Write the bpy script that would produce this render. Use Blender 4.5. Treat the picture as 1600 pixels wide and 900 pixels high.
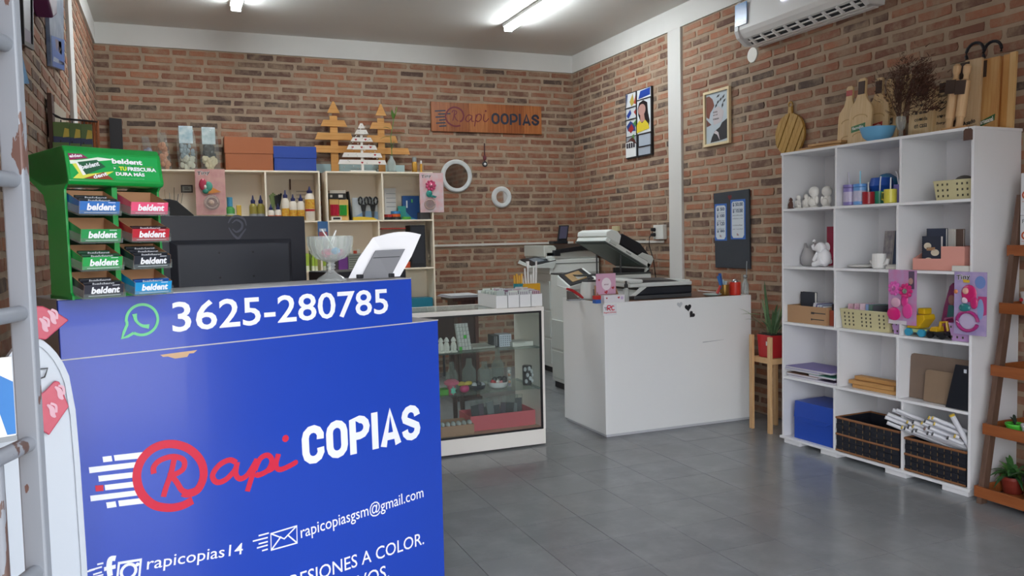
import bpy, bmesh, math, random
from mathutils import Vector, Matrix
random.seed(7)
for o in list(bpy.data.objects): bpy.data.objects.remove(o)
SC = bpy.context.scene
COL = SC.collection
# ------------------------------------------------------------------ camera
FPX, YAW, PIT, ROL, CH = 1282.6, math.radians(22.436), math.radians(3.489), math.radians(1.2406), 1.45
_fw = Vector((math.sin(YAW)*math.cos(PIT), math.cos(YAW)*math.cos(PIT), -math.sin(PIT)))
_rt = Vector((math.cos(YAW), -math.sin(YAW), 0)); _dn = _fw.cross(_rt)
RT = math.cos(ROL)*_rt + math.sin(ROL)*_dn
DN = -math.sin(ROL)*_rt + math.cos(ROL)*_dn
FW = _fw; CAM = Vector((0, 0, CH))
cd = bpy.data.cameras.new('camera'); cam = bpy.data.objects.new('camera', cd); COL.objects.link(cam)
cd.sensor_width = 36; cd.lens = 36*FPX/1600; cd.clip_start = 0.02
cam.matrix_world = Matrix(((RT.x, -DN.x, -FW.x, 0), (RT.y, -DN.y, -FW.y, 0), (RT.z, -DN.z, -FW.z, CH), (0, 0, 0, 1)))
SC.camera = cam
# ------------------------------------------------------------------ light and exposure
SC.view_settings.view_transform = 'Standard'; SC.view_settings.look = 'None'
SC.view_settings.gamma = 1; SC.view_settings.use_curve_mapping = False
SC.view_settings.exposure = 0.5
W = bpy.data.worlds.new('sky'); SC.world = W; W.use_nodes = True
wn = W.node_tree.nodes; wl = W.node_tree.links
bg = wn['Background']
sky = wn.new('ShaderNodeTexSky'); sky.sky_type = 'NISHITA'; sky.sun_disc = False
sky.sun_elevation = math.radians(48); sky.sun_rotation = math.radians(60); sky.dust_density = 3.0
hs = wn.new('ShaderNodeHueSaturation'); hs.inputs['Saturation'].default_value = 0.15
wl.new(sky.outputs[0], hs.inputs['Color']); wl.new(hs.outputs[0], bg.inputs['Color'])
bg.inputs['Strength'].default_value = 1.25
TUBE = 60.0       # radiance of the fluorescent tubes
# ------------------------------------------------------------------ geometry frames
def ray(u, v): return RT*((u-800)/FPX) + DN*((v-450)/FPX) + FW
def az(u, v, z): d = ray(u, v); return CAM + d*((z-CH)/d.z)
def project(p):
    q = Vector(p)-CAM; w = q.dot(FW)
    return (800+FPX*q.dot(RT)/w, 450+FPX*q.dot(DN)/w, w) if w > .05 else None
class Frame:
    """a wall or a piece of furniture: local x along its front, y into it, z up"""
    def __init__(s, x, y, deg): s.o = Vector((x, y, 0)); s.a = math.radians(deg); s.d = Vector((math.cos(s.a), math.sin(s.a), 0)); s.n = Vector((-math.sin(s.a), math.cos(s.a), 0))
    def w(s, x, y, z=0): return s.o + s.d*x + s.n*y + Vector((0, 0, z))
    def pl(s, u, v, y=0):            # where the line of sight meets the plane at depth y
        r = ray(u, v); p = CAM + r*((s.o + s.n*y - CAM).dot(s.n)/r.dot(s.n)); return ((p-s.o).dot(s.d), p.z)
    def fl(s, u, v, z):              # where it meets a level surface
        p = az(u, v, z)-s.o; return (p.dot(s.d), p.dot(s.n))
    def sub(s, x, y, deg=0): p = s.w(x, y); return Frame(p.x, p.y, math.degrees(s.a)+deg)
XR, XL, YB, ZC, ZB = 4.32, -0.584, 8.5, 3.5, 3.308
BW = Frame(0, YB, 0); RW = Frame(XR, 0, -90); LW = Frame(XL, 0, 90); W0 = Frame(0, 0, 0)
# ------------------------------------------------------------------ materials
MATS = {}
def lin(h):
    h = h.lstrip('#'); c = [int(h[i:i+2], 16)/255 for i in (0, 2, 4)]
    return tuple(x/12.92 if x <= .04045 else ((x+.055)/1.055)**2.4 for x in c) + (1,)
def mat(c, rough=.5, metal=0, var=0, scale=8, bump=0, trans=0, emit=0, coat=0, stretch=None, c2=None, alpha=1, spec=.5):
    key = (c, rough, metal, var, scale, bump, trans, emit, coat, stretch, c2, alpha, spec)
    if key in MATS: return MATS[key]
    m = bpy.data.materials.new('mat_'+c.lstrip('#')); m.use_nodes = True; MATS[key] = m
    n = m.node_tree.nodes; l = m.node_tree.links; b = n['Principled BSDF']
    b.inputs['Base Color'].default_value = lin(c); b.inputs['Roughness'].default_value = rough
    b.inputs['Metallic'].default_value = metal; b.inputs['Transmission Weight'].default_value = trans
    b.inputs['Coat Weight'].default_value = coat; b.inputs['Alpha'].default_value = alpha
    b.inputs['Specular IOR Level'].default_value = spec
    if trans: b.inputs['IOR'].default_value = 1.3
    if emit: b.inputs['Emission Color'].default_value = lin(c); b.inputs['Emission Strength'].default_value = emit
    if var or bump or c2:
        tc = n.new('ShaderNodeTexCoord'); mp = n.new('ShaderNodeMapping'); nz = n.new('ShaderNodeTexNoise')
        nz.inputs['Scale'].default_value = scale; nz.inputs['Detail'].default_value = 6
        if stretch: mp.inputs['Scale'].default_value = stretch
        l.new(tc.outputs['Object'], mp.inputs[0]); l.new(mp.outputs[0], nz.inputs['Vector'])
        if var or c2:
            rp = n.new('ShaderNodeValToRGB'); rp.color_ramp.elements[0].position = .32; rp.color_ramp.elements[1].position = .68
            a = lin(c); rp.color_ramp.elements[1].color = lin(c2) if c2 else a
            rp.color_ramp.elements[0].color = a if c2 else tuple(x*(1-var) for x in a[:3])+(1,)
            l.new(nz.outputs['Fac'], rp.inputs[0]); l.new(rp.outputs[0], b.inputs['Base Color'])
        if bump:
            bp = n.new('ShaderNodeBump'); bp.inputs['Strength'].default_value = bump; bp.inputs['Distance'].default_value = .01
            l.new(nz.outputs['Fac'], bp.inputs['Height']); l.new(bp.outputs[0], b.inputs['Normal'])
    return m
def glass(c='f4fbfa', rough=.02, ior=1.45):
    key = ('glass', c, rough, ior)
    if key in MATS: return MATS[key]
    m = bpy.data.materials.new('mat_glass'); m.use_nodes = True; MATS[key] = m
    b = m.node_tree.nodes['Principled BSDF']; b.inputs['Base Color'].default_value = lin(c)
    b.inputs['Roughness'].default_value = rough; b.inputs['Transmission Weight'].default_value = 1; b.inputs['IOR'].default_value = ior
    return m
def film(c='f2f6f8', op=.14, rough=.08):
    """thin clear sheet: mostly lets the light straight through, with a gloss"""
    key = ('film', c, op, rough)
    if key in MATS: return MATS[key]
    m = bpy.data.materials.new('mat_film'); m.use_nodes = True; MATS[key] = m
    n = m.node_tree.nodes; l = m.node_tree.links; b = n['Principled BSDF']
    b.inputs['Base Color'].default_value = lin(c); b.inputs['Roughness'].default_value = rough
    tr = n.new('ShaderNodeBsdfTransparent'); tr.inputs[0].default_value = lin('f3f7f5'); mx = n.new('ShaderNodeMixShader')
    lw = n.new('ShaderNodeLayerWeight'); lw.inputs[0].default_value = .25
    ad = n.new('ShaderNodeMath'); ad.inputs[1].default_value = op; ad.use_clamp = True
    l.new(lw.outputs['Facing'], ad.inputs[0]); l.new(ad.outputs[0], mx.inputs[0])
    ad.operation = 'MULTIPLY_ADD'; ad.inputs[1].default_value = .35; ad.inputs[2].default_value = op
    l.new(tr.outputs[0], mx.inputs[1]); l.new(b.outputs[0], mx.inputs[2]); l.new(mx.outputs[0], n['Material Output'].inputs[0])
    return m
def wood(c, c2, rough=.5, axis='x', scale=6):
    st = {'x': (1, 14, 14), 'z': (14, 14, 1), 'y': (14, 1, 14)}[axis]
    return mat(c, rough, c2=c2, scale=scale, stretch=st, bump=.06)
# ------------------------------------------------------------------ mesh builder
class MB:
    def __init__(s): s.V = []; s.F = []; s.S = []; s.k = 0
    def add(s, V, F, sm=False, M=None):
        k = len(s.V); s.V += [tuple(M @ Vector(v)) for v in V] if M else [tuple(v) for v in V]
        s.F += [tuple(i+k for i in f) for f in F]; s.S += [sm]*len(F); return s
    def box(s, x0, x1, y0, y1, z0, z1, M=None):
        return s.add([(x0,y0,z0),(x1,y0,z0),(x1,y1,z0),(x0,y1,z0),(x0,y0,z1),(x1,y0,z1),(x1,y1,z1),(x0,y1,z1)],
            [(0,3,2,1),(4,5,6,7),(0,1,5,4),(1,2,6,5),(2,3,7,6),(3,0,4,7)], M=M)
    def hexa(s, a, b):               # two quads joined
        return s.add(list(a)+list(b), [(0,3,2,1),(4,5,6,7),(0,1,5,4),(1,2,6,5),(2,3,7,6),(3,0,4,7)])
    def lathe(s, prof, c=(0,0,0), n=20, M=None):
        V = []; F = []
        for r, z in prof:
            for i in range(n): t = 2*math.pi*i/n; V.append((c[0]+r*math.cos(t), c[1]+r*math.sin(t), c[2]+z))
        for j in range(len(prof)-1):
            for i in range(n): F.append((j*n+i, j*n+(i+1) % n, (j+1)*n+(i+1) % n, (j+1)*n+i))
        F.append(tuple(reversed(range(n)))); F.append(tuple(range((len(prof)-1)*n, len(prof)*n)))
        return s.add(V, F, True, M)
    def cyl(s, p, q, r, r2=None, n=12):
        p = Vector(p); q = Vector(q); d = q-p; r2 = r if r2 is None else r2
        M = Matrix.Translation(p) @ d.to_track_quat('Z', 'Y').to_matrix().to_4x4()
        return s.lathe([(r, 0), (r2, d.length)], n=n, M=M)
    def tube(s, pts, r, n=6, closed=False):
        P = [Vector(p) for p in pts]; V = []; F = []; m = len(P)
        for i, p in enumerate(P):
            a = P[i-1] if (i or closed) else P[0]; b = P[(i+1) % m] if (i < m-1 or closed) else P[-1]
            q = (b-a).to_track_quat('Z', 'Y'); ri = r[i] if isinstance(r, (list, tuple)) else r
            for k in range(n): t = 2*math.pi*k/n; V.append(p + q @ Vector((ri*math.cos(t), ri*math.sin(t), 0)))
        for i in range(m if closed else m-1):
            j = (i+1) % m
            for k in range(n): F.append((i*n+k, i*n+(k+1) % n, j*n+(k+1) % n, j*n+k))
        if not closed: F.append(tuple(reversed(range(n)))); F.append(tuple(range((m-1)*n, m*n)))
        return s.add(V, F, True)
    def prism(s, poly, y0, y1, M=None):      # outline in x, z; thickness along y
        n = len(poly); A = sum(poly[i][0]*poly[(i+1) % n][1]-poly[(i+1) % n][0]*poly[i][1] for i in range(n))
        if A < 0: poly = poly[::-1]
        V = [(x, y0, z) for x, z in poly]+[(x, y1, z) for x, z in poly]
        F = [tuple(range(n)), tuple(reversed(range(n, 2*n)))]+[(i, i+n, (i+1) % n+n, (i+1) % n) for i in range(n)]
        return s.add(V, F, M=M)
    def prismz(s, poly, z0, z1, M=None):     # outline in x, y
        n = len(poly); A = sum(poly[i][0]*poly[(i+1) % n][1]-poly[(i+1) % n][0]*poly[i][1] for i in range(n))
        if A < 0: poly = poly[::-1]
        V = [(x, y, z0) for x, y in poly]+[(x, y, z1) for x, y in poly]
        F = [tuple(reversed(range(n))), tuple(range(n, 2*n))]+[(i, (i+1) % n, (i+1) % n+n, i+n) for i in range(n)]
        return s.add(V, F, M=M)
    def prismx(s, poly, x0, x1, M=None):     # outline in y, z
        n = len(poly); A = sum(poly[i][0]*poly[(i+1) % n][1]-poly[(i+1) % n][0]*poly[i][1] for i in range(n))
        if A < 0: poly = poly[::-1]
        V = [(x0, y, z) for y, z in poly]+[(x1, y, z) for y, z in poly]
        F = [tuple(reversed(range(n))), tuple(range(n, 2*n))]+[(i, (i+1) % n, (i+1) % n+n, i+n) for i in range(n)]
        return s.add(V, F, M=M)
    def ball(s, c, r, nu=14, nv=9, M=None, jit=0):
        rx, ry, rz = r if isinstance(r, (tuple, list)) else (r, r, r); V = [(c[0], c[1], c[2]-rz)]; F = []
        for j in range(1, nv):
            a = -math.pi/2+math.pi*j/nv
            for i in range(nu):
                t = 2*math.pi*i/nu; k = 1+random.uniform(-jit, jit)
                V.append((c[0]+rx*k*math.cos(a)*math.cos(t), c[1]+ry*k*math.cos(a)*math.sin(t), c[2]+rz*k*math.sin(a)))
        V.append((c[0], c[1], c[2]+rz)); e = len(V)-1
        for i in range(nu):
            F.append((0, 1+(i+1) % nu, 1+i)); F.append((e, e-nu+i, e-nu+(i+1) % nu))
            for j in range(nv-2): a = 1+j*nu; F.append((a+i, a+(i+1) % nu, a+nu+(i+1) % nu, a+nu+i))
        return s.add(V, F, True, M)
    def stroke(s, pts, w, y=-.001, th=.0012, closed=False, sm=5, taper=None):
        """a painted line of width w through (x, z) points, smoothed"""
        P = [Vector((p[0], p[1])) for p in pts]; Q = []; n = len(P)
        if sm and n > 2:
            for i in range(n if closed else n-1):
                g = (lambda k: P[k % n]) if closed else (lambda k: P[max(0, min(n-1, k))])
                a, b, c, d = g(i-1), g(i), g(i+1), g(i+2)
                for k in range(sm): t = k/sm; Q.append(.5*((2*b)+(c-a)*t+(2*a-5*b+4*c-d)*t*t+(3*b-a-3*c+d)*t**3))
            if not closed: Q.append(P[-1])
        else: Q = P
        L = []; R = []; m = len(Q)
        for i in range(m):
            a = Q[i-1] if (i or closed) else Q[0]; b = Q[(i+1) % m] if (i < m-1 or closed) else Q[-1]
            d = (b-a); d = d.normalized() if d.length > 1e-9 else Vector((1, 0)); nn = Vector((-d.y, d.x)); h = w/2*(taper(i/(m-1)) if taper else 1)
            L.append(Q[i]+nn*h); R.append(Q[i]-nn*h)
        V = []; F = []; s.k += 1; y -= .00012*s.k      # later strokes of a mark lie over earlier ones
        for i in range(m): q = y-.000006*i; V += [(L[i].x, q, L[i].y), (R[i].x, q, R[i].y), (L[i].x, q+th, L[i].y), (R[i].x, q+th, R[i].y)]
        for i in range(m if closed else m-1):
            a = 4*i; b = 4*((i+1) % m); F += [(a, a+1, b+1, b), (a+1, a+3, b+3, b+1), (a+2, a, b, b+2)]
        return s.add(V, F)
    def mesh(s, name, sharp=35):
        me = bpy.data.meshes.new(name); me.from_pydata(s.V, [], s.F); me.polygons.foreach_set('use_smooth', s.S)
        if any(s.S): me.set_sharp_from_angle(angle=math.radians(sharp))
        me.update(); return me
    def obj(s, name, m, parent=None, bevel=0, seg=2, loc=None, rot=None):
        me = s.mesh(name); me.materials.append(m); o = bpy.data.objects.new(name, me); COL.objects.link(o)
        if parent: o.parent = parent
        if loc: o.location = loc
        if rot: o.rotation_euler = rot
        if bevel:
            b = o.modifiers.new('bevel', 'BEVEL'); b.width = bevel; b.segments = seg; b.limit_method = 'ANGLE'; b.angle_limit = math.radians(40)
        return o
def thing(name, label, cat, fr, x, y, z, group=None, dr=0):
    o = bpy.data.objects.new(name, None); COL.objects.link(o); o.empty_display_size = .05
    o.location = fr.w(x, y, z); o.rotation_euler = (0, 0, fr.a+math.radians(dr)); return tag(o, label, cat, group)
def tag(o, label, cat, group=None):
    o['label'] = label; o['category'] = cat
    if group: o['group'] = group
    return o
def one(mb, name, m, label, cat, fr, x, y, z, group=None, dr=0, bevel=0):
    o = mb.obj(name, m, bevel=bevel); o.location = fr.w(x, y, z); o.rotation_euler = (0, 0, fr.a+math.radians(dr)); return tag(o, label, cat, group)
def struct(mb, name, m, bevel=0):
    o = mb.obj(name, m, bevel=bevel); o['kind'] = 'structure'; return o
def dup(r, fr, x, y, z, label, dr=0, group=None):
    c = r.copy(); COL.objects.link(c); c.location = fr.w(x, y, z); c.rotation_euler = (0, 0, fr.a+math.radians(dr)); c['label'] = label
    if group: c['group'] = group
    for ch in list(r.children):
        k = ch.copy(); COL.objects.link(k); k.parent = c
        for g in ch.children: q = g.copy(); COL.objects.link(q); q.parent = k
    return c
FONT = {}
def glyphs(body, bold=0, sp=1):
    k = (body, bold, sp)
    if k not in FONT:
        cu = bpy.data.curves.new('txt', 'FONT'); cu.body = body; cu.size = 1; cu.offset = bold; cu.resolution_u = 3; cu.space_character = sp
        ob = bpy.data.objects.new('txt', cu); COL.objects.link(ob); bpy.context.view_layer.update()
        me = bpy.data.meshes.new_from_object(ob.evaluated_get(bpy.context.evaluated_depsgraph_get()))
        V = [v.co.copy() for v in me.vertices]; F = [tuple(p.vertices) for p in me.polygons]
        bpy.data.objects.remove(ob); bpy.data.curves.remove(cu); bpy.data.meshes.remove(me); FONT[k] = (V, F)
    return FONT[k]
def text(mb, body, x0, x1, z0, z1, y=-.001, bold=0, rot=0, shear=0, sp=1, M=None):
    """lettering fitted to a box in x, z; x0 or x1 may be None to keep the letters' own width"""
    V, F = glyphs(body, bold, sp); a = min(v.x for v in V); b = max(v.x for v in V); c = min(v.y for v in V); d = max(v.y for v in V)
    k = (z1-z0)/(d-c); nat = (b-a)*k*.92
    if x0 is None: x0 = x1-nat
    if x1 is None: x1 = x0+nat
    q = []
    for v in V:
        px = (v.x-a)/(b-a)*(x1-x0); pz = (v.y-c)*k; px += pz*shear
        q.append((x0+px*math.cos(rot)-pz*math.sin(rot), y, z0+px*math.sin(rot)+pz*math.cos(rot)))
    mb.add(q, F, M=M); return mb
def block_word(mb, x0, x1, z0, z1, rot, y, th=.0012):
    """COPIAS in heavy condensed capitals"""
    h = z1-z0; W_ = x1-x0; cw = W_*.172; gap = (W_-cw*5-cw*.36)/5; s = min(cw*.36, h*.20); r = cw*.42
    def arc(cx, cz, a0, a1, n=6): return [(cx+(cw/2-s/2)*math.cos(math.radians(a0+(a1-a0)*i/n)), cz+(cw/2-s/2)*math.sin(math.radians(a0+(a1-a0)*i/n))) for i in range(n+1)]
    L = []; x = 0; m = cw/2-s/2; e = s/2
    t_, b_ = h-e-m, e+m
    L.append((x, [arc(cw/2, t_, -20, 180)+arc(cw/2, b_, 180, 380)], 0)); x += cw+gap
    L.append((x, [arc(cw/2, t_, 0, 180)+arc(cw/2, b_, 180, 360)], 1)); x += cw+gap
    L.append((x, [[(e, 0), (e, h-e), (cw/2, h-e)]+arc(cw/2, t_, 90, -90)+[(e, t_-m)]], 0)); x += cw+gap
    L.append((x, [[(e, 0), (e, h)]], 0)); x += cw*.36+gap
    L.append((x, [[(e*.75, 0), (cw/2, h-e*.6), (cw-e*.75, 0)], [(e*1.4, h*.26), (cw-e*1.4, h*.26)]], 0)); x += cw+gap
    hm = h/2; L.append((x, [arc(cw/2, t_, 0, 180)+[(e*1.1, hm+m*.5), (cw/2, hm), (cw-e*1.1, hm-m*.5)]+arc(cw/2, b_, 0, -180)], 0))
    for ox, S, closed in L:
        for p in S:
            q = [(x0+(ox+a)*math.cos(rot)-b*math.sin(rot), z0+(ox+a)*math.sin(rot)+b*math.cos(rot)) for a, b in p]
            mb.stroke(q, s, y, th, closed=bool(closed), sm=0)
    return mb
def rect(x0, x1, z0, z1): return [(x0, z0), (x1, z0), (x1, z1), (x0, z1)]
def circ(cx, cz, r, n=24, rz=None, a0=0): return [(cx+r*math.cos(a0+2*math.pi*i/n), cz+(rz or r)*math.sin(a0+2*math.pi*i/n)) for i in range(n)]
def lean_fn(t, a, d):
    """tip a thing back about its front lower edge so that its back edge still clears the board"""
    t.rotation_euler.x = -a; t.location.z += d*math.sin(a)+.0004
def heart(cx, cz, s, rot=0):
    P = []
    for i in range(22):
        t = 2*math.pi*i/22; x = 16*math.sin(t)**3/16*s; z = (13*math.cos(t)-5*math.cos(2*t)-2*math.cos(3*t)-math.cos(4*t))/16*s
        P.append((cx+x*math.cos(rot)-z*math.sin(rot), cz+x*math.sin(rot)+z*math.cos(rot)))
    return P
def plate(parent, name, polys, m, y=-.001, th=.0008):
    b = MB()
    for p in polys: b.prism(p, y, y+th)
    return b.obj(name, m, parent)
WHITE = mat('f0f0ef', .45); GREY = mat('8f959b', .45); BLACK = mat('17181c', .45); DARK = mat('24262d', .5)
CREAM = mat('fdefd9', .35); PAPER = mat('ececea', .7); CHROME = mat('c9ccd0', .2, 1)
# ------------------------------------------------------------------ the setting
def rand_mat(name, ramp, rough, smear=None, nscale=9, bump=.3, mott=.0):
    m = bpy.data.materials.new(name); m.use_nodes = True; n = m.node_tree.nodes; l = m.node_tree.links; b = n['Principled BSDF']
    b.inputs['Roughness'].default_value = rough
    oi = n.new('ShaderNodeObjectInfo'); ge = n.new('ShaderNodeNewGeometry'); ad = n.new('ShaderNodeMath'); ad.operation = 'ADD'
    fr = n.new('ShaderNodeMath'); fr.operation = 'FRACT'; rp = n.new('ShaderNodeValToRGB')
    l.new(oi.outputs['Random'], ad.inputs[0]); l.new(ge.outputs['Random Per Island'], ad.inputs[1]); l.new(ad.outputs[0], fr.inputs[0]); l.new(fr.outputs[0], rp.inputs[0])
    e = rp.color_ramp.elements
    while len(e) > 1: e.remove(e[-1])
    e[0].position = ramp[0][0]; e[0].color = lin(ramp[0][1])
    for p, c in ramp[1:]: q = e.new(p); q.color = lin(c)
    tc = n.new('ShaderNodeNewGeometry'); nz = n.new('ShaderNodeTexNoise'); nz.inputs['Scale'].default_value = nscale; nz.inputs['Detail'].default_value = 7; nz.inputs['Roughness'].default_value = .65
    l.new(tc.outputs['Position'], nz.inputs['Vector'])
    mx = n.new('ShaderNodeMix'); mx.data_type = 'RGBA'; r2 = n.new('ShaderNodeValToRGB')
    r2.color_ramp.elements[0].position = .44; r2.color_ramp.elements[1].position = .70
    l.new(nz.outputs['Fac'], r2.inputs[0]); l.new(rp.outputs[0], mx.inputs[6]); mx.inputs[7].default_value = lin(smear or '888888')
    k = n.new('ShaderNodeMath'); k.operation = 'MULTIPLY'; k.inputs[1].default_value = mott; l.new(r2.outputs[0], k.inputs[0]); l.new(k.outputs[0], mx.inputs[0])
    l.new(mx.outputs[2], b.inputs['Base Color'])
    n2 = n.new('ShaderNodeTexNoise'); n2.inputs['Scale'].default_value = nscale*7; n2.inputs['Detail'].default_value = 5; l.new(tc.outputs['Position'], n2.inputs['Vector'])
    bp = n.new('ShaderNodeBump'); bp.inputs['Strength'].default_value = bump; bp.inputs['Distance'].default_value = .006; l.new(n2.outputs['Fac'], bp.inputs['Height']); l.new(bp.outputs[0], b.inputs['Normal'])
    return m, b, nz
MORTAR = mat('b09a84', .9, var=.25, scale=7, bump=.5)
BRICK, _, _ = rand_mat('mat_brick', [(0, '57463f'), (.12, '7e5545'), (.28, '9b6850'), (.44, '885844'), (.60, 'a66f54'), (.76, '90604a'), (.88, '745446'), (.96, '54453e')], .88, 'a18b75', 8, .5, .9)
TILE, _b, _nz = rand_mat('mat_tile', [(0, '7f8388'), (.5, '888c90'), (1, '83878b')], .2, '999da0', 4, .02, .55)
PLASTER = mat('d8d6d2', .8, var=.05, scale=3, bump=.05)
def brick_mesh(i, L, h=.050):
    rnd = random.Random(i*31+int(L*1000)); a, c = L/2, h/2; j = lambda k: rnd.uniform(-k, k)
    P = [(-a+.006+j(.004), -c+j(.003)), (0+j(.03), -c+j(.004)), (a-.006+j(.004), -c+j(.003)), (a+j(.003), j(.006)), (a-.006+j(.004), c+j(.003)), (j(.03), c+j(.004)), (-a+.006+j(.004), c+j(.003)), (-a+j(.003), j(.006))]
    p = .005+j(.002); V = [(x*.985, -p+j(.0012), z*.95) for x, z in P]+[(x*1.02, .006, z*1.05) for x, z in P]
    return V, [tuple(range(8))]+[(k, k+8, (k+1) % 8+8, (k+1) % 8) for k in range(8)]
BRK = []
for i in range(8):
    V, F = brick_mesh(i, .25); b = MB().add(V, F); me = b.mesh('brick'); me.materials.append(BRICK); BRK.append((me, V, F))
def brick_wall(name, fr, x0, x1, gaps, hidden):
    w = MB().box(x0, x1, 0, .16, 0, ZC).obj(name, MORTAR); w['kind'] = 'structure'; w.location = fr.o; w.rotation_euler = (0, 0, fr.a)
    rnd = random.Random(name); C = []
    for k in range(44):
        z = .0375+k*.0752; x = x0-(.134 if k % 2 else 0)+rnd.uniform(-.03, .03)
        while x < x1:
            s = rnd.uniform(.93, 1.03); L = .25*s
            if rnd.random() < .07: s = .5; L = .125
            a, b = x, x+L; x += L+rnd.uniform(.018, .032)
            for g0, g1 in gaps+[(x0-9, x0), (x1, x1+9)]:     # bricks stop at columns and corners
                if a < g1 and b > g0:
                    if a < g0: b = g0-.004
                    else: a = g1+.004
            if b-a < .05 or z > ZB-.03: continue
            p = project(fr.w((a+b)/2, 0, z)); s = (b-a)/.25
            vis = p and -25 < p[0] < 1625 and -15 < p[1] < 915 and not hidden((a+b)/2, z)
            C.append(((1/p[2]**2*s if vis else -1), (a+b)/2, z, s, rnd.randrange(8), rnd.uniform(-.012, .012)))
    C.sort(key=lambda c: -c[0]); rest = MB()
    for i, (vis, x, z, s, m, t) in enumerate(C):
        if i < 300 and vis > 0:
            o = bpy.data.objects.new('brick', BRK[m][0]); COL.objects.link(o); o.parent = w; o.location = (x, 0, z); o.rotation_euler = (0, t, 0); o.scale = (s, 1, 1)
        else: rest.add([(v[0]*s+x, v[1], v[2]+z) for v in BRK[m][1]], BRK[m][2])
    r = rest.obj('brickwork', BRICK, w); r['kind'] = 'stuff'
    return w
brick_wall('wall_back', BW, XL, XR, [], lambda x, z: (z < 2.1 and x < 2.5) or (z < 1.1 and x > 3.55) or z < .75)
brick_wall('wall_right', RW, -8.5, -.2, [(-6.53, -6.325)], lambda x, z: (z < 2.0 and -4.45 < x) or (z < .95 and x > -5.1 and x < -4.5 and z < .5) or (x < -5.1 and z < .95))
brick_wall('wall_left', LW, .2, 8.5, [(6.2, 6.43)], lambda x, z: z < .9)
flo = struct(MB().box(XL-.16, XR+.16, .2, YB+.16, -.12, -.004), 'floor', mat('4c4f54', .8))
TX, TY = .345, .3485; tm = MB().box(-TX/2+.0014, TX/2-.0014, -TY/2+.0014, TY/2-.0014, -.012, 0).mesh('tile'); tm.materials.append(TILE); T = []
for i in range(-2, 15):
    for j in range(-3, 24):
        cx = 1.2+TX*(i-3+.5); cy = 3.393+TY*(j-7+.5); x0, x1 = max(cx-TX/2, XL), min(cx+TX/2, XR); y0, y1 = max(cy-TY/2, .2), min(cy+TY/2, YB)
        if x1-x0 < .04 or y1-y0 < .04: continue
        p = project((cx, cy, 0)); vis = p and 600 < p[0] < 1750 and p[1] < 1000 and y1-y0 > .3 and x1-x0 > .3
        T.append((1/p[2] if vis else -1, cx, cy, x0, x1, y0, y1))
T.sort(key=lambda t: -t[0]); rest = MB()
for i, (v, cx, cy, x0, x1, y0, y1) in enumerate(T):
    if v > 0 and i < 300:
        o = bpy.data.objects.new('tile', tm); COL.objects.link(o); o.parent = flo; o.location = (cx, cy, random.uniform(-.0006, 0)); o.rotation_euler = (random.uniform(-.0012, .0012), random.uniform(-.0012, .0012), 0)
    else: rest.box(x0+.0014, x1-.0014, y0+.0014, y1-.0014, -.012, -.0003)
o = rest.obj('tiling', TILE, flo); o['kind'] = 'stuff'
struct(MB().box(XL-.16, XR+.16, .2, YB+.16, ZC, ZC+.15), 'ceiling', mat('dad8d3', .9, var=.03, scale=2))
struct(MB().box(XL, XR, YB-.02, YB+.01, ZB, ZC), 'trim_1', PLASTER)
struct(MB().box(XR-.02, XR+.01, .4, YB-.02, ZB, ZC), 'trim_2', PLASTER)
struct(MB().box(XL-.01, XL+.02, .4, YB-.02, ZB, ZC), 'trim_3', PLASTER)
struct(MB().box(XR-.025, XR+.01, 6.325, 6.53, 0, ZB), 'trim_4', PLASTER, .004)
struct(MB().box(XL-.01, XL+.025, 6.2, 6.43, 0, ZB), 'trim_5', PLASTER, .004)
fw_ = MB().box(XL, 2.45, .2, .4, 2.7, ZC); fw_.box(2.45, XR, .2, .4, 0, ZC); struct(fw_, 'wall_front_and_light_block', PLASTER)       # unseen shop front, open at left; right part added to block daylight
struct(MB().box(-14, 16, -9, .2, -.15, -.02), 'sidewalk', mat('a9a7a2', .85, var=.15, scale=3))
cz = BW.pl(740, 382.5)[1]
struct(MB().box(2.53, 4.28, YB-.022, YB-.004, cz-.012, cz+.012), 'trim_6', mat('d9d6cf', .5), .002)   # cable duct
cz2 = RW.pl(1000, 377)
struct(MB().box(XR-.022, XR-.004, 6.64, YB-.03, cz-.012, cz+.012), 'trim_7', mat('d9d6cf', .5), .002)
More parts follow.
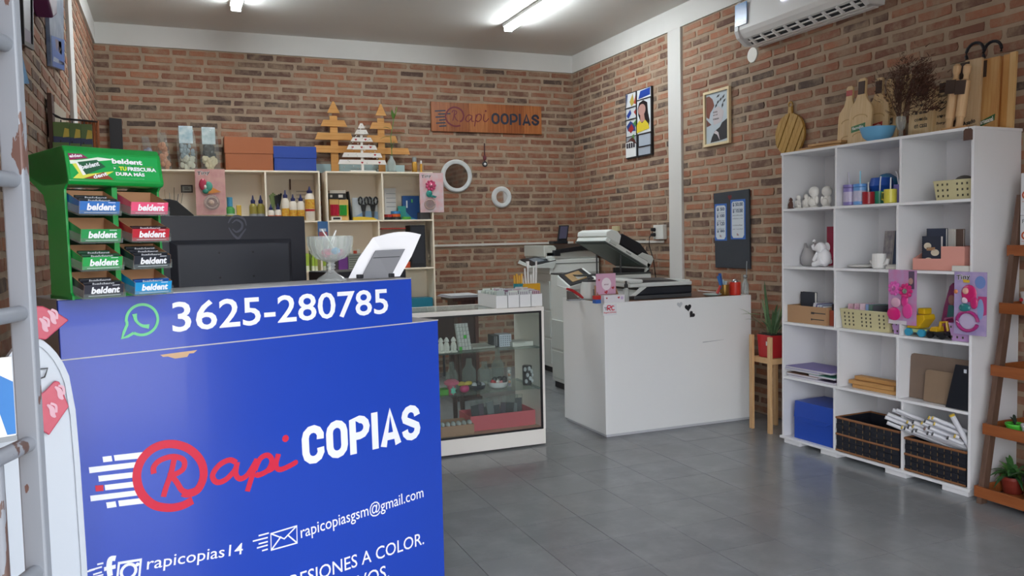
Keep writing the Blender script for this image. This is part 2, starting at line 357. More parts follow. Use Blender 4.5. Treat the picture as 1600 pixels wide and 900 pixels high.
# ------------------------------------------------------------------ ceiling lamps and air conditioner
HOUS = mat('e6e6e4', .4); GLOW = mat('f2fbff', .4, emit=TUBE)
def lamp(x, y1, label):
    t = thing('ceiling_light', label, 'light', W0, x, y1, ZC, 'fluorescent lights on the ceiling')
    MB().box(-.05, .05, -1.25, 0, -.03, 0).obj('housing', HOUS, t, .004)
    for y in (-1.25, -.02): MB().box(-.042, .042, y, y+.02, -.075, -.03).obj('end_cap', mat('9a9c9c', .4), t, .004)
    MB().prism([(-.036, -.03), (.036, -.03), (.036, -.055), (.022, -.07), (-.022, -.07), (-.036, -.055)], -1.23, -.02).obj('tube', GLOW, t)
lamp(3.075, 7.42, 'lit fluorescent ceiling light, the right one, toward the air conditioner')
lamp(.595, 7.48, 'lit fluorescent ceiling light, the left one, above the reception counter')
def air_conditioner():
    xa, xb = -5.30, -4.05; Lh = xb-xa; z0 = 2.90
    t = thing('air_conditioner', 'white wall air conditioner with blue energy sticker and lit digits', 'air conditioner', RW, xa, 0, z0)
    prof = [(0, 0), (-.13, -.005), (-.205, .05), (-.225, .10), (-.215, .30), (-.19, .33), (0, .33)]
    MB().prismx([(0, .0), (-.10, .0), (-.10, .33), (0, .33)], .002, Lh-.002).obj('body', WHITE, t, .003)
    for k, x in enumerate((0, Lh-.045)): MB().prismx(prof, x, x+.045).obj('end_cover', mat('dededf', .4), t, .004)
    MB().prismx([(-.10, .03), (-.17, .045), (-.2, .075), (-.215, .105), (-.205, .30), (-.185, .325), (-.1, .325)], .045, Lh-.045).obj('front_panel', WHITE, t, .005)
    MB().prismx([(-.05, .004), (-.10, .004), (-.125, .028), (-.155, .045), (-.10, .05), (-.05, .05)], .06, Lh-.06).obj('outlet', mat('33363b', .6), t)
    for k in range(9): MB().prismx([(-.04, -.004), (-.125, -.004), (-.175, .028), (-.168, .04), (-.115, .012), (-.04, .008)], .12+k*(Lh-.24)/8-.008, .12+k*(Lh-.24)/8+.008).obj('outlet_rib', WHITE, t)
    for dz, dy in ((.0, 0), (.022, -.04)):
        MB().box(.07, Lh-.07, -.105+dy, -.085+dy, -.006+dz, .002+dz).obj('louver', WHITE, t, .002)
    MB().box(.05, Lh-.05, -.05, -.0, -.006, .004).obj('bottom_tray', WHITE, t, .002)
    s = MB().prism(rect(.012, .15, .135, .30), -.226, -.221).obj('energy_sticker', mat('2d78b8', .25), t)
    plate(s, 'sticker_band', [rect(.012, .15, .135, .165)], mat('e8eef2', .3), -.2275)
    b = MB(); text(b, '24', .52, .60, .20, .235, -.222, .02); b.obj('digits', mat('dfe6ff', .4, emit=3), t)
air_conditioner()
b = MB().cyl((0, 0, 0), (0, -.012, 0), .062, .058, 28); x, z = RW.pl(1177, 86)
one(b, 'junction_cover', mat('e3e0d8', .5), 'round white junction cover on the brick under the air conditioner', 'cover', RW, x, 0, z)
# ------------------------------------------------------------------ foreground: gate, arched board, packets
STEEL = mat('757a83', .4, c2='6c7178', scale=5, bump=.08)
def peel(name, c, rust, thr):
    m = bpy.data.materials.new(name); m.use_nodes = True; n = m.node_tree.nodes; l = m.node_tree.links; b = n['Principled BSDF']; b.inputs['Roughness'].default_value = .42
    tc = n.new('ShaderNodeTexCoord'); mp = n.new('ShaderNodeMapping'); mp.inputs['Scale'].default_value = (1.6, 1.6, .45); nz = n.new('ShaderNodeTexNoise'); nz.inputs['Scale'].default_value = 22; nz.inputs['Detail'].default_value = 5
    rp = n.new('ShaderNodeValToRGB'); rp.color_ramp.interpolation = 'CONSTANT'; rp.color_ramp.elements[0].color = lin(c); rp.color_ramp.elements[1].position = thr; rp.color_ramp.elements[1].color = lin(rust)
    l.new(tc.outputs['Object'], mp.inputs[0]); l.new(mp.outputs[0], nz.inputs['Vector']); l.new(nz.outputs['Fac'], rp.inputs[0]); l.new(rp.outputs[0], b.inputs['Base Color'])
    bp = n.new('ShaderNodeBump'); bp.inputs['Strength'].default_value = .3; bp.inputs['Distance'].default_value = -.002; l.new(rp.outputs[0], bp.inputs['Height']); l.new(bp.outputs[0], b.inputs['Normal'])
    return m
PEEL = peel('mat_peeling', '787d85', '5a423c', .63); PEEL2 = peel('mat_peeling_more', '747880', '52403c', .58)
GF = Frame(-.2045, 1.3827, 71.2)
t = thing('steel_gate', 'grey painted steel gate with round bars and peeling paint, swung open at the left edge', 'gate', GF, 0, 0, 0)
MB().box(-.009, .009, -.016, .016, 0.01, 2.6).obj('post', PEEL, t, .003)
MB().box(-.97, -.93, -.02, .02, 0.01, 2.6).obj('post', STEEL, t, .003)
for k in range(-5, 8):
    z = 1.163+.193*k
    MB().cyl((-.008, .0, z), (-.93, .0, z), .0115, n=12).obj('bar', PEEL2 if k == 0 else STEEL, t)
MB().cyl((-.075, .012, 0.02), (-.075, .012, 1.163), .011, n=12).obj('upright', PEEL2, t)
MB().box(-.93, -.022, -.015, .015, 0.02, .06).obj('bottom_rail', STEEL, t, .003)
p = CAM + ray(124, 720)*(2.2)
AF = Frame(p.x, p.y, 20.9)
def apx(u, v, y=0): return AF.pl(u, v, y)
arc = [apx(*q) for q in ((134, 868), (124, 720), (117, 640), (107, 587), (98, 567), (88, 552), (78, 541), (67, 532), (57, 527), (48, 525))]
zc_ = arc[-1][0]; prof = [(arc[0][0], 0)]+arc; prof = prof+[(2*zc_-x, z) for x, z in prof[::-1][1:]]
t = thing('arched_board', 'white arched standing board with a raised rim, left of the blue reception counter', 'board', AF, 0, 0, 0)
LW_ = mat('bcc5d0', .35)
MB().prism(prof, 0, .02).obj('board', LW_, t, .002)
inn = [(zc_+(x-zc_)*.86, z*.985 if z else .015) for x, z in prof]
n = len(prof); b = MB(); V = [(x, -.006, z) for x, z in prof]+[(x, -.006, z) for x, z in inn]+[(x, .001, z) for x, z in inn]+[(x, .001, z) for x, z in prof]
F = []
for i in range(n):
    j = (i+1) % n
    for a in range(3): F.append((a*n+i, a*n+j, (a+1)*n+j, (a+1)*n+i))
    F.append((3*n+i, 3*n+j, j, i))
b.add(V, F); b.obj('rim', LW_, t)
MB().box(zc_-.08, zc_+.08, .02, .15, 0, .03).obj('foot', GREY, t, .003)
PINK = mat('b23f58', .25, c2='c4566a', scale=9); EMBLEM = mat('cfa2b2', .3)
def packet(pts, label, yo, emb, rest):
    P = [apx(u, v, yo) for u, v in pts]; cx = sum(x for x, z in P)/len(P); zl = min(z for x, z in P)
    t = thing('candy_packet', label, 'packet', AF, cx, yo, zl, None)
    P = [(x-cx, z-zl) for x, z in P]
    MB().prism(P, -.006, .006).obj('foil', PINK, t, .003)
    for u, v in emb:
        x, z = apx(u, v, yo); x -= cx; z -= zl; b = MB()
        b.stroke([(x-.012, z+.016), (x-.002, z+.004), (x, z-.012), (x+.006, z-.02)], .008, -.0075, taper=lambda s: .4+1.2*math.sin(math.pi*s)); b.stroke([(x-.004, z+.018), (x+.008, z+.01), (x+.008, z-.008)], .006, -.0075)
        b.obj('emblem', EMBLEM, t)
packet([(55, 478), (66, 478), (88, 488), (107, 500), (71, 531), (50, 528)], 'pink foil candy packet above the arched white board', -.012, [(82, 494), (69, 506)], 0)
packet([(60, 618), (71, 610), (85, 595), (92, 596), (107, 635), (76, 680), (58, 668)], 'pink foil candy packet stuck on the face of the arched white board', -.013, [(93, 612), (81, 640)], 0)
x, z = apx(66, 576, -.007); x2, z2 = apx(79, 586, -.007)
one(MB().stroke([(-.02, 0), (.012, 0), (.004, -.022), (-.02, -.028)], .003, -.004, .004, sm=1), 'bracket', DARK, 'small dark metal clip on the arched white board', 'clip', AF, x, -.007, z)
# a white and blue sheet on a grey strip, left of the gate post
NF = AF.sub(0, -.14)
q = [NF.pl(u, v) for u, v in ((-40, 684), (25, 680), (25, 560), (-40, 560))]
t = thing('wall_sheet', 'white and blue printed board behind the gate post at the left edge', 'board', NF, q[0][0], 0, 0)
w = q[1][0]-q[0][0]; zb = q[1][1]; zt = zb+.19
MB().box(0, w, 0, .008, zb, zt).obj('sheet', PAPER, t); plate(t, 'blue_print', [[(w-.058, zt-.02), (w, zt-.06), (w, zb+.004), (w-.018, zb+.004)]], mat('2f7cc8', .5))
MB().box(-.004, w+.004, -.004, .012, zb-.012, zb).obj('strip', GREY, t)
MB().box(.01, .03, .0, .02, 0.0, zb-.012).obj('leg', GREY, t)
# ------------------------------------------------------------------ reception counter
a = az(95, 563, 1.12); c = az(684, 500, 1.12)
CF = Frame(a.x, a.y, math.degrees(math.atan2(c.y-a.y, c.x-a.x))); CL = (c-a).length; ZT, ZL = 1.30, 1.12
BLUE = mat('2145b4', .22, coat=.3); LAM = mat('a7a7ad', .45); INK = mat('eef1f8', .4); RED = mat('cf1f3f', .4)
rc = thing('reception_counter', 'blue two-tier reception counter printed with a copy shop logo and phone number', 'counter', CF, 0, 0, 0)
MB().box(0, CL, 0, .018, 0, ZL).obj('front_panel', BLUE, rc, .0015)
MB().box(0, .018, .018, .5, 0, ZL).obj('end_panel', LAM, rc); MB().box(CL-.018, CL, .018, .5, 0, ZL).obj('end_panel', BLUE, rc)
MB().box(.018, CL-.018, .018, .5, .73, .75).obj('work_surface', LAM, rc)
UX = CF.pl(643, 470)[0]
MB().box(.0, UX, -.002, .014, ZL, ZT-.004).obj('upper_panel', BLUE, rc, .0015)
MB().box(.0, .018, .014, .26, ZL, ZT-.004).obj('upper_end', mat('8b8580', .5), rc); MB().box(UX-.018, UX, .014, .26, ZL, ZT-.004).obj('upper_end', BLUE, rc)
MB().box(-.002, UX+.002, -.003, .27, ZT-.004, ZT).obj('upper_top', LAM, rc, .001)
MB().box(0, CL, -.003, .5, ZL-.002, ZL+.002).obj('ledge', mat('b9b9bd', .4), rc)
def cp(cx, cy): return CF.pl(60+cx*.53312, 420+cy*.53333)        # spot on the counter's face
def cq(cx, cy): return CF.pl(cx/4.092, 680+cy/4.092)
K = .53/1282*2.9
# speed lines
plate(rc, 'speed_line', [[cq(*p) for p in q] for q in ([(655, 138), (712, 131), (718, 166), (660, 173)],)], INK)
for q in ([(727, 128), (935, 105), (898, 148), (733, 164)], [(567, 205), (880, 170), (872, 205), (572, 243)], [(627, 260), (858, 235), (855, 270), (632, 297)], [(668, 318), (855, 296), (855, 332), (673, 352)],
          [(576, 387), (872, 352), (880, 385), (580, 423)], [(678, 430), (738, 422), (745, 458), (685, 467)], [(755, 418), (900, 402), (928, 435), (762, 455)]):
    plate(rc, 'speed_line', [[cq(*p) for p in q]], INK)
plate(rc, 'red_square', [[cq(*p) for p in ((608, 322), (660, 318), (662, 355), (612, 360))]], RED)
SW = .0265
ring = [(452, 678), (420, 694), (380, 700), (335, 690), (300, 655), (288, 607), (302, 560), (340, 524), (390, 513), (440, 527), (475, 562), (484, 605), (468, 645), (440, 658), (422, 655)]
MB().stroke([cp(*p) for p in ring], SW).obj('logo_ring', RED, rc)
b = MB(); SL = .0175
for s in ([(338, 600), (338, 580), (358, 560), (395, 550), (425, 560), (425, 585), (400, 602), (378, 606)], [(398, 556), (388, 600), (374, 640), (366, 668)], [(388, 604), (405, 625), (420, 648), (440, 658)]):
    b.stroke([cp(*p) for p in s], SL)
b.obj('logo_initial', RED, rc)
b = MB()
for s in ([(580, 568), (560, 560), (530, 575), (510, 605), (522, 625), (548, 618), (575, 590), (583, 566)], [(583, 566), (578, 600), (590, 615), (610, 606), (628, 580), (640, 558)], [(640, 556), (628, 600), (612, 652)], [(634, 590), (650, 556), (672, 546), (684, 562), (672, 590), (645, 604), (636, 600)], [(672, 592), (690, 580), (703, 545)], [(703, 542), (696, 575), (706, 588), (730, 580), (752, 568)]):
    b.stroke([cp(*p) for p in s], .0185)
x, z = cp(724, 497); b.prism(circ(x, z, .0125), -.001, .0002); x, z = cp(754, 567); b.prism(circ(x, z, .009), -.001, .0002)
b.obj('logo_script', RED, rc)
def boxtext(name, body, l, r, tl, parent=rc, m=INK, bold=0, sp=1, conv=cp, shear=0, y=-.0012):
    """l, r: left and right ends of the base line, tl: top of the letters above l"""
    x0, z0 = conv(*l); x1, z1 = conv(*r); zt = conv(*tl)[1]; a = math.atan2(z1-z0, x1-x0)
    return text(MB(), body, x0, x0+math.hypot(x1-x0, z1-z0), z0, zt, y, bold, a, shear, sp).obj(name, m, parent)
xa, za = cp(775, 579); xb, zb = cp(1120, 496); zt = cp(772, 464)[1]; block_word(MB(), xa, xb, za, zt, math.atan2(zb-za, xb-xa), -.0012).obj('lettering', INK, rc)
boxtext('lettering', '3625-280785', (393, 187), (1025, 131), (392, 97), bold=.012, conv=lambda x, y: CF.pl(60+x*.53312, 420+y*.53333, -.0015), y=-.0032)
boxtext('lettering', 'rapicopias14', (316, 893), (597, 846), (316, 846), bold=.004)
boxtext('lettering', 'rapicopiasgsm@gmail.com', (770, 800), (1129, 678), (770, 752), bold=.004)
x1, z0 = cp(1130, 806); zt = cp(1130, 770)[1]
text(MB(), 'IMPRESIONES A COLOR.', x1-.70, x1, z0+.0, zt+.0, -.0012, .004, .0).obj('lettering', INK, rc)
x1, z0 = cp(1028, 906); zt = cp(1028, 866)[1]
text(MB(), 'IVOS.', None, x1, z0, zt, -.0012, .004, .02).obj('lettering', INK, rc)
# messenger icon
GRN = mat('6fd08f', .4); b = MB()
cc = cp(303, 149); R = .0475
a0 = math.radians(235); pts = [(cc[0]+R*math.cos(a0+t), cc[1]+R*math.sin(a0+t)) for t in [i*math.radians(320)/20 for i in range(21)]]
tail = cp(249, 200); b.stroke(pts+[(cc[0]-.062, cc[1]-.052)]+[pts[0]], .0085, -.0035, closed=False, sm=2)
hs_ = [(cc[0]-.022, cc[1]+.02), (cc[0]-.018, cc[1]-.002), (cc[0]-.002, cc[1]-.018), (cc[0]+.02, cc[1]-.023)]
b.stroke(hs_, .012, -.0035, taper=lambda s: 1.25-.6*math.sin(math.pi*s)); b.obj('phone_icon', GRN, rc)
# envelope and speed marks
e = [cp(*p) for p in ((681, 776), (757, 753), (758, 803), (682, 824))]
b = MB(); b.stroke(e, .0055, closed=True, sm=0); m_ = ((e[0][0]+e[1][0])/2, (e[0][1]+e[1][1])/2-.033)
b.stroke([e[0], m_, e[1]], .005, sm=0); b.stroke([e[3], (m_[0]-.012, m_[1]+.012)], .005, sm=0); b.stroke([e[2], (m_[0]+.012, m_[1]+.012)], .005, sm=0); b.obj('envelope_icon', INK, rc)
for q in ((645, 782, 675, 774), (628, 798, 672, 787), (645, 806, 672, 799), (640, 818, 672, 809), (655, 826, 672, 821)):
    b = MB().stroke([cp(*q[:2]), cp(*q[2:])], .005, sm=0); b.obj('speed_mark', INK, rc)
# social icons
b = MB(); b.stroke([cp(*p) for p in ((226, 848), (212, 850), (207, 868), (210, 900))], .016); b.stroke([cp(*p) for p in ((192, 880), (226, 872))], .012, sm=0)
b.obj('letter_icon', INK, rc)
o = [cp(*p) for p in ((236, 862), (300, 852), (295, 905), (230, 914))]; b = MB(); b.stroke(o, .010, closed=True, sm=0)
c0 = cp(264, 886); b.stroke([(c0[0]+.022*math.cos(t), c0[1]+.022*math.sin(t)) for t in [i*math.pi/8 for i in range(16)]], .009, closed=True, sm=1); c1 = cp(290, 866); b.prism(circ(c1[0], c1[1], .006, 10), -.001, .0003); b.obj('camera_icon', INK, rc)
for q in ((172, 866, 190, 862), (148, 884, 186, 873), (160, 896, 186, 888), (140, 888, 165, 880), (155, 905, 190, 896)):
    MB().stroke([cp(*q[:2]), cp(*q[2:])], .005, sm=0).obj('speed_mark', INK, rc)
# chipped edge
pts = [(357, 252), (465, 238), (455, 247), (442, 248), (436, 258), (400, 263), (380, 257), (365, 258)]
plate(rc, 'chipped_edge', [[cp(*p) for p in pts]], mat('cfae8a', .8), -.0008)
# ------------------------------------------------------------------ gum display with its boxes
p = az(112, 469, ZT); DF = Frame(p.x, p.y, 27.6)
GD = mat('10953f', .3, coat=.2); GDK = mat('0d5a2c', .4)
dw = DF.pl(251, 290)[0]
gd = thing('gum_display', 'green tiered gum display stand on the left end of the blue counter', 'display stand', DF, 0, 0, ZT)
def ds(x, y, z): return (x, y, z)
side = [(-.006, 0), (-.006, .012), (.004, .02), (.012, .316), (-.012, .336), (-.02, .341), (.0, .421), (.012, .438), (.365, .428), (.34, .396), (.16, .306), (.14, .26), (.14, .012), (.15, 0)]
for x in (0, dw-.007): MB().prismx(side, x, x+.007).obj('side_panel', GD, gd, .001)
MB().box(0, dw, .022, .15, 0, .012).obj('base', GD, gd, .002)
MB().box(.007, dw-.007, .132, .139, .012, .325).obj('back_panel', GDK, gd)
MB().box(dw/2-.008, dw/2+.008, .006, .132, .012, .325).obj('divider', GD, gd, .001)
MB().prismx([(.012, .326), (-.016, .328), (-.024, .338), (-.004, .423), (.01, .440), (.36, .430), (.335, .396), (.165, .33)], .0, dw).obj('header', GD, gd, .004)
# printed face of the header: a plane leaning back
hd = bpy.data.objects.new('header_print', None); bpy.data.objects.remove(hd)
ha = math.atan2(.02, .085)
HM = Matrix.Translation((0, -.0232, .341)) @ Matrix.Rotation(-ha, 4, 'X')
def hplate(name, polys, m, y=-.0006):
    b = MB()
    for q in polys: b.prism(q, y, y+.0008, HM)
    return b.obj(name, m, gd)
GL = mat('21a552', .25, coat=.3); HH = .078
hplate('face_sheet', [rect(.008, dw-.012, .003, HH)], GL)
hplate('print_yellow', [[(.01, .066-.008), (.03, .058), (.055, .018), (.13, .03), (.11, .018), (.05, .004), (.012, .004), (.03, .02)]], mat('d8dc55', .4), -.001)
hplate('print_flare', [[(.01, .056), (.045, .060), (.09, .070), (.14, .066), (.10, .060), (.05, .052), (.011, .046)]], mat('e3efe6', .4), -.0012)
hplate('print_packet', [[(.008, .077), (.045, .077), (.062, .066), (.010, .057)]], mat('8a2358', .4), -.0016)
hplate('print_packet', [[(.030, .052), (.085, .062), (.108, .042), (.050, .016)]], mat('1c5a3c', .4), -.0016)
hplate('print_packet', [[(.04, .004), (.10, .026), (.125, .004)]], mat('8a3b22', .4), -.0016)
hplate('print_packet', [[(.024, .055), (.03, .053), (.049, .016), (.04, .014)]], mat('eceff0', .4), -.0018)
def htext(body, x0, x1, z0, z1, m, bold=.03, rot=0, name='lettering'): return text(MB(), body, x0, x1, z0, z1, -.0022, bold, rot, M=HM).obj(name, m, gd)
htext('beldent', .128, .218, .053, .069, INK, .04); htext('> ', .130, .136, .036, .043, INK, .02); htext('TU', .146, .168, .033, .045, mat('e2e43a', .4), .05)
htext('FRESCURA', .171, .258, .033, .045, INK, .045); htext('DURA MÁS', .134, .220, .017, .030, INK, .045)
htext('beldent', .040, .094, .030, .044, INK, .03, .28); htext('elden', .011, .046, .064, .073, INK, .03, .12); htext('dent', .070, .112, .004, .016, INK, .03, .3)
hplate('print_rule', [rect(.131, .185, .048, .0494)], INK); hplate('print_rule', [rect(.190, .250, .048, .0494)], mat('d8dc3f', .4)); hplate('print_rule', [rect(.134, .218, .009, .0098)], INK)
TRAY = film('dfe6ea', .05); KRAFT = mat('b88b66', .75)
cw = dw/2; spec = [(0, 3, '2a6fc0', '1c232c', 'deep blue', 2), (1, 3, 'e8567f', 'd8b0bb', 'light pink', 0), (0, 2, '17934c', '17934c', 'green', 0), (1, 2, 'bb2436', '3a2126', 'dark red', 1),
     (0, 1, '1f9f4c', '1e4a33', 'green', 2), (1, 1, '232833', '20242d', 'black', 3), (0, 0, '2a2b38', '23252f', 'black', 2), (1, 0, '1c93d2', '1c4f9a', 'light blue', 1)]
where = {0: 'bottom', 1: 'second lowest', 2: 'second highest', 3: 'top'}
for col, row, c, c2, cn, npk in spec:
    x0 = col*cw+.010+(.006 if col else 0); w = cw-.026; z = .007+row*.079; tl = -.22
    TM = Matrix.Translation((x0, -.055, z)) @ Matrix.Rotation(.20, 4, 'X')          # shelves slope down to the front
    b = MB(); b.box(-.003, w+.003, -.006, .15, -.004, -.001); b.box(-.003, w+.003, -.006, -.0045, -.001, .011); b.box(-.003, -.0015, -.0045, .15, -.001, .022); b.box(w+.0015, w+.003, -.0045, .15, -.001, .022)
    o = b.obj('tray', TRAY, gd); o.matrix_local = TM
    side_ = ('left', 'right')[col]
    g = thing('gum_box', f'open {cn} gum carton, {where[row]} box in the {side_} column of the green stand', 'box', DF, 0, 0, ZT)
    g.location = DF.w(*(TM.to_translation()))+Vector((0, 0, ZT)); g.rotation_euler = (Matrix.Rotation(DF.a, 4, 'Z') @ TM).to_euler()
    M1 = mat(c, .3); b = MB()
    MB().box(0, w, 0, .0012, 0, .036).obj('front', M1, g)
    b = MB(); 
    for x in (0, w-.0012): b.prismx([(.0, 0), (.112, 0), (.112, .050), (.0, .036)], x, x+.0012)
    b.box(.0012, w-.0012, .0012, .112, 0, .001); b.box(0, w, .1108, .112, .001, .050); b.obj('carton', KRAFT, g)
    b = MB().prismx([(.0, 0), (.112, 0), (.112, .048), (.0, .036)], -.0005, -.0001); b.obj('side_print', M1, g)
    text(MB(), 'beldent', w*.18, w*.88, .010, .030, -.0006, .04, 0, .12).obj('lettering', INK, g)
    plate(g, 'print_rule', [rect(w*.12, w*.92, .003, .0045)], mat('d6dadf', .5), -.0004, .0003); plate(g, 'print_mark', [rect(w*.7, w*.88, .032, .0335)], INK, -.0004, .0003)
    for k in range(npk):
        y = .012+k*.022; pk = MB().box(.003, w-.003-(.02 if k else .001), y, y+.013, .002, .041+k*.005).obj('gum_pack', mat(c2, .3), g, .001)
        text(MB(), 'beldent', w*.25, w*.8, .033+k*.005, .0395+k*.005, y-.0005, .03).obj('pack_lettering', mat('c8ccd2', .4), pk)
# ------------------------------------------------------------------ on the reception counter
bx_, by_ = .965, .085
t = thing('glass_bowl', 'footed cut glass bowl of lollipops on the blue counter', 'bowl', CF, bx_, by_, ZT)
GLS = film('f2f6f8', .2, .1)
MB().lathe([(.056, 0), (.058, .005), (.050, .014), (.026, .028), (.015, .038), (.012, .044), (.018, .05), (.013, .056), (.019, .062), (.012, .068), (.02, .074)], n=24).obj('foot', GLS, t)
MB().lathe([(.02, .074), (.048, .086), (.070, .108), (.081, .14), (.083, .172), (.079, .172), (.076, .14), (.065, .112), (.042, .091), (.004, .080)], n=28).obj('bowl', GLS, t)
b = MB()
for k in range(18):
    a = k*.349; b.tube([(r*math.cos(a), r*math.sin(a), z) for r, z in ((.05, .086), (.072, .108), (.083, .14), (.085, .170))], .003, 5)
b.obj('cut_ribs', film('ffffff', .10, .1), t)
for i, (dx, dy, h, rx, ry, c, lb) in enumerate([(.005, -.03, .115, -.75, -.25, '58b4ec', 'lollipop with light blue wrapper in the glass bowl'), (-.02, .0, .11, .65, .3, 'e0447f', 'lollipop at the right in the glass bowl, white stick leaning right'), (.01, .015, .112, .45, .4, 'e86a9c', 'lollipop in the middle of the glass bowl, short white stick'), (-.03, -.02, .105, 9, 0, 'd83a6c', 'pink wrapped lollipop at the left in the glass bowl, stick down'), (.035, -.015, .108, 9, 0, 'e2568a', 'pink wrapped lollipop at the right in the glass bowl, stick down')]):
    l = thing('lollipop', lb, 'lollipop', CF, bx_+dx, by_+dy, ZT+h, 'lollipops in the bowl')
    MB().ball((0, 0, 0), (.017, .017, .014), 10, 7).obj('candy', mat(c, .3), l)
    b = MB(); [b.ball((.012*math.cos(k*1.05), .012*math.sin(k*1.05), .002), .006, 6, 4) for k in range(6)]; b.obj('wrapper', mat(c, .35), l)
    if rx < 5: MB().cyl((0, 0, 0), (rx*.085, ry*.05, .082), .0028, n=8).obj('stick', WHITE, l)
    else: MB().cyl((0, 0, 0), (.0, .012, -.02), .0028, n=8).obj('stick', WHITE, l)
# white curved panel on a grey stand
def P3(u, v, y): x, z = CF.pl(u, v, y); return Vector((x, y, z))
q = [P3(545, 437, .132), P3(624, 433, .051), P3(657, 367, .0), P3(583, 372, .1)]; q[0].z = q[1].z = ZT+.003
o3 = q[0].copy(); q = [v-o3 for v in q]; nn = (q[1]-q[0]).cross(q[3]-q[0]).normalized()
t = thing('display_panel', 'white curved-top panel leaning on a grey stand, seen from behind on the blue counter', 'stand', CF, o3.x, o3.y, ZT+.0035)
def on(a, b, h=0): return q[0]+(q[1]-q[0])*a*(1-b)+(q[2]-q[3])*a*b+(q[3]-q[0])*b-nn*h if nn.y > 0 else q[0]+(q[1]-q[0])*a*(1-b)+(q[2]-q[3])*a*b+(q[3]-q[0])*b+nn*h
def slab(out, h0, h1):
    n = len(out); V = [on(a, b, h0) for a, b in out]+[on(a, b, h1) for a, b in out]
    return MB().add(V, [tuple(range(n)), tuple(reversed(range(n, 2*n)))]+[(i, (i+1) % n, (i+1) % n+n, i+n) for i in range(n)])
out = [(0, .02), (1, .02), (1.03, .5), (1, 1)]+[(1-i/8, 1+.10*math.sin(math.pi*i/8)) for i in range(1, 8)]+[(0, 1), (-.04, .5)]
PANW = mat('edeef4', .4); PG = mat('6c6e76', .4)
slab(out, -.008, 0).obj('panel', PANW, t, .0015)
slab([(.24, .0), (.80, .0), (.80, .66), (.22, .66)], .0, .012).obj('stand_plate', PG, t, .002)
slab([(.24, .48), (.78, .48), (.78, .50), (.24, .50)], .012, .013).obj('stand_seam', DARK, t)
b = MB(); a_ = on(.22, 0, .004); c_ = on(.82, 0, .004)
for v in (a_, c_): b = MB().box(v.x-.012, v.x+.012, v.y-.012, v.y+.012, 0, .016).obj('foot', DARK, t, .003)
# monitor behind the counter
my = .60; ml, mr = CF.pl(476, 338, my)[0]-.645, CF.pl(476, 338, my)[0]; mt = CF.pl(400, 338, my)[1]; mw = mr-ml
MONB = mat('2a2c35', .45); MONC = mat('33363f', .5)
DK = thing('work_desk', 'dark work desk behind the blue reception counter', 'desk', CF, 0.33, .52, 0)
MB().box(0, 1.4, 0, .55, .72, .75).obj('top', mat('3a3430', .5), DK, .002)
for x, y in ((.03, .03), (1.37, .03), (.03, .52), (1.37, .52)): MB().box(x-.02, x+.02, y-.02, y+.02, 0, .72).obj('leg', BLACK, DK)
t = thing('monitor', 'large black computer monitor seen from behind, with a round emblem', 'monitor', CF, ml, my, .7512)
H = mt-.75; lo = .37
b = MB().box(0, mw, 0, .02, lo, H); b.obj('shell', MONB, t, .003)
MB().hexa([(.05*mw/.645, 0, lo+.01), (mw-.07, 0, lo+.01), (mw-.07, 0, H-.095), (.05, 0, H-.095)], [(.07, -.035, lo+.015), (mw-.1, -.035, lo+.015), (mw-.1, -.035, H-.115), (.07, -.035, H-.115)]).obj('rear_housing', MONC, t, .004)
for x in (.235, .38):
    for z in (H-.15, H-.25): MB().cyl((x, -.034, z), (x, -.037, z), .0045, n=8).obj('screw', BLACK, t)
ex = CF.pl(371, 355, my)[0]-ml; ez = CF.pl(371, 355, my)[1]-.75; EM = mat('5c5e6a', .3, .3)
b = MB()
for s in ([(-.028, .012), (-.016, .03), (.004, .034), (.022, .024), (.028, .004)], [(.026, -.006), (.012, -.024), (0, -.036), (-.016, -.022), (-.027, -.002)], [(-.016, .012), (-.002, .022), (.014, .012), (.012, -.006), (-.004, -.016), (-.016, -.006)]):
    b.stroke([(x*1.4+ex, z*1.3+ez) for x, z in s], .0075, -.0008, taper=lambda s: .4+.9*math.sin(math.pi*s))
b.obj('emblem', EM, t)
MB().box(mw/2-.03, mw/2+.03, -.0, .04, .01, lo+.1).obj('stand_neck', MONC, t); MB().box(mw/2-.13, mw/2+.13, -.08, .14, 0, .012).obj('stand_base', MONC, t, .003)
# black printer on the desk, seen between bowl and panel
x0 = CF.pl(474, 430, .7)[0]; x1 = CF.pl(644, 425, .7)[0]; zt = CF.pl(560, 424, .7)[1]
t = thing('desk_printer', 'black low machine behind the glass bowl, below the green cartons', 'printer', CF, x1-.43, .70, .7512)
w = .41; h = zt-.75
MB().box(0, w, .0, .30, 0, h-.05).obj('body', BLACK, t, .008); MB().box(.01, w-.01, .01, .29, h-.05, h).obj('lid', DARK, t, .006); MB().box(.06, w-.06, -.05, .0, .06, .07).obj('paper_tray', DARK, t, .002)
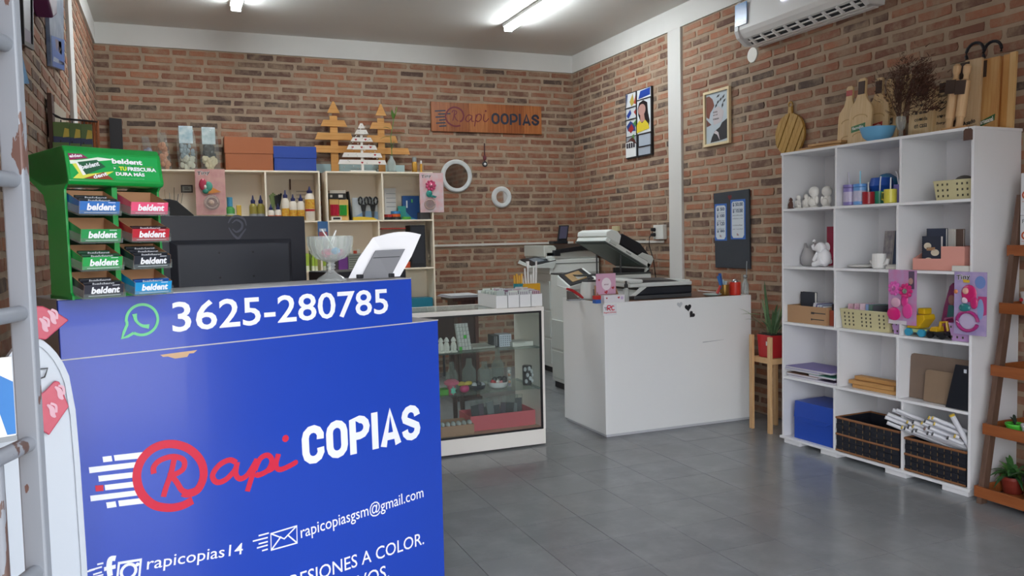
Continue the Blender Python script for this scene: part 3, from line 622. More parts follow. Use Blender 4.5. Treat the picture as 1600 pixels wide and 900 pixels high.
# ------------------------------------------------------------------ shelf units along the back wall
CW = CREAM; FR = 8.2-YB                 # depth of the shelf fronts
SHZ = [.16, .652, 1.150, 1.645, 2.130]; TH = .016
def unit(name, label, x0, x1, divs):
    t = thing(name, label, 'shelf unit', BW, x0, FR, 0); w = x1-x0
    for x in (0, w-TH): MB().box(x, x+TH, 0, .28, .06, SHZ[-1]+TH).obj('side_panel', CW, t, .001)
    for z in SHZ: MB().box(TH, w-TH, 0, .272, z, z+TH).obj('shelf', CW, t, .001)
    MB().box(TH, w-TH, .272, .28, .08, SHZ[-1]).obj('back_panel', CW, t)
    for k, xs in enumerate(divs):
        for x in xs: MB().box(x-x0-TH/2, x-x0+TH/2, .0, .27, SHZ[k]+TH, SHZ[k+1]).obj('divider', CW, t, .001)
    MB().box(.0, w, .02, .26, 0, .08).obj('plinth', CW, t)
unit('shelf_unit', 'cream shelf unit on the back wall left of the narrow gap, bottles on it', -.50, 1.372, [[.40], [.86], [.36], [.857]])
unit('shelf_unit', 'cream shelf unit on the back wall with scissors, wooden trees on top', 1.43, 2.526, [[1.95], [1.99], [1.946], [1.995]])
ZS = SHZ[3]+TH+.0015; ZS2 = SHZ[2]+TH+.0015; ZTP = SHZ[4]+TH+.0015
def bx(u, Y): return ray(u, 330).x/ray(u, 330).y*Y       # world x at depth Y on the column u
def bw(u, v, y): return BW.pl(u, v, y)
# --- on top
def cell_bag(u0, u1, vt, label, band, fill, lean=0, d=.06):
    y = -.2; x0, zt = bw(u0, vt, y); x1 = bw(u1, vt, y)[0]; w = x1-x0; h = zt-ZTP
    t = thing('clear_bag', label, 'bag', BW, (x0+x1)/2, y, ZTP)
    b = MB(); n = 8; rnd = random.Random(u0); V = []
    for k in range(n+1):
        s = k/n; ww = w/2*(1-.25*max(0, s-.55)/.45+rnd.uniform(-.05, .05)); dd = d*(1-s)**.6+.006
        for a, c in ((-1, -1), (-.3, -1.25), (.4, -1.1), (1, -1), (1, 1), (-1, 1)): V.append((a*ww+lean*s, c*dd*(1+rnd.uniform(-.2, .2)), h*s))
    F = [(k*6+i, k*6+(i+1) % 6, (k+1)*6+(i+1) % 6, (k+1)*6+i) for k in range(n) for i in range(6)]
    b.add(V, F, True); b.obj('film', film('eef4f8', .07, .1), t)
    for (z0, z1, c, r) in fill:
        q = MB(); 
        for i in range(26): 
            zz = rnd.uniform(z0, z1)*h; s = zz/h; q.ball((rnd.uniform(-.6, .6)*w/2+lean*s, rnd.uniform(-.4, .4)*d*(1-s), max(zz, r)), (r, r*.6, r*1.2), 6, 4, jit=.2)
        o = q.obj('contents', mat(c, .35), t); o['kind'] = 'stuff'
    if band: MB().box(-w*.36+lean*.85, w*.36+lean*.85, -.012, -.010, h*.6, h*.99).obj('printed_band', mat(band, .25, c2='e8eef2', scale=22), t)
cell_bag(228, 243, 213, 'small clear cellophane bag, leftmost on the cream shelf, leaning left', None, [(.1, .6, '8e93ac', .02)], -.05)
cell_bag(249, 266, 207, 'slim clear bag of orange sweets standing on the cream shelf', None, [(.05, .7, 'cf8e6a', .022)], -.03)
cell_bag(276, 306, 196, 'clear bag with silver top and pale contents, left of its darker twin', 'a8c6d6', [(.05, .3, 'd9d3c2', .024), (.3, .55, '9aa5ab', .02)], -.01)
cell_bag(312, 341, 198, 'clear bag with silver top and dark band, beside the brown box', 'b9cdd2', [(.05, .3, 'e0cfae', .022), (.3, .56, '4c4a46', .024)], -.01)
def flap_box(name, u0, u1, vt, c, label, split, y=-.27, d=.20, vb=None):
    x0, zt = bw(u0, vt, y); x1 = bw(u1, vt, y)[0]; w = x1-x0; h = zt-ZTP; m = mat(c, .4)
    t = thing(name, label, 'box', BW, x0, y, ZTP)
    MB().box(0.004, w-.004, .004, d, 0, h*.97).obj('carton', m, t, .002)
    MB().hexa([(-.002, -.002, h*split), (w+.002, -.002, h*split), (w+.002, d, h*split), (-.002, d, h*split)], [(0, 0, h), (w, 0, h), (w, d, h), (0, d, h)]).obj('lid', m, t, .003)
    MB().prism([(w*.06, h*.04), (w*.94, h*.04), (w*.985, h*split-.006), (w*.015, h*split-.006)], .001, .004).obj('front_flap', m, t, .001)
flap_box('cardboard_box', 350, 426, 213, 'a9623c', 'brown cardboard box with folded lid on the cream shelf', .5)
flap_box('blue_box', 427, 494, 228, '2c4aa0', 'shiny blue folded box on the cream shelf beside the brown one', .52)
one(MB().box(0, bw(632, 255, -.05)[0]-bw(488, 255, -.05)[0], 0, .012, 0, bw(560, 257, -.05)[1]-ZTP), 'pale_board', mat('a9c2c4', .5), 'long pale blue board lying behind the wooden trees', 'board', BW, bw(488, 255, -.05)[0], -.05, ZTP)
PINE = wood('c98c48', 'd9a25e', .5, 'x', 5)
def slat_tree(uc, label, rows, vtip, post, y, m, name, u_off=0):
    xc, zt = bw(uc, vtip, y); t = thing(name, label, 'decoration', BW, xc, y, ZTP)
    for (uw, v0, v1, tp) in rows:            # half width in pixels, bottom row, top row, top/bottom ratio
        z1 = bw(uc, v1, y)[1]-ZTP; z0 = bw(uc, v0, y)[1]-ZTP; w = uw/142; MB().prism([(-w, z0), (w, z0), (w*tp, z1), (-w*tp, z1)], -.022, -.004).obj('slat', m, t, .001)
    MB().box(-post, post, -.004, .012, 0, bw(uc, rows[0][1]+4, y)[1]-ZTP).obj('post', m, t)
    return t, xc
ROWS = [(9, 177, 159, .12), (19, 198, 188, .78), (27.5, 219, 208, .86), (31, 239, 228, .9)]
def shift(R, d): return [(a, b+d, c+d, e) for a, b, c, e in R]
slat_tree(520, 'tall pine slat tree beside the blue box', ROWS, 159, .038, -.06-.01, PINE, 'wooden_tree')
slat_tree(594, 'tall pine slat tree behind the vase with a sprig', [(8, 181, 163, .12), (17, 202, 192, .78), (24, 223, 212, .86), (42, 241, 231, .93)], 163, .035, -.1, PINE, 'wooden_tree')
WP = mat('ece6de', .5)
t, xc = slat_tree(564, 'small white slat tree with red hearts and beads in front of the pine trees', [(5, 201, 193, .3), (10, 210, 203, .66), (16, 221.5, 215, .8), (22, 234, 227, .86), (29, 246, 239, .9), (35, 257, 250, .93)], 193, .012, -.22, WP, 'white_tree')
MB().box(-.13, .13, -.04, .04, 0, .012).obj('base', WP, t, .002); MB().box(-.012, .012, -.02, -.005, .012, .10).obj('stem', WP, t)
HR = mat('b8313a', .4)
for u, v in ((556, 218), (571, 218), (551, 230), (565, 230), (579, 230), (586, 242), (566, 254), (593, 254)):
    x, z = bw(u, v, -.243); plate(t, 'heart', [heart(x-xc, z-ZTP, .012)], HR, -.0232)
pts = []
for i in range(40):
    s = i/39; pts.append((math.sin(i*1.15)*(.03+.17*s), -.03+.0*s, .44*(1-s)+.02))
b = MB(); 
for p_ in pts: b.ball(p_, .006, 6, 4)
o = b.obj('bead_garland', mat('d8d2cc', .3), t); o['kind'] = 'stuff'
# vase with sprig
x, z = bw(612, 265, -.2)
t = thing('glass_vase', 'clear glass bottle with a green sprig on the cream shelf', 'vase', BW, x, -.2, ZTP)
MB().lathe([(.045, 0), (.046, .01), (.042, .02), (.044, .08), (.04, .11), (.02, .14), (.017, .165), (.02, .17), (.015, .17), (.013, .14), (.03, .11), (.036, .08), (.036, .025)], n=18).obj('bottle', film('dfe8e6', .3), t)
MB().cyl((0, 0, 0.003), (0, 0, .012), .055, .055, 20).obj('saucer', mat('6c7472', .4), t)
LEAF = mat('5e8c42', .5); LEAFL = mat('8fbf62', .5)
MB().tube([(0, 0, .02), (.006, 0, .2), (.0, 0, .36), (.03, 0, .5), (.045, 0, .6)], .004).obj('stalk', LEAF, t)
def leaf(parent, p, d, L, w, m, droop=.3, name='leaf'):
    p = Vector(p); d = Vector(d).normalized(); s = d.cross(Vector((0, 0, 1)));
    s = s.normalized() if s.length > .1 else Vector((1, 0, 0)); V = []; F = []; n = 6
    for i in range(n+1):
        a = i/n; c = p+d*L*a+Vector((0, 0, -droop*L*a*a)); h = w*math.sin(math.pi*min(1, a*.92+.06))
        V += [c-s*h, c+Vector((0, 0, -h*.25)), c+s*h]
    for i in range(n): k = 3*i; F += [(k, k+1, k+4, k+3), (k+1, k+2, k+5, k+4)]
    return MB().add(V, F, True).obj(name, m, parent)
leaf(t, (.045, 0, .55), (.25, 0, 1), .13, .03, LEAFL, .0); leaf(t, (.035, 0, .54), (-.2, -.1, 1), .10, .022, LEAF, 0); leaf(t, (.01, 0, .40), (1, -.2, .25), .16, .014, LEAF, .3); leaf(t, (.005, 0, .36), (-1, -.1, .3), .13, .016, LEAF, .5)
leaf(t, (.005, 0, .27), (-1, -.3, .05), .13, .013, LEAF, .2); leaf(t, (.003, 0, .22), (.3, -.1, 1), .11, .03, LEAF, 0); leaf(t, (.003, 0, .44), (-.8, .3, .6), .10, .014, LEAF, .4)
x, z = bw(646, 265, -.15)
t = thing('spray_can', 'gold spray can with grey cap at the end of the shelf', 'can', BW, x+.01, -.16, ZTP)
MB().lathe([(.027, 0), (.028, .006), (.028, .10), (.022, .115)], n=16).obj('can', mat('c49340', .3, .6), t); MB().lathe([(.022, .115), (.022, .16), (.018, .165)], n=16).obj('cap', mat('8f9698', .4), t)
x, z = bw(656, 265, -.15)
t = thing('marker_pen', 'slim gold tube with white cap beside the spray can', 'pen', BW, x, -.2, ZTP)
MB().cyl((0, 0, 0), (0, 0, .09), .012).obj('barrel', mat('d39a35', .4), t); MB().cyl((0, 0, .09), (0, 0, .125), .009).obj('cap', WHITE, t)
b = MB().box(-.03, .03, -.03, .03, 0, .62); x, z = bw(181, 205, -.1)
one(MB().prism([(-.055, 0), (.05, 0), (.05, BW.pl(181, 186, -.03)[1]-2.16), (-.055, BW.pl(181, 186, -.03)[1]-2.15)], -.02, .012), 'dark_board', mat('2c2d31', .6), 'narrow dark board on the back wall behind the green display', 'board', BW, x, -.026, 2.16)
# --- blister cards
def blister(fr, u0, u1, v0, v1, y, label, c, c2, deco, word=None, dr=0, ref=None, name='toy_card'):
    x0, zt = fr.pl(u0, v0, y); x1 = fr.pl(u1, v0, y)[0]; zb = fr.pl(u0, v1, y)[1]; w, h = x1-x0, zt-zb
    t = thing(name, label, 'toy', fr, x0, y, zb, dr=dr)
    MB().box(0, w, -.003, -.0005, 0, h).obj('card', mat(c, .35, c2=c2, scale=14), t)
    for q in deco: q(t, w, h)
    if word:
        text(MB(), word, w*.06, w*.50, h*.835, h*.945, -.0045, .05, .12, .15).obj('lettering', PAPER, t); text(MB(), word, w*.065, w*.495, h*.84, h*.94, -.005, .012, .12, .15).obj('lettering', BLACK, t)
    return t
def blob(name, c, x, z, rx, rz, d=.02, rough=.25):
    def f(t, w, h): MB().ball((x*w, -d*.62-.0042, z*h), (rx*w, d*.62, rz*h), 14, 8).obj(name, mat(c, rough), t)
    return f
def flower(name, c, x, z, r, mid, d=.015):
    def f(t, w, h):
        b = MB(); R = r*w
        for k in range(9): b.ball((x*w+R*math.cos(k*.698), -d*.62-.0042, z*h+R*math.sin(k*.698)), (R*.36, d*.62, R*.36), 8, 5)
        b.ball((x*w, -d*.62-.0042, z*h), (R*.8, d*.62, R*.8), 12, 6); b.obj(name, mat(c, .3), t); MB().ball((x*w, -d*1.25-.005, z*h), (R*.45, .008, R*.45), 10, 6).obj('mirror', mat(mid, .15, .6), t)
    return f
def ringp(name, c, pts, wd, d=.006):
    def f(t, w, h): MB().tube([(x*w, -.0045-wd*w, z*h) for x, z in pts], wd*w, 6).obj(name, mat(c, .3), t)
    return f
def bub(pts):
    def f(t, w, h): MB().prism([(x*w, z*h) for x, z in pts], -.028, -.003).obj('bubble', film('f6e6e4', .16), t, .008)
    return f
def shape(name, c, pts, y=-.0038):
    def f(t, w, h): plate(t, name, [[(x*w, z*h) for x, z in pts]], mat(c, .4), y)
    return f
OV = lambda cx, cz, rx, rz: [(cx+rx*math.cos(i*.314), cz+rz*math.sin(i*.314)) for i in range(20)]
blister(BW, 304, 351, 264, 336, FR-.004, 'pink toy card with an ice cream toy, hanging on the left cream shelf', 'd9a8a0', 'c98f8c',
    [blob('toy', 'b23a52', .25, .66, .13, .13), blob('toy', '4d9c88', .44, .62, .13, .11), blob('toy', '3f8a78', .33, .52, .11, .06), shape('cone', 'd98a3c', [(.5, .62), (.84, .50), (.40, .46)], -.02), blob('toy', 'f0dcd8', .32, .61, .05, .05, .024),
     bub(OV(.52, .27, .27, .17)), ringp('chain', 'e8c8b8', OV(.52, .27, .2, .12), .02), blob('bead', 'e6bfa8', .5, .27, .1, .06)], 'Tiny')
blister(BW, 655, 692, 270, 332, FR-.004, 'pink toy card with a flower toy, hanging at the right end of the cream shelves', 'e0a9ac', 'd7c9cc',
    [flower('toy', 'c2436c', .46, .68, .17, 'd98aa0'), blob('toy', '2f8a80', .38, .47, .13, .09), shape('toy', '2f7a74', [(.4, .46), (.7, .40), (.62, .36), (.34, .40)], -.02), bub(OV(.40, .2, .24, .15)), ringp('hand_mirror', 'e3b5a8', OV(.40, .21, .2, .12), .022)], 'Tiny')
# --- row of the left unit
def on1(u, y): return bw(u, 320, y)[0]
x0 = on1(252, -.25); x1 = on1(306, -.25)
t = thing('pen_organiser', 'black slanted desk organiser with pens in the left cream shelf', 'organiser', BW, x0, -.25, ZS)
w = x1-x0; zt = bw(262, 311, -.25)[1]-ZS
MB().prism([(0, 0), (w, 0), (w*.92, zt*.32), (w*.45, zt*.93), (w*.25, zt), (0, zt)], 0, .14).obj('body', BLACK, t, .004)
for k, (xx, hh, c) in enumerate([(.05, .09, 'c9b08a'), (.09, .06, 'b9b4aa'), (.13, .11, '8a7a5c'), (.16, .05, '6a6a6c'), (.2, .07, 'b0a48c')]): MB().cyl((xx*w/.35, .05+.02*(k % 2), zt*.8), (xx*w/.35-.01+.008*k, .05, zt+hh), .004, .003, 6).obj('pencil', mat(c, .5), t)
x, z = bw(283, 301, -.035); x2, z2 = bw(301, 289, -.035)
t = thing('name_plate', 'small black-framed label on the back of the left cream shelf', 'label', BW, x, -.035, z); MB().box(0, x2-x, 0, .007, 0, z2-z).obj('frame', mat('3c3a38', .4), t, .001)
plate(t, 'paper', [rect(.012, x2-x-.012, .012, z2-z-.012)], mat('a9b2b0', .6)); plate(t, 'print', [rect(.03, x2-x-.03, .03, .036), rect(.03, x2-x-.04, .045, .05)], DARK, -.0016)
def bottle(fr, x, y, z, r, h, body, cap, label, caph=.3, bands=(), g=None, capc='262b5c', nozzle=True, n=16, name='glue_bottle'):
    t = thing(name, label, 'bottle', fr, x, y, z, g); hb = h*(1-caph)
    MB().lathe([(r*.95, 0), (r, .004), (r, hb*.8), (r*.85, hb*.92), (r*.5, hb)], n=n).obj('body', mat(body, .35), t)
    cp_ = [(r*.55, hb), (r*.6, hb+h*caph*.35), (r*.3, hb+h*caph*.5), (r*.12, h)] if nozzle else [(r*.62, hb), (r*.62, h)]
    MB().lathe(cp_, n=n).obj('cap', mat(cap, .4), t)
    for c, z0, z1 in bands: MB().lathe([(r*1.01, hb*z0), (r*1.012, hb*z0+.0005), (r*1.012, hb*z1), (r*1.0, hb*z1)], n=n).obj('label', mat(c, .4, c2='e3c04a' if c == 'd8862c' else None, scale=60), t)
    return t
NV = '262b5c'
x = on1(359, -.22); bottle(BW, x, -.24, ZS, .042, .23, '4f9c4e', '4f9cc0', 'small bottle with blue cap, green middle and yellow base beside the toy card', .38, [('e2b84a', .02, .4), ('cfd8cc', .42, .52)], capc='4f9cc0', nozzle=False)
one(MB().box(-.022, .022, 0, .03, 0, .155), 'glue_stick', mat('c7a136', .35, .3), 'upright gold stick on the left cream shelf', 'stick', BW, on1(373, -.24), -.25, ZS, bevel=.004)
bottle(BW, on1(395.5, -.25), -.24, ZS, .036, .25, '968a3e', NV, 'olive glue bottle with navy nozzle, the left one of two', .32, [('9a9da6', .02, .42)])
bottle(BW, on1(407.5, -.25), -.24, ZS, .036, .25, '968a3e', NV, 'olive glue bottle with navy nozzle, right of its twin by the divider', .32, [('9a9da6', .02, .42)])
bottle(BW, on1(423, -.25), -.25, ZS, .031, .165, 'e9dfd2', NV, 'short white glue bottle with orange label beside the divider', .35, [('d0622c', .1, .5)])
bottle(BW, on1(434, -.25), -.25, ZS, .031, .17, 'e9dfd2', NV, 'short white glue bottle with orange label below the black brush', .35, [('d0622c', .1, .5)])
t = thing('brush_jar', 'jar with green and black brushes behind the short glue bottles', 'jar', BW, on1(428, -.12)+.012, -.12, ZS)
MB().lathe([(.05, 0), (.052, .005), (.052, .1), (.046, .1), (.046, .02)], n=14).obj('jar', GREY, t)
for k in range(5): MB().cyl((-.02-.004*k, .0, .04), (-.045+.014*k, .0, .28-.012*abs(k-2)), .004, .011, 6).obj('brush', mat('7c8a58', .7), t)
for k in range(4): MB().cyl((.02, .0, .04), (.0+.02*k, -.01, .25+.008*k), .004, .010, 6).obj('brush', BLACK, t)
for k, (u, h, lb) in enumerate([(446, .30, 'white glue bottle with orange label, leftmost of the row of three big ones'), (458, .26, 'white glue bottle with orange label, middle of the row of three big ones'), (470, .26, 'white glue bottle with orange label, third of the row beside the tall one')]):
    bottle(BW, on1(u, -.24), -.235, ZS, .0375, h, 'eadfcf', NV, lb, .26, [('d8862c', .05, .55)])
bottle(BW, on1(485.5, -.29), -.24, ZS, .048, .335, 'efe4d4', NV, 'tall white glue bottle with red and orange label at the end of the left shelf', .2, [('b8252c', .34, .42), ('d8862c', .43, .78)])
x0, z0 = bw(456, 338, -.06); x1, z1 = bw(490, 281, -.06)
t = thing('paper_sheet', 'cream printed sheet leaning behind the glue bottles', 'paper', BW, x0, -.07, ZS); MB().box(0, x1-x0, 0, .006, 0, z1-ZS).obj('sheet', mat('e0d2bd', .7), t)
for k in range(5): plate(t, 'printed_line', [rect(.05, (x1-x0)*(.9-.1*(k % 2)), z1-ZS-.12-k*.035, z1-ZS-.114-k*.035)], mat('8a7c6c', .7))
MB().box(-.012, 0, -.004, .01, z1-ZS-.1, z1-ZS+.005).obj('dark_edge', mat('5b3a26', .6), t)
# --- second row
def carton(name, u0, u1, vt, vb, y, d, c, label, zb, cat='box', fr=BW, stripes=(), g=None, bevel=.001, dr=0):
    x0, zt = fr.pl(u0, vt, y); x1 = fr.pl(u1, vt, y)[0]; w = x1-x0; h = max(zt-zb, .01)
    t = thing(name, label, cat, fr, x0, y, zb, g, dr); MB().box(0, w, 0, d, 0, h).obj('body', mat(c, .5), t, bevel)
    for c2, a, b_, e, f in stripes: plate(t, 'printed_patch', [rect(w*a, w*b_, h*e, h*f)], mat(c2, .5))
    return t, w, h
G3 = 'green cartons on the lower cream shelf'
for k, (u0, u1, lb) in enumerate([(470, 482.5, 'lime green carton beside the monitor edge'), (485.6, 491, 'lime green carton, second from the monitor, black edge at its left'), (491.8, 496, 'lime green carton, second from the right in its row'), (504.5, 509, 'lime green carton at the right end of the row')]):
    carton('green_carton', u0, u1, 396.5+k, 420, -.26, .12, 'a9c43a', lb, ZS2, stripes=[('dfe3c8', 0, 1, 0, .3), ('3a4a20', .1, .4, .8, .95)], g=G3)
MB_ = MB().box(0, .005, 0, .14, 0, .20); one(MB_, 'book_end', BLACK, 'black upright book end between the green cartons', 'book end', BW, on1(482.9, -.26)+.002, -.265, ZS2)
carton('purple_box', 529, 543.5, 402, 418, -.24, .12, '6d2f83', 'purple box right of the glass bowl on the lower shelf', ZS2)
t, w, h = carton('stack_of_stamps', 515, 528, 405, 418, -.2, .1, '4a4446', 'dark small box left of the purple one on the lower shelf', ZS2)
x0, z0 = bw(545, 420, -.26); x1, z1 = bw(566, 396, -.26); w = x1-x0; h = z1-ZS2
t = thing('wire_basket', 'grey mesh basket of rolls and packs on the lower shelf', 'basket', BW, x0, -.26, ZS2); MB().box(0, w, 0, .004, 0, h).obj('front', mat('8c9086', .5), t)
b = MB().box(0, .004, .004, .14, 0, h); b.box(w-.004, w, .004, .14, 0, h); b.box(.004, w-.004, .136, .14, 0, h); b.box(.004, w-.004, .004, .136, 0, .004); b.obj('sides', mat('83877d', .5), t)
b = MB(); [b.box(w*.06, w*.94, -.0012, 0, h*k/7-.004, h*k/7+.004) for k in range(1, 7)]; o = b.obj('mesh_holes', mat('55584f', .6), t); o['kind'] = 'stuff'
for k, (c, a, hh) in enumerate([('d8d2c4', .02, .17), ('b8452e', .07, .06), ('d9d0c0', .11, .10)]): 
    bb = MB().cyl((0, 0, 0), (0, 0, h+hh*.4), .018, n=10); one(bb, 'paper_roll', mat(c, .5), ['pale paper roll at the left in the grey mesh basket', 'red roll in the middle of the grey mesh basket', 'pale roll at the right in the grey mesh basket'][k], 'roll', BW, x0+.026+a*.8, -.26+.06, ZS2+.005)
carton('red_box', 595, 634, 359.5, 366, -.26, .2, 'c3352a', 'flat red box on top of a stack behind the white panel', ZS2+.41-.01, stripes=())
carton('cream_carton', 597, 632, 366.5, 419, -.25, .2, 'dccbb2', 'cream carton under the flat red box behind the white panel', ZS2)
carton('black_speaker', 641, 664, 352, 418, -.27, .2, '1b1d23', 'tall black box standing at the right end of the lower shelf', ZS2, 'speaker', stripes=[('2a2d35', .08, .92, .1, .97)])
carton('orange_pack', 631, 641, 409, 418, -.29, .05, 'd8542e', 'small orange pack beside the tall black box', ZS2)
x0, z1 = bw(496, 346, FR-.01); x1, z0 = bw(513, 374, FR-.01)
t = thing('sachet', 'blue and red printed sachet hanging in the gap between the shelf units', 'packet', BW, x0, FR-.012, z0); w = x1-x0; h = z1-z0
MB().box(0, w, -.006, .004, 0, h).obj('sachet', mat('2a5f96', .3), t, .002); plate(t, 'print', [rect(.01, w-.01, .02, h*.42)], mat('9c4f56', .4), -.007); plate(t, 'print', [rect(.015, w-.02, h*.45, h*.6)], mat('b9c6d2', .4), -.007)
# --- right unit, top row
def rp(u): return bw(u, 330, -.25)[0]
Z = ZS
t, w, h = carton('tape_box', 518, 534, 338.5, 346, -.285, .07, 'e8e0d4', 'white and black flat box at the front left of the right shelf', Z, stripes=[('2a2624', .15, .85, .2, .75)])
t, w, h = carton('marker_pack', 515, 529, 311, 346, -.19, .05, 'e0b46a', 'pack of red markers under the black boxes', Z)
for k in range(5): MB().cyl((w*(.12+k*.19), -.008, .05), (w*(.12+k*.19), -.008, h*.74), .0085, n=8).obj('marker', mat('c01f3e', .4), t)
t, w, h = carton('marker_pack', 529.5, 544, 312, 346, -.19, .05, 'e0b46a', 'pack of green markers under the black boxes', Z)
for k in range(5): MB().cyl((w*(.12+k*.19), -.008, .05), (w*(.12+k*.19), -.008, h*.74), .0085, n=8).obj('marker', mat('2f9c3a' if k < 4 else 'c8b03a', .4), t)
zz = bw(520, 311, -.19)[1]
carton('black_carton', 513.5, 541, 302, 310, -.2, .1, '1f1d1c', 'black carton with white print on the marker packs', zz, stripes=[('cfc9c0', .55, .8, .25, .75), ('cfc9c0', .08, .2, .3, .7)])
zz2 = bw(520, 302, -.2)[1]; carton('white_carton', 515, 540, 297.5, 301.5, -.19, .09, 'cbbfb2', 'thin pale carton topping the black one', zz2)
one(MB().prism([(0, 0), (.012, 0), (-.02, .29), (-.03, .29)], 0, .12), 'black_folder', BLACK, 'thin black folder leaning right of the marker packs', 'folder', BW, rp(551), -.2, Z)
x0, z1 = bw(550, 309, -.12); x1 = bw(589.5, 309, -.12)[0]; w = x1-x0; h = z1-Z
t = thing('scissors_card', 'white and pale blue backing card behind the scissors', 'card', BW, x0, -.12, Z); MB().box(0, w, 0, .01, 0, h).obj('card', mat('c9cfd4', .5), t); plate(t, 'print', [[(0, 0), (w, 0), (w, h*.38), (w*.5, h*.42), (w*.15, h*.2)]], mat('8fb3d8', .5))
def scissors(u, label):
    x, z = bw(u, 310, -.15); t = thing('scissors', label, 'scissors', BW, x, -.14, z-.17, 'black scissors on the shelf')
    for s in (-1, 1):
        MB().tube([(s*.031+.019*math.cos(i*.52), 0, .145+.038*math.sin(i*.52)) for i in range(12)], .009, 6, closed=True).obj('handle', BLACK, t)
    MB().prism([(-.018, .04), (.018, .04), (.03, .11), (-.03, .11)], -.006, .006).obj('shank', BLACK, t, .003); MB().prism([(-.012, -.03), (.01, -.03), (.016, .04), (-.016, .04)], -.004, .004).obj('blade', mat('54585c', .3, .7), t)
scissors(568, 'black scissors, the left pair on the card'); scissors(582.5, 'black scissors, the right pair on the card')
one(MB().prism([(0, 0), (.25, 0), (.2, .025), (.06, .035), (0, .03)], 0, .08), 'yellow_ruler_set', mat('e0bb2c', .4), 'yellow plastic set square lying in front of the scissors card', 'ruler', BW, rp(552), -.25, Z)
x0, z1 = bw(599, 294, -.06); x1 = bw(617, 294, -.06)[0]; t = thing('price_sheet', 'white printed sheet leaning at the back of the right shelf cell', 'paper', BW, x0+.01, -.05, Z); MB().box(0, x1-x0, 0, .004, 0, z1-Z).obj('sheet', PAPER, t)
for k in range(4): plate(t, 'printed_line', [rect(.02, .12, z1-Z-.06-.045*k, z1-Z-.055-.045*k)], GREY)
TP = 'tape rolls piled on the right shelf'
for k, (u, z, r, c, lb) in enumerate([(608, 0, .052, '2b2a2c', 'black tape roll lying on the left of the pile'), (608, .028, .05, 'b5322e', 'dark red tape roll topping the left pile'), (621, 0, .05, '33302f', 'charcoal tape roll at the middle of the pile'), (620, .03, .05, 'e0642c', 'orange tape roll on the middle of the pile'), (620, .06, .05, '3a86c4', 'blue tape roll on top of the pile'), (635, 0, .045, '58b03c', 'green tape roll in front of the blue box')]):
    b = MB(); b.lathe([(r*.55, 0), (r, .0), (r, .027), (r*.55, .027), (r*.55, 0)], n=18); one(b, 'tape_roll', mat(c, .4), lb, 'tape', BW, rp(u), -.2 if k < 5 else -.25, Z+z+.0002*k, TP)
carton('teal_pack', 622.5, 634, 322, 346, -.17, .03, '2f8f86', 'teal card pack left of the blue box', Z, 'pack'); t, w, h = carton('blue_book', 629, 655, 306, 346, -.13, .05, '1f4f8c', 'blue box with a pale curve, beside the right toy card', Z, stripes=[('57b06a', .5, .6, .72, .86), ('dfe6ee', .2, .28, .5, .8)])
plate(t, 'curve_print', [[(0, h*.02), (w*.85, 0), (w*.5, h*.1), (w*.2, h*.32), (0, h*.5)]], mat('3fa0c4', .4), -.0018)
carton('dark_case', 656.5, 672, 332, 345, -.25, .11, '4d4c50', 'dark grey case below the right toy card', Z, 'case')
# --- things low on the right unit
carton('teal_box', 632, 676, 467, 481, -.27, .2, '1f7f98', 'teal box low on the right shelf beside the counter end', SHZ[1]+TH+.0015)
t = thing('leaning_chair', 'chair with white top rail beside the end of the cream shelves', 'chair', BW, 2.62, -.62, 0)
MB().box(-.02, .02, 0, .4, .42, .46).obj('seat', DARK, t); MB().tube([(0, 0, 0), (-.005, 0, .5), (-.02, 0, .80), (.03, .0, .86)], .016).obj('frame', DARK, t); MB().tube([(0, .4, 0), (0, .4, .44)], .014).obj('leg', DARK, t); MB().box(-.05, .06, -.02, .05, .855, .88).obj('top_rail', WHITE, t, .004)
# ------------------------------------------------------------------ back wall: sign, mirrors, pendant
SIGNW = wood('8a4a20', 'b06a34', .45, 'z', 4)
x0, z0 = BW.pl(674, 208, -.02); x1, z1 = BW.pl(845, 163, -.02); z0 = 2.605; z1 = 2.915
t = thing('wooden_sign', 'long wooden sign board with the shop logo on the back wall', 'sign', BW, x0, -.012, z0); w, h = x1-x0, z1-z0
for k in range(6): MB().box(w*k/6+.0006, w*(k+1)/6-.0006, -.018, .002, 0, h).obj('plank', wood(['8a4a20', '7d4019', '96562a'][k % 3], ['ad6632', 'a05c2a', 'b87440'][k % 3], .45, 'z', 4), t, .001)
def sp_(u, v): x, z = BW.pl(u, v, -.032); return (x-x0, z-z0)
MAR = mat('6b1626', .5); NAVY = mat('1f2a40', .5)
def sg(cx, cy): return sp_(460+cx/4, 150+cy/4)
b = MB(); b.stroke([sg(*p) for p in ((1038, 185), (1000, 188), (960, 165), (945, 125), (965, 85), (1000, 70), (1040, 85), (1058, 120), (1050, 150), (1035, 160))], .018, -.0195, .0015); b.obj('logo_ring', MAR, t)
b = MB(); b.stroke([sg(*p) for p in ((985, 105), (990, 92), (1008, 92), (1015, 105), (1000, 120), (994, 122))], .010, -.0195, .0015); b.stroke([sg(*p) for p in ((1002, 95), (996, 130), (990, 155))], .010, -.0195, .0015); b.stroke([sg(*p) for p in ((1000, 122), (1010, 145), (1024, 158))], .010, -.0195, .0015); b.obj('logo_initial', MAR, t)
b = MB()
for s in ([(1108, 122), (1085, 120), (1070, 145), (1085, 160), (1105, 140), (1110, 122), (1108, 155), (1122, 158)], [(1136, 115), (1132, 150), (1126, 190)], [(1134, 140), (1146, 116), (1166, 118), (1166, 145), (1148, 160), (1134, 152)], [(1186, 112), (1182, 150), (1196, 160), (1215, 140)]): b.stroke([sg(*p) for p in s], .011, -.0195, .0015)
x, z = sg(1196, 94); b.prism(circ(x, z, .011, 12), -.0195, -.018); b.obj('logo_script', MAR, t)
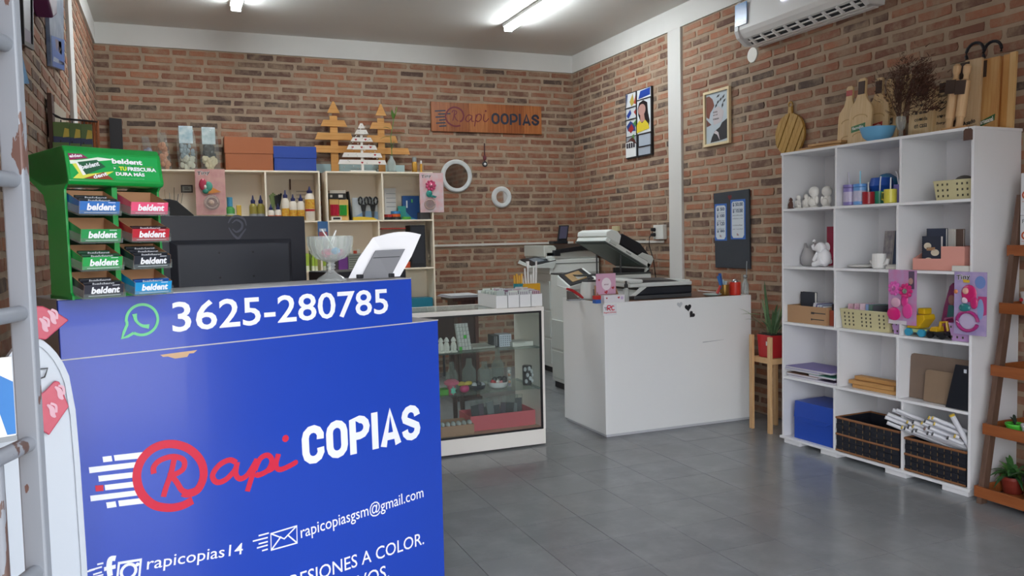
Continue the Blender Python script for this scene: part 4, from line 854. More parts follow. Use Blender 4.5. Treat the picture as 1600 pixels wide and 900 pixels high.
for k, (a, c) in enumerate([(878, 945), (898, 975), (882, 945), (905, 945), (886, 945), (905, 950)]):
    y = 76+k*19; MB().stroke([sg(a, y+18), sg(c, y+15)], .014, -.0195, .0015, sm=0).obj('speed_line', NAVY, t)
xa, za = sg(1232, 176); xb, zb = sg(1532, 187); zt = sg(1232, 104)[1]
block_word(MB(), xa, xb, za, zt, math.atan2(zb-za, xb-xa), -.0195, .0015).obj('lettering', NAVY, t)
MARB = mat('e3e5e4', .35, c2='c5c9ca', scale=7)
def mirror(u, v, ro, ri, label):
    x, z = BW.pl(u, v, -.02); t = thing('round_mirror', label, 'mirror', BW, x, -.008, z)
    M = Matrix.Rotation(math.radians(90), 4, 'X'); b = MB(); b.lathe([(ri, 0), (ri, .02), (ri+.01, .025), (ro-.012, .025), (ro, .012), (ro, 0)], n=40, M=M); b.obj('frame', MARB, t)
    MB().lathe([(ri*.999, .004), (ri*.999, .008)], n=40, M=M).obj('mirror_glass', mat('d6d6d6', .04, 1), t)
mirror(713.5, 275, .178, .132, 'larger round mirror with a white marbled frame on the back wall'); mirror(784, 308, .118, .067, 'smaller round mirror with a white marbled frame on the back wall')
x, z = BW.pl(757, 224, -.015); z2 = BW.pl(757, 257, -.02)[1]
t = thing('wall_pendant', 'dark cord ornament with a ring hanging on the back wall', 'ornament', BW, x, -.014, z2)
MB().tube([(0, 0, .03), (0, 0, z-z2)], .006).obj('cord', mat('4a2c34', .7), t); MB().ball((0, 0, (z-z2)*.32), (.022, .012, .03), 8, 6).obj('bead', mat('6b2f38', .5), t)
MB().tube([(.024*math.cos(i*.524), 0, .005+.024*math.sin(i*.524)) for i in range(12)], .008, 6, closed=True).obj('ring', mat('2b2d33', .4), t); MB().ball((0, -.004, .005), (.014, .006, .014), 8, 6).obj('centre', WHITE, t)
# ------------------------------------------------------------------ right wall
def rwp(u, v, y=-.02): return RW.pl(u, v, y)
x0, z0 = rwp(979.5, 249); x1, z1 = rwp(1018.5, 134); w, h = x1-x0, z1-z0
t = thing('glass_picture', 'tall unframed picture of a woman in a yellow top among coloured panes', 'picture', RW, x0, -.006, z0)
MB().box(0, w, -.022, 0, 0, h).obj('board', mat('1c1e22', .5), t)
PK_ = [0]
def pane(pts, c, n='pane', y=-.0235): PK_[0] += 1; return plate(t, n, [[(a*w, b_*h) for a, b_ in pts]], mat(c, .35), -.0226-.00022*PK_[0], .0015)
R4 = lambda a, b_, c, d: [(a, b_), (c, b_), (c, d), (a, d)]
for r, c in ((R4(.03, .78, .44, .985), 'd9dee2'), (R4(.47, .85, .98, .99), 'dfe4e8'), (R4(.03, .6, .44, .765), 'c9d2d8'), (R4(.03, .34, .44, .585), 'd3d8da'), (R4(.47, .34, .97, .835), 'dadfe2'), (R4(.52, .15, .96, .325), 'a9b3bf'), (R4(.5, .02, .95, .14), 'a2acb8'), (R4(.03, .02, .42, .325), '8f979e'), (R4(.0, .02, .40, .25), 'e6e8e8')): pane(r, c)
for r, c in (([(.52, .86), (.96, .88), (.97, .985), (.6, .97)], '20449c'), ([(.05, .8), (.1, .98), (.04, .98)], '23386e'), ([(.18, .86), (.3, .97), (.36, .83), (.25, .785)], 'b9a24a'), ([(.34, .82), (.44, .98), (.44, .8)], 'b34a3c'), ([(.05, .66), (.2, .74), (.24, .68), (.12, .61)], '1f3f94'), ([(.34, .69), (.44, .62), (.44, .74)], 'b33a34'), ([(.05, .5), (.2, .57), (.38, .5), (.4, .4), (.1, .42)], '23407c'), ([(.1, .44), (.25, .52), (.34, .44), (.22, .38)], '9c2f32'), ([(.3, .52), (.42, .56), (.42, .46)], '4f8a4c'), ([(.0, .24), (.3, .33), (.44, .2), (.2, .27)], '5a2e28'), ([(.25, .34), (.35, .36), (.34, .28)], '5c8f48')): pane(r, c, 'colour_pane', -.0245)
pane([(.52, .62), (.5, .72), (.56, .80), (.72, .825), (.86, .78), (.88, .64), (.94, .5), (.9, .4), (.7, .42), (.62, .5)], '1d1a1e', 'hair', -.0248); pane(OV(.66, .69, .14, .085), 'b98f86', 'face', -.0256); pane([(.6, .62), (.74, .62), (.78, .52), (.6, .5)], 'b5897e', 'neck', -.0254)
pane([(.46, .36), (.44, .47), (.56, .54), (.66, .49), (.78, .53), (.9, .46), (.93, .39)], 'd8c23a', 'yellow_top', -.026)
for k in range(4): pane(R4(.04+.09*k, .16, .10+.09*k, .235), '2a2c36', 'dark_bar', -.0246)
PK_[0] = 0
for a in (((.455, .34), (.455, .99)), ((.0, .592), (.45, .592)), ((.0, .772), (.45, .772)), ((.45, .842), (1, .842)), ((.45, .333), (1, .333)), ((.48, .145), (1, .145))): MB().stroke([(p[0]*w, p[1]*h) for p in a], .008, -.033, .009, sm=0).obj('lead_line', BLACK, t)
x0, z0 = rwp(1101, 230.5); x1, z1 = rwp(1140.5, 134); z1 -= 0; w, h = x1-x0, z1-z0
t = thing('framed_print', 'pale wood framed abstract print with dark leaves on the brick wall', 'picture', RW, x0, -.006, z0)
FWD = wood('d9c49a', 'e3d2ac', .5, 'z', 5); f = .022
for a in ((0, w, 0, f), (0, w, h-f, h)): MB().box(a[0], a[1], -.028, 0, a[2], a[3]).obj('frame_rail', FWD, t, .001)
for a in ((0, f), (w-f, w)): MB().box(a[0], a[1], -.028, 0, f, h-f).obj('frame_rail', FWD, t, .001)
MB().box(f, w-f, -.012, 0, f, h-f).obj('print', mat('b9c4cc', .5), t)
def pr(pts, c, n='shape', y=-.0135): plate(t, n, [[(f+a*(w-2*f), f+b_*(h-2*f)) for a, b_ in pts]], mat(c, .5), y)
pr([(.02, .55), (.02, .95), (.15, .96), (.3, .88), (.38, .75), (.3, .68), (.2, .62), (.14, .5)], '7c4636'); pr([(.03, .35), (.02, .5), (.16, .42), (.24, .38), (.14, .36)], '6b4238'); pr([(.35, .36), (.3, .5), (.36, .66), (.55, .72), (.8, .6), (.7, .4)], 'c4bcc0', y=-.0128)
pr([(.2, .02), (.26, .12), (.4, .24), (.62, .3), (.72, .38), (.98, .45), (.98, .06), (.6, .03)], '2b2b30'); pr([(.36, .2), (.5, .16), (.62, .04), (.56, .2), (.44, .25)], 'cfc4c8', y=-.0145)
for a, b_, q in ((.55, .92, .5), (.78, .88, .9), (.66, .84, .9), (.54, .80, .8), (.74, .72, 1.3), (.82, .80, .7), (.46, .74, .9)): pr([(a-.09*math.cos(q), b_-.055*math.sin(q)), (a+.035*math.sin(q), b_-.02*math.cos(q)), (a+.09*math.cos(q), b_+.055*math.sin(q)), (a-.035*math.sin(q), b_+.02*math.cos(q))], '26272c', 'leaf_print')
for k, (q, z) in enumerate((('asa', .60), ('and', .545), ('rosso', .46))): text(MB(), q, f+.32*(w-2*f), f+(.52+.06*(k == 2))*(w-2*f), f+z*(h-2*f), f+(z+.03)*(h-2*f), -.0138, .02).obj('print_lettering', mat('4a4448', .5), t)
# slate board with two price lists
x0, z0 = rwp(1118, 418); x1, z1 = rwp(1172, 297); w, h = .475, z1-z0
t = thing('slate_board', 'dark slate board with two blue price lists on the brick wall', 'board', RW, x0-.02, -.006, z0)
SLATE = mat('3a4049', .6, var=.15, scale=5)
MB().prism([(.02, 0), (w, -.0), (w-.01, h+.01), (0, h)], -.016, 0).obj('board', SLATE, t, .003)
plate(t, 'emblem', [heart(w*.47, h*.93, .026)], mat('6b2630', .5), -.017)
def plist(a, b_, c, d, rows):
    P = MB().box(a, b_, -.0185, -.0165, c, d).obj('price_list', mat('3f6fc0', .5), t); m_ = .016
    plate(P, 'white_field', [[(a+m_, c+.035), (a+m_+.02, c+.012), (b_-m_-.02, c+.012), (b_-m_, c+.035), (b_-m_, d-.03), (b_-m_-.015, d-.015), (a+m_+.015, d-.015), (a+m_, d-.03)]], mat('d3dbe3', .6), -.0195)
    H = d-c; 
    for z, s, hh in rows: text(MB(), s, a+.03, b_-.03, c+z*H, c+z*H+hh, -.020, .03 if hh > .02 else 0).obj('price_lettering', mat('2e4468', .6), P)
    text(MB(), 'Rc', (a+b_)/2-.012, (a+b_)/2+.012, c+.03, c+.05, -.020, .03).obj('price_lettering', mat('8a3040', .6), P)
plist(.022, .185, .30, .60, []); tt = t
z0_ = h*.37; z1_ = h*.855
bpy.data.objects.remove([o for o in t.children if o.name.startswith('price_list')][0].children[0]) if False else None
for o in [o for o in t.children_recursive if o.name.startswith(('price_list', 'white_field', 'price_lettering'))]: bpy.data.objects.remove(o)
plist(.02, .185, z0_-.005, z1_, [(.80, '$ 50', .03), (.73, 'copia simple', .012), (.62, '$ 100', .03), (.52, 'doble faz', .012), (.40, '$ 120', .034), (.30, 'color', .014), (.22, '$ 80', .022)])
plist(.235, .425, z0_+.005, z1_+.025, [(.82, '$ 50.00', .034), (.74, 'impresiones', .013), (.66, '$ 10.00', .03), (.58, 'plastificado', .013), (.50, 'anillados y mas', .014), (.34, 'consultar', .012), (.24, 'por cantidad', .012)])
# sockets
x, z = rwp(1025, 374); x2, z2 = rwp(1040, 351)
t = thing('power_socket', 'white socket box with two black plugs on the right wall', 'socket', RW, x, -.006, z)
MB().box(0, x2-x, -.045, 0, 0, z2-z).obj('box', mat('dcdcd6', .4), t, .004)
for k in (.32, .68): MB().cyl((.03, -.045, (z2-z)*k), (.03, -.085, (z2-z)*k), .019, .015, 10).obj('plug', BLACK, t)
MB().tube([(.03, -.085, (z2-z)*.32), (.02, -.10, .02), (-.0, -.09, -.06), (.01, -.05, -.2), (.03, -.03, -.45)], .005).obj('cable', BLACK, t)
x, z = rwp(958, 361); x2, z2 = rwp(967, 353); one(MB().box(0, x2-x, -.03, 0, 0, z2-z), 'wall_socket', mat('cfc49a', .5), 'small beige socket on the right wall above the copiers', 'socket', RW, x, -.006, z, bevel=.003)
# ------------------------------------------------------------------ left wall
def lwp(u, v, y=-.015): return LW.pl(u, v, y)
def lwq(pts, y=-.015): return [lwp(u, v, y) for u, v in pts]
def wallsheet(name, label, cat, pts, m, th=.02, frame=None, prints=()):
    P = lwq(pts); x0 = min(p[0] for p in P); z0 = min(p[1] for p in P); t = thing(name, label, cat, LW, x0, -.006, z0); P = [(x-x0, z-z0) for x, z in P]
    MB().prism(P, -th, 0).obj('sheet' if not frame else 'picture', m, t)
    if frame: MB().stroke(P, .03, -th-.008, .012, closed=True, sm=0).obj('frame', frame, t)
    for c, q in prints: Q = lwq(q); plate(t, 'print', [[(x-x0, z-z0) for x, z in Q]], mat(c, .4), -th-.002)
    return t
wallsheet('framed_picture', 'black framed picture high on the left wall beside the gate post', 'picture', [(28, -25), (44, -15), (45, 74), (31, 66)], mat('8f8e96', .4), .02, BLACK, [('5c4a68', [(30, 40), (43, 50), (44, 70), (32, 62)])])
wallsheet('blue_poster', 'blue photo poster high on the left wall beside the white column', 'poster', [(71, -20), (96, -8), (97, 110), (77, 103)], mat('54688c', .35, c2='8d99ac', scale=10), .02, None, [('2f62b0', [(76, 55), (97, 62), (97, 110), (78, 103)]), ('2a2c34', [(72, -15), (80, -10), (80, 25), (72, 20)]), ('b9c4d2', [(80, 88), (96, 98), (96, 102), (79, 95)]), ('6a4a44', [(82, 60), (92, 66), (93, 86), (84, 78)])])
wallsheet('blue_paper', 'bright blue paper triangle on the left wall beside the gate post', 'paper', [(32, 80), (36, 86), (47, 131), (34, 131)], mat('2f8ac4', .5), .006)
P = lwp(55, 3); t = thing('purple_bag', 'purple shiny thing hanging high on the left wall', 'bag', LW, P[0]-.2, -.006, P[1]-.06); MB().prism([(0, .3), (.0, .08), (.25, 0), (.42, .06), (.5, .3)], -.08, 0).obj('bag', mat('5e1a54', .35), t, .01)
wallsheet('cream_sheet', 'cream paper sheet on the left wall behind the green packets', 'paper', [(79, 152), (104, 176), (104, 215), (79, 215)], mat('b5ab99', .7), .006)
HF = Frame(0, 5.0, 0)
x, z = HF.pl(78, 236); z1 = HF.pl(70, 147)[1]; xw = XL
t = thing('hook_rack', 'dark wooden wall strip with wire hooks on the left wall', 'rack', HF, xw+.014, 0, z)
MB().box(0, .022, -.05, .05, -.1, z1-z).obj('strip', mat('4a2e24', .6), t, .002)
wz = HF.pl(110, 186)[1]-z; RL = HF.pl(146, 186)[0]-xw
for k in range(3): MB().tube([(.02, -.04+.05*k, wz+.02), (.06, -.02+.05*k, wz+.004*k), (RL, -.02+.05*k, wz-.012+.006*k)], .004).obj('wire', DARK, t)
for r, (z_, us) in enumerate([(0, (95, 112, 130)), (1, (95, 112, 130))]):
    for k, u in enumerate(us):
        x_, zt = HF.pl(u, 190+(r*32 if r else 0)+k*.8, -.06); y = -.055-.008*r+.02*k
        g = thing('seed_packet', f"olive green printed packet, {('upper', 'lower')[r]} row, {('left', 'middle', 'right')[k]} of three on the wire hooks", 'packet', HF, x_, y, zt-.142, 'green packets on the hooks', dr=0)
        MB().box(-.038, .038, -.004, .004, 0, .14).obj('packet', mat('55702e', .35), g, .001); plate(g, 'blue_print', [[(-.038, .01), (.038, .02), (.038, .06), (-.038, .065)]], mat('26305c', .4), -.005); plate(g, 'yellow_print', [[(.006, .06), (.036, .064), (.036, .105), (.016, .11)]], mat('c9b23c', .4), -.0052)
        MB().tube([(0, .0, .135), (0, 0.0, .151)], .003).obj('hanger', DARK, g)
x_, zt = HF.pl(140, 188, .09); zb = HF.pl(140, 238, .09)[1]
t = thing('orange_streamer', 'orange ribbed hanging strip right of the green packets', 'decoration', HF, x_, .10, zb); 
for k in range(5): MB().tube([(-.035+.018*k, 0, 0), (-.035+.018*k, .0, zt-zb)], .008).obj('strand', mat('b5622c', .5), t)
# ------------------------------------------------------------------ glass showcase
SF_ = Frame(1.12, 5.15, 0); SW_ = 2.36-1.12; SD = .5
sc = thing('glass_showcase', 'white showcase with a glass front behind the blue counter', 'showcase', SF_, 0, 0, 0)
SHW = mat('f6f2ec', .4); CLEAR = film('f0f5f4', .015, .03)
MB().box(0, SW_, .004, SD, 0.012, .118).obj('plinth', SHW, sc, .002)
for x in (0, SW_-.018): MB().box(x, x+.018, 0, SD, .118, .945).obj('side_panel', SHW, sc, .001)
MB().box(.018, SW_-.018, .01, SD, .118, .128).obj('floor_panel', mat('c9b49a', .5), sc)
for a in ((0, SW_, -.004, .05), (0, SW_, SD-.04, SD)): MB().box(a[0], a[1], a[2], a[3], .945, .972).obj('top_rail', SHW, sc, .002)
for a in ((0, .05), (SW_-.05, SW_)): MB().box(a[0], a[1], .05, SD-.04, .945, .972).obj('top_rail', SHW, sc, .002)
MB().box(.05, SW_-.05, .05, SD-.04, .966, .972).obj('top_glass', film('dfe8e4', .3, .06), sc)
MB().box(.02, SW_-.02, .004, .008, .13, .935).obj('front_glass', CLEAR, sc)
for a in ((.018, SW_-.018, .932, .945), (.018, SW_-.018, .118, .130)): MB().box(a[0], a[1], .0, .012, a[2], a[3]).obj('black_edge', BLACK, sc)
MB().box(SW_-.032, SW_-.018, .0, .012, .13, .932).obj('black_edge', BLACK, sc)
for z in (.405, .69):
    MB().box(.0185, SW_-.0185, .03, SD-.04, z-.006, z).obj('glass_shelf', film('c9ddd6', .10, .05), sc)
    for x in (.022, SW_-.038): MB().box(x, x+.016, .03, SD-.04, z-.012, z-.006).obj('shelf_rail', GREY, sc)
def sx(u, v, y): return SF_.pl(u, v, y)
Z1, Z2, Z0 = .6915, .4065, .1295
PLAS = mat('f0eee9', .6)
def figurine(name, fr, x, y, z, s, label, kind=0, g=None, dr=0, m=PLAS):
    t = thing(name, label, 'figurine', fr, x, y, z, g, dr); b = MB()
    b.lathe([(.042*s, 0), (.044*s, .012*s), (.03*s, .02*s), (.034*s, .06*s), (.026*s, .1*s), (.014*s, .115*s)], n=14)
    if kind == 0: b.ball((0, -.004*s, .135*s), .03*s, 12, 8); b.ball((-.03*s, -.02*s, .07*s), (.014*s, .014*s, .03*s), 8, 5); b.ball((.03*s, -.02*s, .07*s), (.014*s, .014*s, .03*s), 8, 5); b.ball((0, -.03*s, .03*s), (.03*s, .02*s, .02*s), 8, 5)
    elif kind == 1: b.ball((0, 0, .15*s), (.05*s, .045*s, .05*s), 14, 9); b.ball((0, -.042*s, .14*s), (.012*s, .01*s, .01*s), 6, 4); b.ball((0, -.028*s, .05*s), (.035*s, .026*s, .04*s), 10, 6); b.ball((-.046*s, -.01*s, .07*s), (.014*s, .02*s, .04*s), 8, 5); b.ball((.046*s, -.01*s, .07*s), (.014*s, .02*s, .04*s), 8, 5)
    else: b.lathe([(.014*s, .11*s), (.03*s, .12*s), (.026*s, .14*s), (.008*s, .165*s)], n=10); b.ball((0, -.03*s, .05*s), (.02*s, .02*s, .04*s), 8, 5)
    b.obj('body', m, t); return t
for k, (u, lb) in enumerate([(689, 'white plaster figurine by the blue counter edge on the upper glass shelf'), (698, 'white plaster figurine, second on the upper glass shelf'), (709, 'white plaster figurine, third, beside the green sticker sheet')]):
    figurine('figurine', SF_, sx(u, 553, .08)[0], .08, Z1, .62, lb, 2, 'figurines in the showcase')
x0, z0 = sx(718, 549, .12); x1, z1 = sx(736, 505, .12); w = x1-x0; h = z1-Z1
t = thing('key_tag_sheet', 'sheet of white tags with green stickers leaning in the showcase', 'sheet', SF_, x0, .12, Z1, dr=0); M = Matrix.Shear('XZ', 4, (-.12, .1)) if False else Matrix.Identity(4)
for i in range(4):
    for j in range(7): 
        lean = .1*(j+.5)/7*h
        MB().box(w*i/4+.002-.02*(j/7), w*(i+1)/4-.002-.02*(j/7), .0+lean, .008+lean, h*j/7+.002, h*(j+1)/7-.002).obj('tag', mat('d3d3d2', .5) if (i+j*3) % 11 else mat('4fd04a', .4), t)
MB().hexa([(-.004, .01, 0), (w+.004, .01, 0), (w+.004, .014, 0), (-.004, .014, 0)], [(-.024, .01+.1*h, h), (w-.016, .01+.1*h, h), (w-.016, .014+.1*h, h), (-.024, .014+.1*h, h)]).obj('backing', mat('a8a8a4', .5), t)
def sbox(name, u0, u1, vt, y, d, zb, c, label, cat, stripes=(), c2=None):
    x0, zt = sx(u0, vt, y); x1 = sx(u1, vt, y)[0]; w, h = x1-x0, max(zt-zb, .008)
    t = thing(name, label, cat, SF_, x0, y, zb); MB().box(0, w, 0, d, 0, h).obj('body', mat(c, .5, c2=c2, scale=40), t, .001)
    for c_, a, b_, e, f_ in stripes: plate(t, 'print', [rect(w*a, w*b_, h*e, h*f_)], mat(c_, .5))
    return t, w, h
sbox('paper_stack', 738, 774, 543, .14, .2, Z1, 'b9b9b4', 'flat grey paper stack on the upper glass shelf', 'paper')
sbox('dark_notebook', 770, 779, 524, .16, .1, Z1, '2e3036', 'dark striped notebook standing on the upper glass shelf', 'notebook', [('9a9aa0', .3, .4, .1, .9), ('b5b5ba', .6, .7, .1, .9)])
t, w, h = sbox('check_notebook', 780, 799, 523, .15, .1, Z1, 'cdd3e2', 'white dotted notebook standing beside the dark striped one', 'notebook')
for i in range(5): plate(t, 'dot_row', [rect(w*(.1+.18*j), w*(.18+.18*j), h*(.12+.17*i), h*(.17+.17*i)) for j in range(5)], mat('3c425c', .5))
t, w, h = sbox('white_box', 801, 833, 535, .1, .14, Z1, 'e4e2de', 'low white box at the right end of the upper glass shelf', 'box', [('b5b2ac', .05, .6, .75, .9)])
t, w, h = sbox('green_box', 684, 701, 610, .06, .08, Z2, '4fa02c', 'bright green box on the lower glass shelf by the blue counter', 'box')
def jar_on(u, y, z, r, h, label, lid=None, fill=None, op=.07):
    x = sx(u, 590, y)[0]; t = thing('glass_jar', label, 'jar', SF_, x, y, z)
    MB().lathe([(r*.7, 0), (r, .01), (r, h*.6), (r*.45, h*.78), (r*.4, h), (r*.3, h), (r*.36, h*.78), (r*.9, h*.58), (r*.9, .015)], n=16).obj('glass', film('e2eae8', op), t)
    if fill: MB().lathe([(r*.6, .006), (r*.86, .015), (r*.86, h*.35), (r*.1, h*.38)], n=12).obj('contents', mat(fill, .4), t)
    if lid: MB().lathe([(r*.42, h), (r*.42, h+.02), (.001, h+.03)], n=12).obj('lid', mat(lid, .4), t)
jar_on(706, .2, Z2, .042, .2, 'clear glass bottle above the pink flower pot', None, 'cfd6d6'); jar_on(733, .24, Z2, .05, .21, 'clear glass bottle behind the dark ornament', None, None); jar_on(757, .3, Z2, .05, .17, 'round clear glass jar behind the red and white ornament'); jar_on(778, .28, Z2, .045, .24, 'tall clear glass bottle behind the red and white ornament', None, None)
x = sx(704, 604, .1)[0]; t = thing('pink_pot', 'pink craft figure with a turquoise star on the lower glass shelf', 'ornament', SF_, x, .08, Z2); MB().lathe([(.02, 0), (.03, .06), (.05, .07), (.052, .085), (.03, .1)], n=14).obj('pot', mat('d9708c', .4), t); MB().prism([( .022*(1 if i % 2 else .6)*math.cos(i*.524), .03+.03*(1 if i % 2 else .6)*math.sin(i*.524)) for i in range(12)], -.04, -.032).obj('star', mat('6fd0b8', .4), t)
x = sx(725, 604, .1)[0]; t = thing('pink_pouch', 'small magenta pouch with yellow bow on the lower glass shelf', 'pouch', SF_, x, .09, Z2); MB().ball((0, 0, .028), (.035, .025, .028), 12, 8).obj('pouch', mat('c9447c', .4), t); b = MB(); b.ball((-.025, -.01, .065), (.03, .012, .016), 8, 5); b.ball((.025, -.01, .065), (.03, .012, .016), 8, 5); b.ball((0, -.012, .062), .012, 6, 4); b.obj('bow', mat('c9b04c', .5), t)
def orn(u, y, r, c, c2, label, spots):
    x = sx(u, 605, y)[0]; t = thing('round_ornament', label, 'ornament', SF_, x, y, Z2); MB().lathe([(r*.4, 0), (r*.85, r*.25), (r, r*.62), (r*.96, r*.7), (r*.3, r*.6)], n=20).obj('dish', mat(c, .35), t)
    for k, (a, b_, s, cc) in enumerate(spots): MB().ball((a*r, -r*.35*(1-b_*.3), r*(.62+b_*.5)), r*s, 8, 6).obj('ball', mat(cc, .3), t)
orn(778, .12, .072, 'dcdde0', '', 'white bowl with red and black balls on the lower glass shelf', [(-.6, .2, .3, 'b3262c'), (-.15, .35, .28, 'e2dedc'), (.15, .1, .3, 'd8848c'), (.5, .25, .34, '24242a'), (.1, .7, .32, '26262c'), (.55, .65, .3, '2c2c33'), (-.45, .65, .28, '303036')])
orn(746, .12, .058, '2c2e38', '', 'small black bowl with dark balls on the lower glass shelf', [(-.5, .25, .34, 'c9ccd4'), (.1, .3, .36, '23252e'), (.5, .2, .33, 'b9bcc6'), (0, .6, .3, '2c2e38')])
x = sx(796, 607, .14)[0]; t = thing('candy_tube', 'clear tube with orange and purple sweets on the lower glass shelf', 'tube', SF_, x, .14, Z2); MB().cyl((0, 0, 0), (0, 0, .14), .016).obj('tube', film('e8e8ea', .22), t); [MB().ball((0, 0, .014+.024*k), .011, 8, 5).obj('sweet', mat(c, .3), t) for k, c in enumerate(('6a4a8c', 'd9824a', 'e8e2dc', 'd9824a', 'e2dfe0'))]
x = sx(824, 600, .16)[0]; t = thing('patterned_tumbler', 'black and white patterned tumbler at the right of the lower glass shelf', 'tumbler', SF_, x, .16, Z2); MB().lathe([(.032, 0), (.034, .005), (.034, .135), (.028, .14)], n=18).obj('body', mat('1e2026', .4), t)
b = MB(); [b.ball((.034*math.cos(a), .034*math.sin(a), z), (.012, .012, .016), 8, 5) for a, z in ((-2.2, .03), (-1.3, .05), (-.6, .03), (-1.9, .075), (-.9, .1), (-2.4, .115), (-1.5, .12), (-.4, .07))]; b.obj('white_patch', mat('c9ced6', .4), t)
x0, zt = sx(732, 655, .14); x1 = sx(833, 655, .14)[0]; w = x1-x0
t = thing('pink_tray', 'open pink box of wrapped packs on the floor of the showcase', 'box', SF_, x0, .1, Z0); PKB = mat('d4606c', .5); h = .105
for a in ((0, w, 0, .006), (0, w, .234, .24)): MB().box(a[0], a[1], a[2], a[3], 0, h).obj('side', PKB, t)
for a in ((0, .006), (w-.006, w)): MB().box(a[0], a[1], .006, .234, 0, h).obj('side', PKB, t)
MB().box(.006, w-.006, .006, .234, 0, .004).obj('bottom', PKB, t)
rnd = random.Random(3)
for k in range(9):
    a = .04+(w-.12)*k/9; pk = thing('wrapped_pack', f"dark wrapped pack in the pink box, {['first', 'second', 'third', 'fourth', 'fifth', 'sixth', 'seventh', 'eighth', 'last'][k]} from the left", 'pack', SF_, x0+a+.03, .2+.012*(k % 3), Z0+.0055, 'packs in the pink box')
    th = rnd.uniform(-.35, .35); MM = Matrix.Rotation(th*.4, 4, 'Y'); MB().box(-.02, .03, -.006-.008, .006-.008, .01, .13+rnd.uniform(0, .05), M=MM).obj('pack', mat(['3a3c48', '5c4c60', '2c3038', '7c8088'][k % 4], .3), pk); MB().box(-.024, .034, -.018, .002, .006, .20, M=MM).obj('wrap', film('eef0f2', .03), pk)
t, w, h = sbox('sample_tray', 688, 741, 668, .04, .22, Z0, 'b38c74', 'flat tan tray of clear bubbles at the left of the showcase floor', 'tray'); b = MB()
for k in range(6): MB().ball((w*(.1+.16*k), .03, h+.006), (w*.07, .03, .02), 10, 6).obj('bubble', mat('c3c9cc', .25), t)
# --- on the showcase top
ZSH = .9735
def tray4():
    x0 = SF_.pl(776, 481, .03)[0]; x1 = SF_.pl(849, 478, .03)[0]; w = (x1-x0)/4; d = .36; x1b = x0
    for k in range(4):
        t = thing('card_tray', f"white open card tray, {['leftmost', 'second', 'third', 'rightmost'][k]} of the four on the showcase", 'tray', SF_, x0+k*w, .035, ZSH, 'card trays on the showcase'); a = w-.006; h = .085
        m = mat('eef0f2', .5)
        MB().box(0, a, 0, .003, 0, h).obj('front', m, t); MB().box(0, a, d-.003, d, 0, h+.02).obj('back', m, t)
        for x in (0, a-.003): MB().box(x, x+.003, .003, d-.003, 0, h+.004).obj('side', m, t)
        MB().box(.003, a-.003, .003, d-.003, 0, .003).obj('bottom', m, t)
        rnd = random.Random(k+4)
        for j in range(22):
            c = rnd.choice(['d9dde0', 'cfd4d4', 'e8e8ea', 'b9c0c4', 'dfe6df', 'c9a8b4', '8a6a80', 'd5dad8']) if k else rnd.choice(['cfd8d2', 'b9c4c2', 'd9e2da', 'a9b2b4'])
            g = thing('card', f"small card filed in the {['leftmost', 'second', 'third', 'rightmost'][k]} white tray on the showcase", 'card', SF_, x0+k*w+.008+rnd.uniform(0, .008), .05+j*.0145, ZSH+.0045, f"cards in the {['leftmost', 'second', 'third', 'rightmost'][k]} white tray")
            o = MB().box(0, a-.022, 0, .003, 0, .105+rnd.uniform(-.01, .012)).obj('sheet', mat(c, .6), g); o.rotation_euler = (rnd.uniform(-.06, .06), 0, 0)
            if j == 0 and k: plate(o, 'stripe', [rect((a-.022)*(q+.15)/4, (a-.022)*(q+.5)/4, .0, .1) for q in range(4)], mat('5a3c58' if k == 3 else '8d7f96', .5), -.0012)
tray4()
def cup_yellow(u, c, c2, label, y, sticks):
    x = SF_.pl(u, 462, y)[0]; t = thing('pen_cup', label, 'cup', SF_, x, y, ZSH+0)
    return t, x
x = SF_.pl(829, 462, .43)[0]; t = thing('yellow_holder', 'yellow holder of white plastic sticks behind the card trays', 'holder', SF_, x, .445, ZSH); MB().box(-.075, .075, -.03, .03, 0, .135).obj('cup', mat('e0a824', .4), t, .004)
for k in range(6): MB().cyl((-.05+.02*k, 0, .12), (-.06+.024*k, .0, .20+.05*((k*7) % 3)), .009, .007, 8).obj('stick', mat('e2e2e0', .4), t)
MB().cyl((-.01, 0, .25), (-.012, 0, .30), .01, .014, 8).obj('stick_head', WHITE, t)
x = SF_.pl(815, 462, .43)[0]; t = thing('small_cup', 'small teal cup of yellow sticks left of the yellow holder', 'cup', SF_, x-.03, .42, ZSH); MB().lathe([(.03, 0), (.036, .14), (.03, .14), (.026, .01)], n=14).obj('cup', mat('2d8a96', .4), t)
for k in range(4): MB().cyl((-.02+.013*k, 0, .03), (-.03+.02*k, 0, .20+.012*(k % 2)), .01, .008, 8).obj('stick', mat('e2a92c', .4), t)
# side table with papers behind the showcase
QF = Frame(0, 6.9, 0); x0, z = QF.pl(712, 466); x1 = QF.pl(750, 466)[0]; z = .93
t = thing('side_table', 'dark wooden side table behind the showcase', 'table', QF, x0, 0, 0); w = x1-x0; DKW = wood('3d211b', '4c2b22', .5, 'z')
MB().box(-.03, w+.03, -.02, .34, z-.03, z).obj('top', DKW, t, .002); MB().box(.02, w-.02, .02, .30, 0.03, z-.03).obj('cabinet', DKW, t, .002); MB().box(0, w, 0, .32, 0, .03).obj('plinth', DKW, t)
for s in (.02, w-.05): MB().box(s, s+.03, .0, .02, .03, z-.03).obj('stile', wood('5c3226', '6b3c2c', .5, 'z'), t)
xa = QF.pl(700, 463)[0]; xb = QF.pl(753, 460)[0]; pp = thing('paper_pile', 'pile of grey printed papers on the dark side table', 'papers', QF, xa, -.03, z+.0012)
for k in range(4): MB().box(.008*k, xb-xa-.006*k, .006*k, .36-.005*k, .005*k, .005*k+.0045).obj('sheet', mat(['9a9aa0', 'b2b4b8', '8a8b92', 'bfc2c6'][k], .6), pp)
